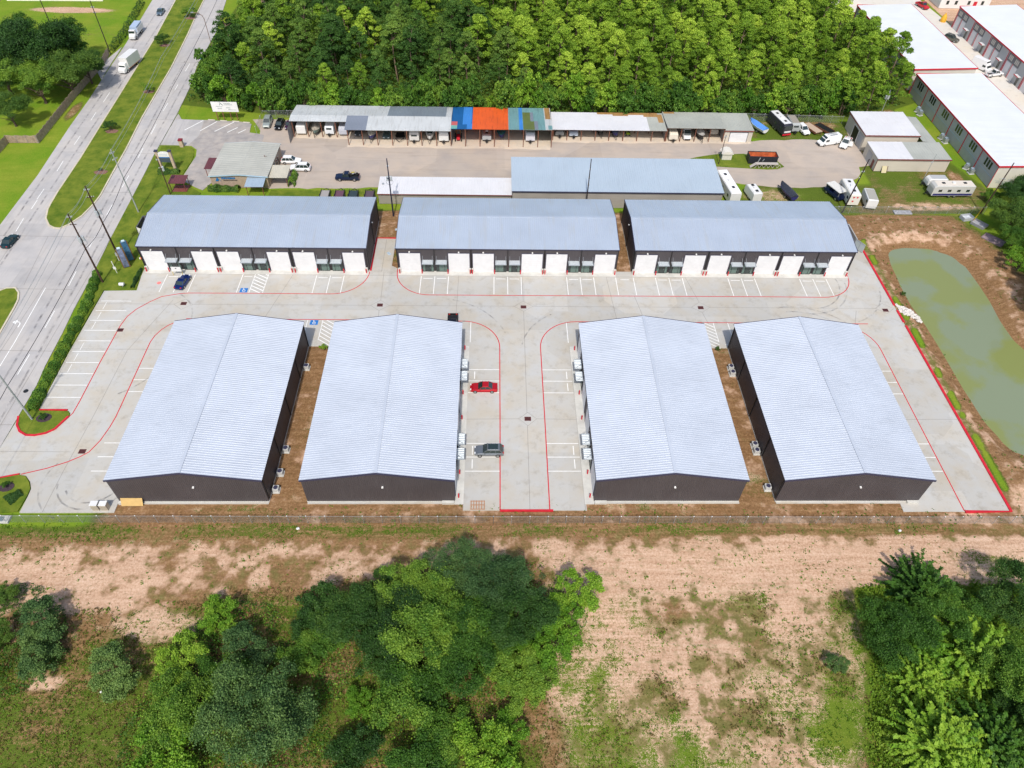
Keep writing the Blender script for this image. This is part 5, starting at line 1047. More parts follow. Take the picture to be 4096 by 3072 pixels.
# --- trailers, caravans, boats
def rv(label, x, y, head, L=6.5, W=2.4, H=2.9, bodym=None, roofm=None, name='travel_trailer', cat='caravan', hitch=True, nose=0.35, windows=3, stripe=None, roofgear=True, z=0.0, wheels=True, front_window=False):
    t = thing(name, label, cat, (x,y,z), R(head)); h = L/2; w = W/2; bodym = bodym or M_WHITE
    def prof(xx, zt, zb=.55): return [(xx,-w,zb),(xx,-w,zt-.15),(xx,-w+.15,zt),(xx,w-.15,zt),(xx,w,zt-.15),(xx,w,zb)]
    MB().loft([prof(-h,H-.15),prof(-h+.2,H),prof(h-.6,H),prof(h-.15,H-nose),prof(h,H-nose*2.4,.7)]).build('body', bodym, t)
    MB().box(-h+.25,-w+.18,H,h-.65,w-.18,H+.03).build('roof', roofm or bodym, t)
    if roofgear:
        for i, fx in enumerate((-.55,0.0,.5)):
            MB().box(-.35,-.3,H+.03,.35,.3,H+(.3 if i == 1 else .14)).build('roof_vent', M_WHITE if i == 1 else M_BLACK, t, loc=(h*fx,0,0))
    for s in (-1, 1):
        for i in range(windows):
            xx = -h*.7+i*(h*1.35/max(1,windows-1) if windows > 1 else 0); MB().box(xx-.42,s*w-.02,1.55,xx+.42,s*w+.02,2.15).build('window', M_GLASS, t)
    MB().box(h-.1,-w*.6,1.75,h+.02,w*.6,2.2).build('front_window', M_GLASS, t) if front_window else None
    if stripe:
        for s in (-1, 1): MB().box(-h+.1,s*w-.012,.62,h-.3,s*w+.012,1.1).build('stripe', stripe, t)
    if hitch: MB().path([(h-.1,-w*.5,.5),(h+1.1,0,.5)],.06,5).path([(h-.1,w*.5,.5),(h+1.1,0,.5)],.06,5).box(h+.25,-.25,.5,h+.7,.25,.95).build('drawbar', M_BLACK, t)
    if wheels:
        for fx in (-.18,.08):
            for s in (-1, 1): wheel(t, h*fx, s*(w-.14), .36)
    return t
M_BW = mat('blackred_body', (0.03,0.03,0.04), 0.35); M_STRP = mat('navy_stripe', (0.03,0.03,0.14), 0.4); M_CMP = mat('camper_grey', (0.34,0.36,0.36), 0.5); M_TAUPE = mat('taupe_roof', (0.30,0.27,0.23), 0.7)
t = rv('black motorhome with a white roof and a red front bumper at the woods edge', 74.9, 176.0, -76, 8.2, 2.5, 3.2, M_BW, M_WHITE, 'motorhome', 'motorhome', hitch=False, nose=.12, front_window=True)
MB().box(4.05,-1.2,.35,4.2,1.2,.75).build('bumper', M_RED, t); MB().box(3.9,-1.1,2.0,4.16,1.1,2.9).build('windscreen', M_GLASS, t); MB().box(4.1,-.9,1.1,4.18,.9,1.5).build('grille', M_WHITE, t)
rv('small grey camper beside the black motorhome', 78.4, 176.0, -88, 5.0, 2.2, 2.7, M_CMP, M_TAUPE, roofgear=False, windows=1, front_window=True)
rv('long cream travel trailer with blue stripes and round roof vents on the grass', 107.2, 145.4, 181, 9.8, 2.5, 3.1, mat('rv_grey_side',(0.50,0.50,0.48),.5), mat('rv_cream_roof',(0.66,0.60,0.52),.6), stripe=M_STRP, windows=4, front_window=False)
rv('small white enclosed trailer behind the long cream travel trailer', 105.3, 149.2, 180, 4.6, 2.1, 2.4, M_WHITE, mat('zinc_roof',(0.42,0.43,0.44),.5), 'cargo_trailer', 'trailer', windows=0, roofgear=False, stripe=None)
rv('long white trailer at the right end of the big grey shed', 54.2, 145.2, 97, 10.5, 2.5, 3.3, M_WHITE, mat('chalk_roof',(0.80,0.80,0.82),.6), windows=3, hitch=False)
rv('white camper with red shield marks behind the right rear warehouse', 82.4, 143.6, 88, 7.4, 2.5, 3.2, mat('rv_offwhite',(0.70,0.68,0.62),.5), M_WHITE, nose=.6, windows=2, front_window=True)
o = [c for c in bpy.data.objects if c.get('label','').startswith('white camper with red shield')][0]
mb = MB()
for a, b in ((-.5,2.5),(.3,2.5),(.3,1.5)): mb.add([(-3.73,a-.25,b+.15),(-3.73,a+.25,b+.2),(-3.73,a+.2,b-.1),(-3.73,a,b-.25),(-3.73,a-.2,b-.05)],[(0,4,3,2,1)])
mb.build('emblem', M_RED, o)
rv('white box trailer with a grey roof right of the white camper', 86.4, 141.2, 82, 5.2, 2.3, 2.7, M_WHITE, mat('box_roof_grey',(0.36,0.35,0.31),.7), 'cargo_trailer', 'trailer', windows=1, roofgear=False, nose=.1)
t = thing('flatbed_truck', 'dark blue truck carrying a slatted white deck beside the utility pole', 'truck', (79.6,144.3,0), R(112))
MB().box(-2.6,-1.1,.6,2.6,1.1,1.2).box(1.2,-1.0,1.2,2.4,1.0,2.1).build('body', paint('midnight',(0.01,0.02,0.07)), t); m = MB().box(-2.2,-1.2,2.3,2.5,1.2,2.4)
for i in range(16): m.box(-2.1+i*.29,-1.15,2.4,-1.95+i*.29,1.15,2.46)
m.build('deck', mat('white_slats',(0.62,0.62,0.60),.6), t); MB().path([(-2,-1,1.1),(-2,-1,2.3)],.05).path([(-2,1,1.1),(-2,1,2.3)],.05).path([(2.3,-1,1.1),(2.3,-1,2.3)],.05).path([(2.3,1,1.1),(2.3,1,2.3)],.05).build('stake', M_STEEL, t)
for fx in (-1.5,1.7):
    for s in (-1, 1): wheel(t, fx, s*.95, .42)
rv('white enclosed car trailer on the weedy gravel with a rounded roof', 59.9, 143.3, 100, 4.6, 2.2, 2.6, M_WHITE, M_WHITE, 'cargo_trailer', 'trailer', windows=0, nose=.3)
def boat(label, x, y, head, L=6, W=2.3, cover=None, hull=None, z=0.0, trailer=True, deck=None, wind=False, H=1.0):
    t = thing('boat', label, 'boat', (x,y,z), R(head)); h = L/2; zb = .55
    def sec(xx, w, zt, kz): return [(xx,0,zb+kz),(xx,-w*.7,zb+.25+kz),(xx,-w,zt),(xx,0,zt+.02),(xx,w,zt),(xx,w*.7,zb+.25+kz)]
    w = W/2; st = [(-h,.85,0,0),(-h*.3,1,0,0),(h*.3,.95,.05,.02),(h*.7,.62,.15,.12),(h,.08,.3,.5)]
    MB().loft([sec(a,w*k,zb+H+dz,kz) for a,k,dz,kz in st]).build('hull', hull or M_WHITE, t)
    if cover: MB().loft([[(a,-w*k*1.02,zb+H+dz-.05),(a,-w*k*.6,zb+H+dz+.3),(a,0,zb+H+dz+.45+up),(a,w*k*.6,zb+H+dz+.3),(a,w*k*1.02,zb+H+dz-.05)] for (a,k,dz,kz),up in zip(st,(0,.25,.3,.05,-.3))]).build('cover', cover, t)
    else:
        MB().box(-h*.75,-w*.65,zb+H-.1,h*.1,w*.65,zb+H+.05).build('cockpit', deck or M_BLACK, t); MB().add([(h*.15,-w*.7,zb+H+.02),(h*.35,-w*.5,zb+H),(h*.35,w*.5,zb+H),(h*.15,w*.7,zb+H+.02),(0,-w*.6,zb+H+.45),(0,w*.6,zb+H+.45)],[(0,1,2,3),(0,4,5,3),(1,2,5,4)]).build('windscreen', M_GLASS, t)
    if trailer:
        MB().box(-h*.8,-w*.6,.35,h*.6,-w*.5,.5).box(-h*.8,w*.5,.35,h*.6,w*.6,.5).path([(h*.5,-w*.5,.42),(h+.9,0,.42)],.05,5).path([(h*.5,w*.5,.42),(h+.9,0,.42)],.05,5).build('trailer_frame', M_BLACK, t)
        for s in (-1, 1): wheel(t, -h*.3, s*(w*.8), .32)
    return t
boat('black covered boat on a trailer in the weeds behind the right rear warehouse', 68.3, 144.4, 105, 6.2, 2.3, mat('black_cover',(0.03,0.035,0.05),.6), M_STRP)
boat('boat under a bright blue tarpaulin right of the cream garage', 69.0, 175.2, 118, 6.0, 2.4, mat('blue_tarp',(0.10,0.27,0.68),.5), M_WHITE)
# vehicles stored under the carports
UC = 'stored under the carports'
rv('white enclosed trailer in the leftmost carport bay', -48.9, 172.3, -90, 6.0, 2.3, 2.7, M_WHITE, windows=0, roofgear=False, name='cargo_trailer', cat='trailer', nose=.08, hitch=False)
boat('tan and white boat in the second carport bay from the left', -45.4, 171.6, -90, 5.8, 2.4, mat('tan_cover',(0.42,0.38,0.32),.6), mat('hull_green',(0.12,0.18,0.16),.4))
rv('white caravan with a small front window in the third carport bay from the left', -41.8, 171.9, -90, 5.2, 2.2, 2.6, mat('caravan_white',(0.66,0.68,0.70),.5), windows=0, roofgear=False, front_window=True)
rv('grey panelled trailer in the fourth carport bay, beside the slate roof panel', -38.3, 171.7, -90, 5.2, 2.2, 2.5, mat('trailer_grey',(0.42,0.44,0.50),.5), windows=0, roofgear=False, name='cargo_trailer', cat='trailer', hitch=False)
car('grey car parked in the dark under the weathered white roof', -34.7, 171.1, -90, 'sedan', 4.4, 1.8, 1.4, paint('slate',(0.10,0.11,0.12)))
boat('navy hulled boat with a white cover under the weathered white roof', -31.0, 169.3, -90, 5.8, 2.3, mat('cream_cover',(0.50,0.48,0.42),.6), M_STRP)
car('teal silver sports car under the weathered white roof', -27.4, 169.9, -90, 'sedan', 4.4, 1.85, 1.3, paint('teal_silver',(0.14,0.22,0.24),.5))
t = thing('utility_trailer', 'empty black steel trailer under the weathered white roof', 'trailer', (-24.0,168.6,0), R(-90)); MB().box(-2,-1,.45,1.2,-.9,.75).box(-2,.9,.45,1.2,1,.75).box(-2,-.9,.45,-1.9,.9,.75).path([(1.2,-.9,.5),(2.4,0,.5)],.07).path([(1.2,.9,.5),(2.4,0,.5)],.07).box(-1.9,-.9,.4,.2,.9,.47).build('frame', M_BLACK, t)
for s in (-1, 1): wheel(t, -.6, s*1.1, .34)
rv('white caravan with a dark front window, left of the white speedboat', -20.2, 169.5, -90, 6.0, 2.4, 2.9, mat('caravan_grey',(0.58,0.57,0.55),.5), M_WHITE, windows=0, roofgear=False, front_window=True)
boat('white speedboat with a blue cockpit between two caravans', -16.4, 169.5, -90, 6.2, 2.4, None, M_WHITE, deck=M_BLUE)
rv('plain white caravan with a pointed nose at the right end of the weathered white roof', -12.8, 169.6, -90, 6.2, 2.4, 3.0, M_WHITE, M_WHITE, windows=0, roofgear=False, nose=.15)
t = thing('tractor', 'small red and orange tractor under the blue sheets', 'tractor', (-9.2,168.6,0), R(-90)); MB().box(-.4,-.4,.5,1.3,.4,1.15).build('bonnet', M_RED, t); MB().box(-1.1,-.5,.6,-.4,.5,.9).build('seat', M_BLACK, t); MB().path([(-.9,-.5,.8),(-.9,-.5,2.0),(-.9,.5,2.0),(-.9,.5,.8)],.05).build('roll_bar', mat('orange_paint',(0.6,0.2,0.03),.5), t)
for xx, rr_ in ((-.8,.6),(1.0,.38)):
    for s in (-1, 1): wheel(t, xx, s*.75, rr_, .3)
t = rv('grey and white pop top camper under the orange roof', -2.0, 169.5, -90, 4.6, 2.2, 1.9, mat('popup_grey',(0.40,0.41,0.42),.5), M_TAUPE, windows=1, roofgear=True, nose=.05)
boat('dark teal covered boat under the orange and teal roof', 1.7, 170.5, -90, 5.8, 2.3, mat('teal_cover',(0.02,0.13,0.14),.6), M_STRP, trailer=False)
rv('white flat fronted trailer under the teal roof', 9.0, 169.9, -90, 5.6, 2.3, 2.5, mat('lavender_white',(0.62,0.62,0.68),.5), M_CMP, windows=0, roofgear=False, nose=.3)
rv('low grey folding trailer, first under the white roofed carport', 16.6, 172.1, -90, 4.2, 2.2, 1.6, M_CMP, windows=0, roofgear=False, nose=.05)
rv('low blue and white folding trailer, second under the white roofed carport', 20.2, 171.9, -90, 4.2, 2.2, 1.6, mat('pale_blue_body',(0.45,0.52,0.62),.5), M_STRP, windows=0, roofgear=False, nose=.05)
boat('small black boat with a pale cover under the white roofed carport', 27.3, 172.5, -90, 4.8, 2.0, M_CMP, M_BLACK)
boat('dark blue boat on a trailer near the rusty end of the white roofed carport', 31.0, 171.9, -90, 5.2, 2.2, mat('ink_cover',(0.05,0.08,0.14),.5), M_STRP)
t = thing('quad_bike', 'green quad bike near the rusty end of the white roofed carport', 'quad bike', (34.4,171.9,0), R(-90)); MB().box(-.8,-.25,.6,.8,.25,.85).box(.4,-.5,.6,.9,.5,.75).box(-.9,-.5,.6,-.4,.5,.75).build('body', mat('lime',(0.35,0.5,0.02),.5), t); MB().path([(.4,-.4,1.05),(.4,.4,1.05)],.03).box(-.4,-.18,.85,.2,.18,.95).build('handlebar', M_BLACK, t)
for xx in (-.6,.6):
    for s in (-1, 1): wheel(t, xx, s*.5, .28)
rv('white trailer with a framed front hatch, leftmost under the grey green carport', 45.6, 171.3, -90, 5.6, 2.2, 2.3, mat('ivory',(0.68,0.62,0.52),.5), windows=0, roofgear=False, nose=.1)
boat('boat with a silver cover right of the white van under the grey green carport', 53.0, 171.5, -90, 6.0, 2.4, mat('silver_cover',(0.45,0.44,0.42),.5), M_BLACK)
rv('small grey trailer at the right end of the grey green carport', 56.8, 173.5, -90, 4.0, 1.9, 2.0, mat('dull_grey',(0.42,0.40,0.36),.6), windows=0, roofgear=False, hitch=False, nose=.05)
# flat trailers near the woods, roll-off container, trusses, small shed, small black trailers
for lab, x, y, hd, m in (('tan flat trailer right of the white minivan', 83.8,175.6,-66,mat('tan_boards',(0.46,0.35,0.26),.8)), ('dark flat trailer parked behind the white van', 86.9,175.6,-58,M_BLACK)):
    t = thing('flat_trailer', lab, 'trailer', (x,y,0), R(hd)); MB().box(-2.6,-1.1,.6,2.6,1.1,.72).build('deck', m, t); MB().box(-2.6,-1.2,.35,2.6,-1.1,.8).box(-2.6,1.1,.35,2.6,1.2,.8).path([(2.6,-.8,.5),(3.6,0,.5)],.06).path([(2.6,.8,.5),(3.6,0,.5)],.06).build('frame', M_RUST, t)
    for fx in (-.8,.2):
        for s in (-1, 1): wheel(t, fx, s*1.0, .34)
t = thing('rolloff_container', 'black roll-off container with a rusty orange interior on the grass island', 'container', (66.1,159.3,0.03), R(-2))
M_CB = mat('container_black',(0.018,0.02,0.028),.5); M_CO = mat('container_rust',(0.50,0.12,0.04),.8,var=.35,vscale=1.2)
m = MB().use(M_CB); X_, Y_, H_c = 3.5, 1.25, 2.0
m.box(-X_,-Y_,.15,X_,-Y_+.06,H_c).box(-X_,Y_-.06,.15,X_,Y_,H_c).box(-X_,-Y_+.06,.15,-X_+.06,Y_-.06,H_c).box(X_-.06,-Y_+.06,.15,X_,Y_-.06,H_c).box(-X_-.05,-Y_-.06,H_c,X_+.05,-Y_+.08,H_c+.1).box(-X_-.05,Y_-.08,H_c,X_+.05,Y_+.06,H_c+.1).box(-X_-.05,-Y_+.08,H_c,-X_+.1,Y_-.08,H_c+.1).box(X_-.1,-Y_+.08,H_c,X_+.05,Y_-.08,H_c+.1)
for i in range(9): m.box(-X_+.35+i*.8,-Y_-.05,.2,-X_+.45+i*.8,-Y_,H_c)
m.build('body', None, t); MB().box(-X_+.07,-Y_+.07,.16,X_-.07,Y_-.07,.3).box(-X_+.07,Y_-.1,.3,X_-.07,Y_-.065,H_c-.05).box(-X_+.07,-Y_+.065,.3,X_-.07,-Y_+.1,H_c-.05).box(-X_+.065,-Y_+.1,.3,-X_+.1,Y_-.1,H_c-.05).box(X_-.1,-Y_+.1,.3,X_-.065,Y_-.1,H_c-.05).build('interior', M_CO, t)
MB().path([(-1.4,-1.5,.3),(-.9,-1.45,1.9)],.12,6).path([(-.2,-1.5,1.0),(.1,-1.5,1.6)],.1,6).build('hoist_hook', M_STEEL, t)
t = thing('ramp_frame', 'pale steel ramp frame lying in front of the black container', 'ramp', (66.1,156.7,0.03), R(0)); M_PS = mat('pale_steel_frame',(0.46,0.42,0.38),.7)
m = MB().box(-2.2,-.5,1.0,3.3,.5,1.08)
for i in range(6): x = -2.4+i*1.1; m.path([(x,-.5,0.1),(x+.55,-.5,1.0),(x+1.1,-.5,.1)],.05,4); m.path([(x+.55,.5,.1),(x+.55,.5,1.0)],.05,4)
m.add([(-3.4,-.5,.1),(-2.2,-.5,1.0),(-2.2,.5,1.0),(-3.4,.5,.1)],[(0,1,2,3)]); m.build('frame', M_PS, t)
t = thing('well_house', 'tiny white shed with a rounded pale roof on the grass island', 'shed', (57.6,161.0,0.03))
MB().box(-1.2,-1.0,0,1.2,1.0,1.7).build('wall', mat('well_white',(0.60,0.58,0.52),.7), t); MB().loft([[(-1.45,y_,1.6),(-.8,y_,2.15),(0,y_,2.35),(.8,y_,2.15),(1.45,y_,1.6),(0,y_,1.55)] for y_ in (-1.3,1.3)]).build('roof', mat('well_roof',(0.66,0.63,0.56),.7), t)
MB().box(-1.5,-.5,.2,-1.25,.3,1.5).build('tank', mat('dark_teal_tank',(0.02,0.16,0.14),.5), t)
for i, (x, c) in enumerate(((-38.6,(0.34,0.32,0.31)),(-35.3,(0.13,0.06,0.09)),(-32.2,(0.03,0.05,0.06)),(-28.5,(0.10,0.07,0.09)))):
    t = thing('utility_trailer', f"{('pale grey','maroon','black','brown black')[i]} bedded utility trailer in the row behind the left rear warehouse", 'trailer', (x,142.2,0.03), R(90)); mm = mat(f'bed_{i}', c, .7)
    MB().box(-1.5,-.95,.5,1.4,.95,.6).build('bed', mm, t); MB().box(-1.6,-1.05,.45,1.5,-.95,.9).box(-1.6,.95,.45,1.5,1.05,.9).path([(1.5,-.8,.5),(2.5,0,.5)],.06).path([(1.5,.8,.5),(2.5,0,.5)],.06).build('frame', M_BLACK, t)
    for s in (-1, 1): wheel(t, -.2, s*1.15, .33)
# ------------------------------------------------------------------ street furniture
def utility_pole(label, x, y, h, m=M_WOODP, arms=(), trans=0, lean=(0,0), r=.16, z=0, cat='utility pole', reels=False):
    t = thing('utility_pole', label, cat, (x,y,z)); MB().tube((0,0,-.5),(lean[0],lean[1],h),r,r*.62,10).build('pole', m, t)
    for k, (hz, wd, ang) in enumerate(arms):
        o = MB().box(-wd/2,-.06,-.06,wd/2,.06,.06).build('crossarm', m if k else M_STEEL, t, loc=(lean[0]*hz/h,lean[1]*hz/h,hz)); o.rotation_euler.z = R(ang)
        i = MB()
        for q in (-.46,-.2,.2,.46): i.tube((wd*q,0,.06),(wd*q,0,.28),.05,.03,6)
        i.build('insulator', mat('porcelain',(0.62,0.66,0.68),.3), o)
    for k in range(trans):
        a = R(120*k+30); MB().tube((.42*math.cos(a),.42*math.sin(a),h*.62),(.42*math.cos(a),.42*math.sin(a),h*.62+1.0),.26,.26,10).build('transformer', mat('transformer_grey',(0.42,0.45,0.46),.5), t)
    if reels:
        o = MB()
        for a0 in range(0,360,30): o.tube((.75*math.cos(R(a0)),.25,h*.60+.75*math.sin(R(a0))),(.75*math.cos(R(a0+30)),.25,h*.60+.75*math.sin(R(a0+30))),.035,n=4)
        o.build('cable_loop', M_STEEL, t)
    return t
utility_pole('dark wooden utility pole with transformers, nearest the hedge at the roadside', -77.3,111.1,15.9,arms=((15.2,1.0,10),(13.6,1.2,10)),trans=3,reels=True,r=.2)
utility_pole('dark wooden utility pole with transformers, standing beside the blue sign slabs', -77.0,119.1,16.6,arms=((15.8,1.0,10),(14.2,1.4,10)),trans=3,reels=True,r=.2)
utility_pole('tall pale grey utility pole behind the left rear warehouse at the roadside', -78.4,135.2,15.0,M_GREYP,arms=((14.2,1.0,60),(12.8,1.2,60)),lean=(-.3,.1))
utility_pole('short dark pole with white boxes in front of the pylon sign', -73.6,142.3,9.5,arms=((8.6,.6,0),(6.6,.8,0)),trans=1,r=.13)
utility_pole('grey green steel pole rising out of the planted island at the left edge', -75.8,75.9,14.0,M_GREYP,arms=((13,1.0,10),),r=.17)
utility_pole('dark blue black pole with satellite dishes between the left and middle rear warehouses', -22.4,134.7,14.0,mat('dark_navy_pole',(0.012,0.014,0.04),.6),arms=((12.2,.5,0),(9.5,.9,30)),trans=2,r=.17,reels=True)
utility_pole('banded dark pole rising behind the middle rear warehouse', 20.4,136.3,13.5,mat('pole_tarred',(0.03,0.02,0.02),.7),arms=((11,.35,0),(9,.35,0),(7.3,.35,0)),r=.15)
utility_pole('leaning dark pole beside the campers at the corner of the right rear warehouse', 79.3,137.6,13.6,mat('pole_tarred',(0.03,0.02,0.02),.7),arms=((10.5,.7,0),(9,.7,40)),lean=(.9,-.2),r=.17,reels=False)
utility_pole('slim dark pole beside the tiny white shed', 55.2,157.9,7.5,M_WOODP,arms=((7,.8,20),),lean=(.2,.5),r=.1)
utility_pole('dark wooden pole in front of the mural wall at the right edge', 111.7,138.0,13.0,M_WOODP,arms=((9,.6,0),),lean=(.5,-.4),r=.17)
utility_pole('slender grey pole on the grass left of the near white unit', 103.2,150.8,7.4,M_GREYP,arms=((5.2,.35,0),),lean=(.2,0),r=.08)
utility_pole('dark pole standing at the bend of the wooden fence by the road', -113.5,215.8,14.8,mat('pole_tarred',(0.03,0.02,0.02),.7),arms=((13,.9,0),(11.5,.9,0)),r=.16)
utility_pole('dark pole behind the big tree at the top left', -139.5,236.5,13.0,mat('pole_tarred',(0.03,0.02,0.02),.7),arms=((9,.8,0),(7.5,.8,0)),r=.15)
utility_pole('pale pole with a box at the corner of the near white unit by the woods', 105.5,184.6,7.0,M_GREYP,arms=((6.2,1.2,70),),trans=2,r=.1)
t = thing('street_light', 'curved arm street light beside the near carriageway at the edge of the woods', 'street light', (-83.4,216.5,0)); MB().path([(0,0,0),(0,0,10),(-.3,0,11),(-1.2,0,11.6),(-2.6,0,11.8)],.09,6).build('pole', mat('brown_pole',(0.20,0.13,0.10),.6), t); MB().box(-3.3,-.16,11.7,-2.5,.16,11.9).build('lamp_head', M_STEEL, t)
# wires
M_WIRE = mat('black_cable',(0.02,0.02,0.025),.6); M_WIREG = mat('bare_wire',(0.45,0.48,0.46),.4,metal=.5)
def wire(name, label, pts, sag, r, m, group=None):
    mb = MB()
    for a, b in zip(pts, pts[1:]):
        a, b = Vector(a), Vector(b); k = 10; P = [a.lerp(b, i/k)-Vector((0,0,4*sag*(i/k)*(1-i/k))) for i in range(k+1)]
        mb.path(P, r, 4)
    o = mb.build(name, m, thing_loc := None); tag(o, label, 'cable', group); return o
for i, (dx, hz) in enumerate(((-.4,15.3),(.0,15.9),(.4,15.3))):
    wire('power_line', f"{('left','middle','right')[i]} bare power wire strung between the roadside pole tops", [(-75.8+dx,75.9,hz-1.5),(-77.3+dx,111.1,hz),(-77+dx,119.1,hz+.5),(-78.6+dx,135.2,hz-.9),(-81.5+dx,178,hz),(-86+dx,240,hz)], .5, .022, M_WIREG, 'power wires along the road')
wire('communication_cable', 'thick black cable with splice boxes hanging over the near carriageway', [(-75.8,40,7.5),(-75.8,75.9,8.2),(-77.3,111.1,8.2),(-77,119.1,8.3),(-78.5,135.2,8.4),(-81.5,178,8.0),(-86,240,8.0)], .45, .045, M_WIRE)
# ------------------------------------------------------------------ signs
t = thing('billboard', 'large white board sign on four rusty posts by the old driveway', 'billboard', (-69.3,177.0,0)); MB().box(-3.3,-.06,2.3,3.3,.06,4.9).build('panel', M_WHITE, t)
for x in (-2.6,-1.0,.9,2.5): MB().box(-.09,.06,0,.09,.22,4.5).build('post', M_RPOST, t, loc=(x,0,0))
M_INK = mat('sign_ink',(0.10,0.16,0.17),.6); m = MB(); y_ = -.075
m.add([(-1.2,y_,4.75),(-.95,y_,4.75),(-.2,y_,4.0),(-.45,y_,4.0)],[(0,3,2,1)]).add([(-1.15,y_,4.4),(-1.02,y_,4.4),(-1.1,y_,4.0),(-1.25,y_,4.0)],[(0,3,2,1)]); m.build('logo', M_INK, t)
m = MB(); rr = random.Random(9)
for (x0, x1, z0, hh) in ((-.1,1.6,4.45,.14),(0,2.0,4.12,.14),(-2.2,-.5,3.65,.1),(-1.9,-.7,3.25,.07),(-1.9,-.8,3.08,.07),(.3,1.3,3.5,.07),(.3,1.4,3.28,.07),(.8,1.3,2.98,.09),(.8,2.8,2.78,.09)):
    x = x0
    while x < x1: wd = rr.uniform(.05,.11); m.box(x,y_-.005,z0,x+wd,y_+.015,z0+hh*rr.uniform(.7,1)); x += wd+.03
m.build('lettering', M_INK, t)
t = thing('pylon_sign', 'roadside sign with two tall tan pillars, white arched top and dark message board', 'pylon sign', (-76.9,152.3,0.07)); M_STN = mat('tan_stone',(0.46,0.36,0.26),.85,var=.15,vscale=2)
for s in (-1,1): o = MB().box(-.28,-.28,0,.28,.28,4.9).build('pillar', M_STN, t, loc=(s*1.55,0,0)); MB().box(-.36,-.36,4.9,.36,.36,5.15).build('cap', M_TRIM, o)
MB().prism([(-1.2,0),(1.2,0),(1.2,1)],0,0); m = MB(); m.add([(x,y,z) for y in (-.2,.2) for (x,z) in ((-1.25,3.6),(1.25,3.6),(1.25,4.5),(.6,4.75),(-.6,4.75),(-1.25,4.5))],[(0,1,2,3,4,5),(11,10,9,8,7,6)]+[(i,(i+1)%6+0,(i+1)%6+6,i+6)[::-1] for i in range(6)]); m.build('name_panel', M_WHITE, t)
MB().box(-1.25,-.15,2.2,1.25,.15,3.5).build('message_board', mat('message_board',(0.06,0.08,0.10),.4), t); m = MB()
for i in range(9): m.box(-.9+i*.2,-.215,4.0,-.8+i*.2,-.2,4.25)
m.build('lettering', mat('pale_ink',(0.35,0.42,0.50),.5), t); MB().box(-1.25,-.16,3.35,1.25,-.15,3.48).build('blue_band', M_LBS, t)
t = thing('brick_pier', 'short tan pier with a dark red cap on the lawn by the old driveway', 'pillar', (-77.1,163.3,0.05)); MB().box(-.42,-.42,0,.42,.42,1.7).build('shaft', M_STN, t); MB().box(-.5,-.5,1.7,.5,.5,1.95).build('cap', mat('dark_red_cap',(0.22,0.02,0.03),.6), t)
def slab_sign(label, p0, p1, h, c1, c2):
    cx_, cy_ = (p0[0]+p1[0])/2, (p0[1]+p1[1])/2; t = thing('monument_sign', label, 'sign', (cx_,cy_,0.05), math.atan2(p1[1]-p0[1],p1[0]-p0[0]), 'twin sign slabs on the verge'); L_ = math.hypot(p1[0]-p0[0],p1[1]-p0[1])/2
    MB().box(-L_,-.18,0.2,L_,.18,h).build('panel', mat('sign_panel_'+c1[0], c1[1], .4, var=.5, vscale=1.3), t); MB().loft([[(x,-.2,h),(x,-.2,h+.2),(x,0,h+.35),(x,.2,h+.2),(x,.2,h)] for x in (-L_*.6,L_*.6)]).build('top_cap', mat('pale_cap',(0.45,0.58,0.68),.4), t)
    for s in (-1,1): MB().box(-.1,-.14,0,.1,.14,h-.1).build('post', mat('brown_post',(0.16,0.09,0.03),.7), t, loc=(s*(L_+.1),0,0))
slab_sign('nearer of the two tall blue grey sign slabs beside the wooden utility pole', (-74.6,115.6),(-73.7,116.0), 4.6, ('a',(0.15,0.18,0.28)), None)
slab_sign('farther of the two tall blue sign slabs beside the wooden utility pole', (-74.5,117.8),(-73.6,118.3), 4.7, ('b',(0.05,0.15,0.27)), None)
t = thing('yard_sign', 'slim white sign on a stake in the grass left of the sign slabs', 'sign', (-75.5,113.9,0.05)); MB().add([(-.05,0,0),(.05,0,0),(.05,0,3),(-.05,0,3)],[(0,1,2,3)]).box(-.3,-.03,1.0,.25,.03,1.6).box(-.06,-.03,1.6,.06,.03,3.0).build('panel', M_WHITE, t)
t = thing('marker_post', 'white cable marker at the foot of the wooden utility pole beside the sign slabs', 'marker', (-76.5,117.9,0.05)); MB().box(-.06,-.04,0,.06,.04,2.2).box(-.2,-.06,1.2,.2,.06,1.9).build('post', M_WHITE, t)
t = thing('mailbox', 'white rounded box on a short stand at the edge of the grass near the stalls', 'box', (-72.9,109.7,0.05)); MB().box(-.06,-.06,0,.06,.06,.6).build('stand', M_STEEL, t); MB().loft([[(x,-.3,.55),(x,-.3,.85),(x,0,1.0),(x,.3,.85),(x,.3,.55)] for x in (-.45,.45)]).build('casing', M_WHITE, t)
t = thing('street_sign', 'teal street name sign on a thin post beside the near carriageway', 'street sign', (-83.2,206.5,0)); MB().tube((0,0,0),(0,0,3.2),.05,n=6).build('post', M_STEEL, t); MB().box(-1.5,-.05,3.0,.3,.05,3.6).build('plate', mat('teal_plate',(0.0,0.26,0.34),.5), t)
t = thing('banner_sign', 'white banner on yellow legs before the first roll-up door of the left rear warehouse', 'sign', (-63.2,113.4,ZP)); MB().box(-.95,-.03,1.0,.95,.03,2.1).build('panel', M_WHITE, t); MB().box(-.98,-.02,0,-.9,.02,1.0).box(.9,-.02,0,.98,.02,1.0).build('leg', mat('yellow_leg',(0.5,0.36,0.02),.5), t); MB().blob((0,-.06,1.8),.16,(1,.1,.8),1,.2,1).build('emblem', M_SIGND, t)
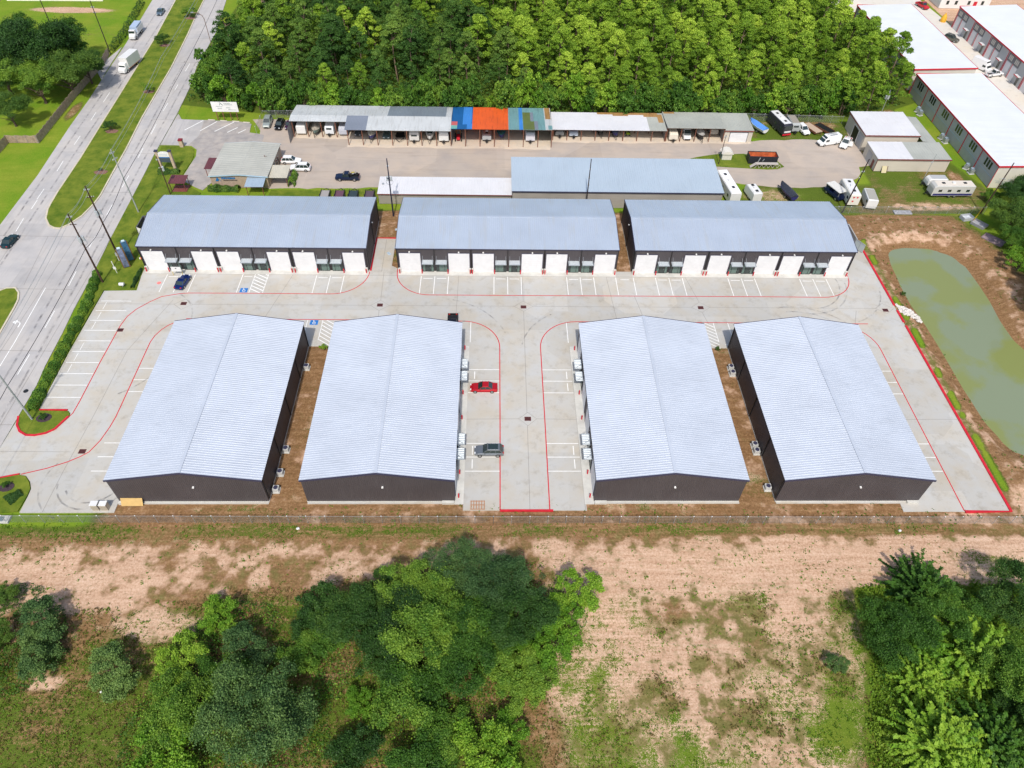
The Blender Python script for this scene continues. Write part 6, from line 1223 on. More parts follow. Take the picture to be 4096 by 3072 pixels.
tag(MB().tube((0,0,0),(0,0,.012),.42,.42,16).build('painted_mark', mat('pink_mark',(0.85,0.22,0.20),.7), None, loc=(-66.3,111.0,ZP+.004)), 'round pink paint mark on the concrete near the left stalls', 'paint mark')
def grate(x, y, label, s=.55, rz=0):
    t = thing('storm_drain', label, 'drain', (x,y,ZP), rz, 'drain grates in the concrete'); MB().box(-s,-s*.8,-.1,s,s*.8,.012).build('frame', mat('grate_rust',(0.11,0.025,0.025),.8), t); m = MB()
    for i in range(6): m.box(-s*.8+i*s*.28,-s*.6,.012,-s*.7+i*s*.28,s*.6,.03)
    m.build('grating', M_BLACK, t)
for lab, x, y in (('drain grate in the drive before the left rear warehouse',-59.7,104.9),('drain grate at the mouth of the gap between the left and middle rear warehouses',-22.1,104.8),('drain grate in the drive above the centre aisle',5.7,104.5),('drain grate in the drive before the right rear warehouse',40.4,104.6),('drain grate beside the pond kerb',76.9,104.2),('drain grate in the middle of the centre aisle',5.7,76.3),('brown drain grate by the left angled stalls',-69.1,97.4),('brown drain grate near the left corner of the front lot',-65.2,69.4)): grate(x,y,lab)
tag(MB().tube((0,0,0),(0,0,.02),.42,.42,18).build('manhole_cover', M_BLACK, None, loc=(-79.6,82.2,ZP+.002)), 'round black manhole cover in the near carriageway', 'manhole cover')
t = thing('pallet', 'brown slatted pallet lying at the foot of the centre aisle', 'pallet', (-2.4,59.3,ZP)); m = MB()
for i in range(6): m.box(-1.05+i*.4,-.8,.08,-.92+i*.4,.8,.11)
for y_ in (-.75,0,.68): m.box(-1.1,y_,0,1.1,y_+.09,.08)
m.build('slats', mat('pallet_wood',(0.40,0.20,0.11),.8), t)
for i, (x, lab) in enumerate(((-58.9,'left one of two pale cabinets at the corner of the front lot'),(-57.6,'right one of two pale cabinets at the corner of the front lot'))):
    t = thing('utility_cabinet', lab, 'cabinet', (x,58.8,ZP), 0, 'pale cabinets at the lot corner'); MB().box(-.5,-.4,0,.5,.4,1.35).build('casing', mat('beige_cabinet',(0.52,0.46,0.38),.6), t); MB().box(-.54,-.44,1.35,.54,.44,1.42).build('lid', M_WHITE, t); MB().box(-.42,-.42,.15,.42,-.4,1.2).build('door', mat('beige_door',(0.42,0.37,0.30),.6), t)
o = MB().add([(-1.6,-.6,0),(1.6,-.6,0),(1.6,0,1.15),(-1.6,0,1.15),(-1.6,-.54,0),(1.6,-.54,0),(1.6,.06,1.15),(-1.6,.06,1.15)],[(0,1,2,3),(7,6,5,4),(3,2,6,7),(0,3,7,4),(1,5,6,2)]).build('plywood_sheet', mat('plywood',(0.56,0.38,0.15),.8,var=.1,vscale=1), None, loc=(-53.9,59.85,0.0)); tag(o, 'yellow plywood sheet leaning on the leftmost front warehouse', 'plywood')
t = thing('storm_inlet', 'pale concrete inlet box at the bottom left edge', 'inlet', (-71.8,56.9,0)); MB().box(-2.4,-.6,-.2,1.0,.6,.25).build('surround', M_CONC, t); MB().box(-2.2,-.4,.25,.2,.4,.27).build('grating', mat('inlet_water',(0.18,0.24,0.26),.3), t)
# rocks by the pond, debris
t_ = MB(); rr = random.Random(3)
for i in range(260):
    a = rr.random(); b = rr.random(); x = 79.6+3.7*a+rr.uniform(-.2,.2); y = 104.8-2.7*a+ (b-.5)*(2.6-.6*a); t_.blob((x,y,gz(x,y)+.12),rr.uniform(.13,.30),(1,1,.7),i,.4,1)
tag(t_.build('riprap', mat('pale_riprap',(0.62,0.58,0.54),.85,var=.15,vscale=3), None), 'pale broken rock spilling from the kerb down to the pond', 'rocks', None, 'stuff')
# fences
M_LINK = mat('chain_link',(0.30,0.33,0.33),.5,metal=.4); M_CAP = mat('post_cap',(0.70,0.72,0.74),.4)
def chain_fence(label, pts, h=1.8, step=2.65, name='chain_link_fence', mesh=.16):
    t = thing(name, label, 'fence', (pts[0][0],pts[0][1],0)); ox, oy = pts[0]; m = MB(); rail = MB(); n = 0
    for (x0,y0),(x1,y1) in zip(pts, pts[1:]):
        L_ = math.hypot(x1-x0,y1-y0); dx,dy = (x1-x0)/L_,(y1-y0)/L_; k = max(1,int(L_/step))
        for i in range(k+1):
            if n < 100:
                px,py = x0+dx*L_*i/k-ox,y0+dy*L_*i/k-oy; o = MB().tube((0,0,-.2),(0,0,h+.05),.035,n=6).build('post', M_STEEL, t, loc=(px,py,0)); MB().blob((0,0,h+.09),.09,(1,1,.8),0,0,1).build('post_cap', M_CAP, o); n += 1
        rail.tube((x0-ox,y0-oy,h),(x1-ox,y1-oy,h),.025,n=5)
        q = int(L_/mesh)
        for i in range(q):
            for s in (1,-1):
                a = i*mesh; b = a+s*h*.9
                if not 0 <= b <= L_: continue
                A = (x0-ox+dx*a,y0-oy+dy*a,0.03); B = (x0-ox+dx*b,y0-oy+dy*b,h); m.add([A,(A[0]+dx*.02,A[1]+dy*.02,A[2]),(B[0]+dx*.02,B[1]+dy*.02,B[2]),B],[(0,1,2,3)])
    rail.build('top_rail', M_STEEL, t); m.build('wire_mesh', M_LINK, t); return t
chain_fence('long chain link fence between the front warehouses and the sandy field', [(-82,56.5),(0,56.2),(86,56.0)])
chain_fence('chain link fence behind the right rear warehouse above the pond', [(75,137.2),(112,137.6)])
chain_fence('chain link fence behind the parked vehicles at the edge of the woods', [(66,180.5),(93,179.5)],1.9,2.8)
chain_fence('chain link fence behind the cars left of the carports', [(-60.4,170.0),(-60.4,178.2),(-51,178.8)],2.0,2.4)
M_FB = mat('weathered_fence_board',(0.34,0.26,0.19),.85,var=.3,vscale=1.5); M_FB2 = mat('grey_fence_board',(0.30,0.26,0.23),.85,var=.25,vscale=1.5)
t = thing('wooden_fence', 'tall weathered board fence zigzagging beside the far carriageway', 'fence', (-119.6,159.5,0)); pts = [(-120.5,150),(-119.6,159.5),(-119.7,164.2),(-112.3,164.3),(-112.9,187.2),(-112.8,208.6),(-113.7,215.6)]
for (x0,y0),(x1,y1) in zip(pts,pts[1:]):
    m = MB(); L_ = math.hypot(x1-x0,y1-y0); dx,dy = (x1-x0)/L_,(y1-y0)/L_; k = int(L_/.3)
    for i in range(k):
        j = .03*(i%2); zt = 1.95+.08*math.sin(i*.9); a,b = i*L_/k, (i+.93)*L_/k
        m.prism([(x0+dx*a-dy*j+119.6,y0+dy*a+dx*j-159.5),(x0+dx*b-dy*j+119.6,y0+dy*b+dx*j-159.5),(x0+dx*b-dy*(j+.04)+119.6,y0+dy*b+dx*(j+.04)-159.5),(x0+dx*a-dy*(j+.04)+119.6,y0+dy*a+dx*(j+.04)-159.5)],0,zt)
    m.build('board_panel', M_FB, t)
    for i in range(int(L_/2.4)+1): MB().box(-.06,-.06,0,.06,.06,2.05).build('post', M_FB2, t, loc=(x0+dx*i*2.4+119.6-.1,y0+dy*i*2.4-159.5,0))
# junk near the right edge by the trees
for lab, nme, x, y, rz, sz, c in (('rusty brown metal skip lid lying tilted under the trees by the pond','metal_panel',109.6,127.5,-50,(2.2,1.3,.15),(0.30,0.22,0.24)),('grey frame trailer under the trees right of the pond','small_trailer',109.0,133.2,-55,(1.5,1.0,.5),(0.36,0.36,0.38)),('pale box beside the yellow post near the fence end','storage_box',107.2,135.6,10,(1.2,.8,.7),(0.55,0.58,0.62)),('flat grey board lying along the fence above the pond','board',93.4,137.9,0,(2.0,.7,.1),(0.45,0.45,0.47))):
    t = thing(nme, lab, nme.replace('_',' '), (x,y,gz(x,y)+.05), R(rz)); a,b,c_ = sz; mm = mat('junk_'+nme, c, .7, var=.3, vscale=1.5)
    MB().box(-a,-b,.1,a,b,.1+c_*.3).build('panel', mm, t); MB().box(-a,-b-.06,0,a,-b,.1+c_).box(-a,b,0,a,b+.06,.1+c_).box(-a-.06,-b,0,-a,b,.1+c_).box(a,-b,0,a+.06,b,.1+c_).build('rim', mat('junk_rim_'+nme, tuple(q*.7 for q in c), .7), t)
t = thing('marker_post', 'yellow leaning post at the end of the fence by the trees', 'post', (108.3,134.6,0)); MB().tube((0,0,0),(.7,.3,3.2),.07,n=6).build('post', mat('yellow_post',(0.6,0.38,0.02),.5), t)
def cone_ac(x, y, lab):
    t = thing('rooftop_unit', lab, 'air conditioner', (x,y,0), R(rng.uniform(0,60)), 'pairs of outdoor condensers along the near white unit'); MB().box(-.5,-.5,.1,.5,.5,1.1).build('casing', M_STEEL, t); MB().tube((0,0,1.1),(0,0,1.35),.42,.5,12,False).build('fan_shroud', mat('blue_grey_metal',(0.25,0.32,0.38),.5), t); MB().box(-.65,-.65,-.05,.65,.65,.1).build('pad', M_CONC, t)
for i, (x, y) in enumerate(((116.9,171.9),(117.0,169.9),(116.9,157.2),(117.1,155.1),(116.6,186.6),(116.4,184.7))):
    cone_ac(x, y, f"grey condenser by the grey wall of the near white unit, {('upper of the middle pair','lower of the middle pair','upper of the nearest pair','lower of the nearest pair','upper of the farthest pair','lower of the farthest pair')[i]}")
t = thing('traffic_barrel', 'orange and white barrel lying beside the left rear warehouse', 'barrel', (-72.3,118.4,.05)); MB().tube((0,0,.25),(.9,.3,.3),.25,.22,10).build('drum', mat('safety_orange',(0.75,0.14,0.02),.6), t); MB().tube((-.15,-.05,.25),(0,0,.25),.26,.26,10).build('base', M_WHITE, t)
t = thing('safety_bag', 'yellow orange tall bag standing in the bright court at the top right', 'bag', (151.3,251.0,0)); MB().loft([[(r_*math.cos(a*.785),r_*math.sin(a*.785),z_) for a in range(8)] for r_,z_ in ((.9,0),(1.0,.8),(.7,1.8),(.2,2.6))]).build('bag', mat('amber_plastic',(0.75,0.40,0.03),.6), t); MB().tube((0,0,2.55),(0,0,2.8),.12,.18,8).build('neck', mat('amber_plastic',(0.75,0.40,0.03),.6), t)
for i,(x,y) in enumerate(((-21.0,129.5),(-20.6,123.3),(-22.0,121.0))):
    o = MB().box(-.5,-.3,0,.5,.3,.12).add([(-.3,-.2,.12),(.3,-.1,.12),(.1,.25,.3)],[(0,1,2)]).build('scrap_sheet', mat('scrap_blue_white',(0.45,0.55,0.65),.5), None, loc=(x,y,gz(x,y)+.1)); o.rotation_euler.z = i*1.1
    tag(o, ('pale scrap on the earth nearest the navy pole','bluish scrap sheet in the middle of the earth gap','pale scrap nearest the red kerb in the earth gap')[i], 'scrap')
for i,(x,y,s) in enumerate(((-28.6,55.3,.3),(82.6,55.0,.25),(60.6,54.8,.28),(-48.5,32.2,.18))):
    o = MB().blob((0,0,0),s,(1,.8,.7),i,.2,1).build('plastic_debris', M_WHITE, None, loc=(x,y,gz(x,y)+.15)); tag(o, ('white plastic lump by the fence between the two left front warehouses','white lump by the fence at the far right','pale lump by the fence below the rightmost warehouse','small white scrap in the weeds at the lower left')[i], 'debris')
# ------------------------------------------------------------------ vegetation
def leaf_mesh(name, centers, normals, size, aspect, tint, m, jitter=0.5, seed=0):
    """many small leaf quads; centers/normals Nx3"""
    r = np.random.RandomState(seed); N = len(centers)
    nrm = normals+r.normal(0, jitter, (N, 3)); nrm /= np.linalg.norm(nrm, axis=1)[:, None]+1e-9
    a = np.cross(nrm, r.normal(0, 1, (N, 3))); a /= np.linalg.norm(a, axis=1)[:, None]+1e-9; b = np.cross(nrm, a)
    s = (size*(0.6+0.8*r.rand(N)))[:, None]; a = a*s*aspect; b = b*s*0.5
    v = np.stack([centers-a-b*0.3, centers+b, centers+a+nrm*s*-0.15, centers-b], 1).reshape(-1, 3)
    me = bpy.data.meshes.new(name); me.vertices.add(4*N); me.vertices.foreach_set('co', v.astype(np.float32).ravel())
    me.loops.add(4*N); me.loops.foreach_set('vertex_index', np.arange(4*N, dtype=np.int32)); me.polygons.add(N); me.polygons.foreach_set('loop_start', np.arange(0, 4*N, 4, dtype=np.int32))
    me.update(calc_edges=True)
    at = me.attributes.new('tint', 'FLOAT', 'POINT'); at.data.foreach_set('value', np.repeat(tint, 4).astype(np.float32)); me.materials.append(m); return me
def clumps(n, seed, lo=-0.35, flat=0.8, rad=(0.26, 0.42), core=0.62, lean=0):
    r = np.random.RandomState(seed); d = r.normal(0, 1, (n*3, 3)); d /= np.linalg.norm(d, axis=1)[:, None]; d = d[d[:, 2] > lo][:n]
    k = core+(1-core)*0.9*r.rand(len(d)); c = d*k[:, None]*np.array([1, 1, flat])*(0.62); return c, rad[0]+(rad[1]-rad[0])*r.rand(len(d))
def crown(name, n_leaf, n_cl, seed, m, size, aspect=0.55, flat=0.8, lo=-0.35, rad=(0.24, 0.40), core=0.55, gap=0.0):
    """irregular crown: a few big lobes, each covered with leaf clumps, some sprigs sticking out"""
    r = np.random.RandomState(seed); nl = max(5, n_cl//6); C = []; CR = []; CT = []
    for k in range(nl):
        a = 6.283*(k+r.rand()*.8)/nl if k else 0; q = (0.30+0.38*r.rand()) if k else 0.0; zc = (r.rand()*.62-.12)*flat if k else .38*flat
        lc = np.array([q*math.cos(a), q*math.sin(a), zc]); lr = 0.26+0.20*r.rand()**1.3; lt = r.rand()
        for j in range(14):
            d = r.normal(0, 1, 3); d /= np.linalg.norm(d)
            if d[2] < lo: d[2] *= -1
            C.append(lc+d*lr*np.array([1, 1, .85])*(0.75+.35*r.rand())); CR.append(0.085+0.085*r.rand()); CT.append(.6*lt+.4*r.rand())
    C = np.array(C); CR = np.array(CR); CT = np.array(CT); w = CR**2; idx = r.choice(len(C), n_leaf, p=w/w.sum())
    d = r.normal(0, 1, (n_leaf, 3)); d /= np.linalg.norm(d, axis=1)[:, None]; low = d[:, 2] < -0.3; d[low, 2] *= -0.6
    ext = np.where(r.rand(n_leaf) < .10, 1.0+.9*r.rand(n_leaf), .55+.55*r.rand(n_leaf))
    p = C[idx]+d*(CR[idx]*ext)[:, None]; p[:, 2] += 0.50*flat
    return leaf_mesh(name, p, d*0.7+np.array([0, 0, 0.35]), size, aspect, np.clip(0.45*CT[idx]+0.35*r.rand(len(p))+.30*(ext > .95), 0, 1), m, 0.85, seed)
def pine_crown(name, n_leaf, seed, m, size):
    """rounded pine head of many tufts, unit height 1 above z=0, radius ~0.36"""
    r = np.random.RandomState(seed); C = []; RR = []
    for k in range(84):
        z = r.rand()**0.75; a = r.rand()*6.283; rr = (0.34+0.12*r.rand())*min(1.0, 1.35*(1.03-z))**0.75*(0.55+0.5*r.rand())
        C.append((rr*math.cos(a), rr*math.sin(a), z*0.96)); RR.append(0.04+0.045*r.rand())
    C = np.array(C); RR = np.array(RR); ct = r.rand(len(C)); idx = r.choice(len(C), n_leaf, p=RR**2/(RR**2).sum())
    d = r.normal(0, 1, (n_leaf, 3)); d /= np.linalg.norm(d, axis=1)[:, None]; low = d[:, 2] < 0; d[low, 2] *= -0.5
    p = C[idx]+d*(RR[idx]*(0.8+0.35*r.rand(n_leaf)))[:, None]*np.array([1, 1, 0.8])
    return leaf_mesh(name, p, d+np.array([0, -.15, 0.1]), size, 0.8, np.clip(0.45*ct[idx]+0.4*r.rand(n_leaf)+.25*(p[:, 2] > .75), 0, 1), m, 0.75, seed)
def spiky_crown(name, n_br, seed, m):
    r = np.random.RandomState(seed); P = []; N = []; T = []; vs = []; fs = []
    for k in range(n_br):
        th = r.rand()*6.283; el = math.radians(r.uniform(5, 88)); L_ = r.uniform(0.75, 1.15); d = np.array([math.cos(th)*math.cos(el), math.sin(th)*math.cos(el), math.sin(el)])
        b0 = d*np.array([.5,.5,.3])*r.rand(); tt = r.rand()
        for i in range(34):
            u = i/33; c = b0+d*L_*u*np.array([.9,.9,1.0])+np.array([0, 0, -0.22*u*u]); s = np.cross(d, [0, 0, 1]); s /= np.linalg.norm(s)+1e-6
            for sg in (-1, 1): P.append(c+s*sg*0.035*(1-u*.6)+r.normal(0, .012, 3)); N.append(np.array([0, 0, 1.])+d*0.3); T.append(0.4*tt+0.4*u+0.2*r.rand())
    return leaf_mesh(name, np.array(P)+np.array([0,0,.08]), np.array(N), 0.062, 0.75, np.clip(np.array(T), 0, 1), m, 0.5, seed)
def trunk_mesh(name, r0, h, seed, limbs=5, spread=0.5, m=None):
    mb = MB(); rr = random.Random(seed); p = (0,0,-.05); hs = h/4; pts = [(0,0,-.05)]
    for i in range(4): pts.append((rr.uniform(-.04,.04)*h, rr.uniform(-.04,.04)*h, hs*(i+1)))
    for i in range(4): mb.tube(pts[i], pts[i+1], r0*(1-i*.18), r0*(1-(i+1)*.18), 6, False)
    for k in range(limbs):
        a = rr.uniform(0,6.28); z0 = rr.uniform(.4,.95)*h; q = (math.cos(a)*spread*rr.uniform(.6,1), math.sin(a)*spread*rr.uniform(.6,1), z0+spread*rr.uniform(.3,.7)); mb.tube((0,0,z0), q, r0*.4, r0*.1, 5, False)
    o = mb.build(name, m or M_BARK); me = o.data; bpy.data.objects.remove(o); return me
LM = {'dark': leaf_mat('foliage_dark', (0.012, 0.040, 0.010), (0.045, 0.115, 0.020), (0.15, 0.25, 0.035), .2),
      'mid': leaf_mat('foliage_mid', (0.018, 0.065, 0.010), (0.080, 0.190, 0.022), (0.26, 0.40, 0.045), .22),
      'light': leaf_mat('foliage_light', (0.035, 0.12, 0.010), (0.135, 0.30, 0.022), (0.34, 0.50, 0.05), .25),
      'blue': leaf_mat('foliage_bluegreen', (0.020, 0.062, 0.022), (0.075, 0.155, 0.045), (0.20, 0.31, 0.075), .2),
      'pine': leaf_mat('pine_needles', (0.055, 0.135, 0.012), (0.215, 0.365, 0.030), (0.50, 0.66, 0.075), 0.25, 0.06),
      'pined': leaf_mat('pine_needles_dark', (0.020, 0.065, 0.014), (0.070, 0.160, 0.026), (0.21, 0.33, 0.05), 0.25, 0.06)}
def tree_proto(name, cat, cm, tm, cloc=(0,0,0), cs=(1,1,1)):
    t = thing(name, 'x', cat); c = bpy.data.objects.new('crown', cm); COL.objects.link(c); c.parent = t; c.location = cloc; c.scale = cs
    k = bpy.data.objects.new('trunk', tm); COL.objects.link(k); k.parent = t; return t
used = set()
def plant(proto, x, y, sc, label, group, rz=None, z=None, sz=None):
    loc = (x, y, gz(x, y)-.05 if z is None else z); rz = rng.uniform(0, 6.28) if rz is None else rz; s = (sc, sc, sz or sc)
    if proto.name not in used:
        used.add(proto.name); proto.location = loc; proto.rotation_euler = (0,0,rz); proto.scale = s; proto['label'] = label
        if group: proto['group'] = group
        return proto
    o = dup(proto, loc, rz, label, group, s); return o
tr_b = trunk_mesh('trunk', .055, .6, 1, 6, .5)
BIG = {}
for k, (mm, n, cl, sd, sz_) in {'mid': ('mid', 52000, 54, 11, .023), 'mid2': ('mid', 50000, 46, 12, .025), 'dark': ('dark', 50000, 52, 13, .023), 'light': ('light', 40000, 40, 14, .028), 'blue': ('blue', 50000, 60, 15, .022)}.items():
    BIG[k] = tree_proto('broadleaf_tree', 'tree', crown('crown', n, cl, sd, LM[mm], sz_, rad=(.16,.30), core=.5, flat=.85), tr_b, (0,0,.15))
SM = {}
for k, (mm, n, cl, sd, sz_) in {'mid': ('mid', 20000, 34, 21, .036), 'dark': ('dark', 20000, 36, 22, .034), 'light': ('light', 15000, 30, 23, .042), 'blue': ('blue', 20000, 36, 24, .034)}.items():
    SM[k] = tree_proto('young_tree', 'tree', crown('crown', n, cl, sd, LM[mm], sz_, rad=(.18,.32), core=.4, flat=.8, lo=-.6), tr_b, (0,0,.02))
SP = {'a': tree_proto('feathery_tree', 'tree', spiky_crown('crown', 210, 31, LM['light']), tr_b), 'b': tree_proto('feathery_tree', 'tree', spiky_crown('crown', 190, 32, LM['mid']), tr_b)}
FT = [ # x, y(at crown), R, kind, description
 (-58.3,40.4,2.9,'sblue','blue green bushy tree at the left edge, upper of a pair'),(-56.8,35.9,2.6,'sblue','blue green bushy tree at the left edge, lower of a pair'),(-62.6,38.9,1.9,'sdark','dark shrub cut by the left edge'),(-65.3,44.1,1.6,'sdark','small dark shrub highest on the left edge'),
 (-47.1,34.2,2.9,'sblue','rounded dark bush standing alone in the weeds at the lower left'),(-31.3,36.8,2.9,'sblue','rounded blue green tree above the large lower left thicket'),(-36.1,41.0,2.2,'slight','light green shrub nearest the sand at the top of the left thicket'),(-38.3,35.2,2.6,'slight','light green shrub on the left flank of the left thicket'),(-34.9,33.8,2.4,'smid','mid green shrub in the hollow of the left thicket'),
 (-36.4,28.9,4.0,'bmid','leafy green tree left of the biggest rounded tree at the bottom'),(-26.4,27.2,5.1,'bblue','biggest rounded blue green tree at the bottom left'),(-36.4,24.6,3.3,'slight','bright green tree on the bottom edge left of the biggest rounded tree'),(-32.9,32.1,2.6,'smid','mid green shrub above the leafy tree in the left thicket'),
 (-24.0,40.9,2.7,'sdark','dark tree at the left tip of the central grove'),(-24.2,36.0,2.3,'smid','small rounded tree below the left tip of the central grove'),(-21.0,41.8,3.1,'sdark','dark tree on the upper left of the central grove'),
 (-7.5,38.2,5.0,'bmid','large broad tree in the heart of the central grove'),(-4.0,34.8,3.9,'bmid2','tree just in front of the heart of the central grove'),(-16.6,40.9,3.7,'bdark','broad dark tree on the left side of the central grove'),(-13.8,45.7,2.3,'sdark','dark tree poking out at the top left of the central grove'),(-4.8,46.4,3.4,'bblue','topmost grey green tree of the central grove'),(1.2,44.9,3.7,'bblue','grey green tree at the upper right of the central grove'),(3.0,40.6,3.8,'bdark','dark tree on the right side of the central grove'),(-9.8,43.4,3.6,'bmid2','tree behind the heart of the central grove'),
 (11.3,43.3,2.8,'slight','bright green tree standing out at the right tip of the central grove'),(8.5,40.1,2.6,'slight','bright green tree just below the right tip of the central grove'),(6.2,36.2,2.6,'slight','bright green tree on the lower right flank of the central grove'),(5.2,33.3,2.5,'smid','low green tree at the lower right corner of the central grove'),
 (1.3,34.9,2.9,'smid','tree in the lower right of the central grove'),(-9.1,32.3,3.0,'smid','tree on the lower edge of the central grove'),(-10.7,29.4,3.3,'smid','tree hanging below the central grove'),(-16.5,30.1,1.6,'slight','small bright yellow green shrub left of the lower grove'),
 (1.3,26.4,2.2,'slight','small bright tree at the right of the bottom centre trees'),(-5.9,26.2,2.6,'smid','upper tree of the bottom centre group'),(-1.4,23.6,3.2,'slight','bright leafy tree on the bottom edge at centre right'),(-8.4,23.8,3.0,'smid','leafy tree on the bottom edge at centre'),(-15.6,24.1,2.7,'sdark','dark tree on the bottom edge left of centre'),
 (59.2,44.7,3.9,'fb','dark feathery tree, topmost of the right grove'),(52.0,38.2,3.8,'bmid','bright green tree on the left tip of the right grove'),(55.6,37.6,3.5,'fa','feathery tree behind the left tip of the right grove'),(60.1,39.9,3.4,'bmid2','tree in the upper middle of the right grove'),(62.3,36.0,4.2,'fa','broad feathery tree in the middle of the right grove'),(69.3,41.4,3.9,'bdark','dark tree cut by the right edge, upper'),(54.3,32.8,2.9,'fa','feathery tree on the lower left side of the right grove'),(64.8,33.3,4.0,'bmid','tree cut by the right edge, middle'),
 (53.3,24.9,4.3,'fa','big feathery tree on the bottom edge at the right'),(60.0,24.6,3.8,'fb','feathery tree at the bottom right corner'),(64.4,28.5,2.4,'sdark','dark shrub above the bottom right corner'),(44.1,34.9,1.2,'sblue','small lone bluish shrub on the sandy field left of the right grove'),(3.1,31.0,2.3,'smid','low shrub under the right of the central grove'),(-21.7,38.4,2.5,'smid','mid green tree inside the left of the central grove'),
 (-13.0,38.0,4.0,'bdark','dark tree between the left side and the heart of the central grove'),(-1.5,38.8,4.0,'bmid','tree right of the heart of the central grove'),(-13.5,34.0,2.8,'sdark','dark tree at the lower left of the central grove'),(66.5,24.5,3.5,'bdark','dark tree beyond the bottom right corner')]
FG = 'trees and shrubs scattered over the front field'
for x, y, r_, k, d in FT:
    if k[0] == 'b': pr, sc = BIG[k[1:]], r_*1.4
    elif k[0] == 's': pr, sc = SM[k[1:]], r_*1.42
    else: pr, sc = SP[k[1:]], r_*1.2
    plant(pr, x, y, sc, d, FG)
# woods behind the carports: pines with an understory of broadleaf trees at the edge
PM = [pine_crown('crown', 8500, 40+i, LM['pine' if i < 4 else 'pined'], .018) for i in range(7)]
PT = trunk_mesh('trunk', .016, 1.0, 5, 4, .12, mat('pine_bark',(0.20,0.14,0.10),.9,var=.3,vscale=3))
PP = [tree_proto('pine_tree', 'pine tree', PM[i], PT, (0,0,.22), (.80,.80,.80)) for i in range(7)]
TM = [crown('crown', 5200, 20, 60+i, LM[('light','mid','mid','light')[i]], .075, rad=(.2,.34), core=.4, flat=1.0, lo=-.9) for i in range(4)]
TP = [tree_proto('roadside_tree', 'tree', TM[i], tr_b, (0,0,.1)) for i in range(4)]
PG = 'pine trees of the woods behind the carports'
def in_woods(x, y):
    lx = -74+((y-190)/70)*(-2)+(3 if y > 235 else 0); rx = 113+(y-190)*0.33 if y < 205 else 118.5+(y-205)*0.10
    if x > 104 and y < 187.5: return False
    if x > 95 and y < 186: return False
    if x > 60 and y < 184.5: return False
    return lx < x < min(rx, 114.5) and 184 < y < 300
pts = []
yy = 185.0
while yy < 285:
    xx = -84.0; stp = 8.0 if yy < 240 else 9.3
    while xx < 128:
        x = xx+rng.uniform(-2.2, 2.2); y = yy+rng.uniform(-1.8, 1.8)
        if in_woods(x, y): pts.append((x, y))
        xx += stp*.97
    yy += 7.0 if yy < 240 else 9.0
rng.shuffle(pts); pts = pts[:296]
print('PINES', len(pts))
LAND = [(-72,'above the white billboard'),(-58,'above the three cars by the fence'),(-46,'above the leftmost trailer bays'),(-33,'above the slate roof panel'),(-20,'above the long grey roof panel'),(-8,'above the blue roof sheets'),(3,'above the orange roof'),(13,'above the teal and olive sheets'),(25,'above the white roofed carport'),(42,'above the rust stained roof edge'),(57,'above the grey green carport'),(70,'above the cream garage'),(90,'above the parked motorhome and trailers'),(999,'above the cream workshops')]
ROWS = [(190,'front row'),(197,'second row'),(205,'third row'),(213,'fourth row'),(221,'fifth row'),(229,'sixth row'),(238,'seventh row'),(250,'eighth row'),(262,'ninth row'),(999,'farthest row')]
def site_of(x, y):
    xs = x*(150.0/(150.0+(y-185)*0.55))          # what stands in front of it, seen from the camera side
    return next(n for v, n in LAND if xs < v), next(n for v, n in ROWS if y < v)
cells = {}
for x, y in pts: cells.setdefault(site_of(x, y), []).append((x, y))
def order_word(i, n):
    if n == 1: return 'lone'
    return ('leftmost','rightmost')[i] if n == 2 else ('leftmost','middle','rightmost')[i] if n == 3 else ('leftmost','second','third','fourth','fifth','sixth','seventh','eighth')[i] if i < n-1 else 'rightmost'
for (land, row), L_ in cells.items():
    L_.sort()
    for j, (x, y) in enumerate(L_):
        o_ = order_word(j, len(L_)); lab = (f"pine tree in the {row} of the woods {land}" if o_ == 'lone' else f"{o_} pine in the {row} of the woods {land}")
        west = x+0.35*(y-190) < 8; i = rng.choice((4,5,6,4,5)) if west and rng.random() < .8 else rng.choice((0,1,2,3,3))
        h = rng.uniform(11.0, 17.0) if y > 192 else rng.uniform(9.5, 13.0)
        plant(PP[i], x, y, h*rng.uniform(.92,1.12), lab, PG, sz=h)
UG = 'leafy undergrowth trees along the front of the woods'
k = 0
ux = []
for i in range(58): ux.append((-74+i*2.95+rng.uniform(-1,1) if i < 58 else 0, (181.5 if i*2.95-74 < 66 else 183.5)+rng.uniform(-1,1.6)))
for i in range(14): ux.append((-78.0+rng.uniform(-1,2.0), 187+i*5.2))
UC_ = {}
ux = sorted(ux[:58])+ux[58:]
for (x, y) in ux:
    if x > 100: y += (x-100)*.7
    if x > 104: continue
    r_ = rng.uniform(2.6, 4.6); n_u = UC_.setdefault(site_of(x, y)[0] if not (y > 185.5 and x < -70) else 'along the road verge', [0]); n_u[0] += 1
    lab = f"leafy understory tree {(ORD+('seventh','eighth','ninth','tenth','eleventh','twelfth','thirteenth','fourteenth','fifteenth'))[min(n_u[0]-1,14)]} from {'the billboard end along the road verge' if (y > 185.5 and x < -70) else 'the left '+site_of(x, y)[0]}"
    if x < -60 and y < 186: y += 2; 
    plant(TP[rng.choice((0,1,2,3) if x > 0 else (1,2,2,1,3))], x, y, r_, lab, UG, sz=r_*rng.uniform(1.2,1.9))
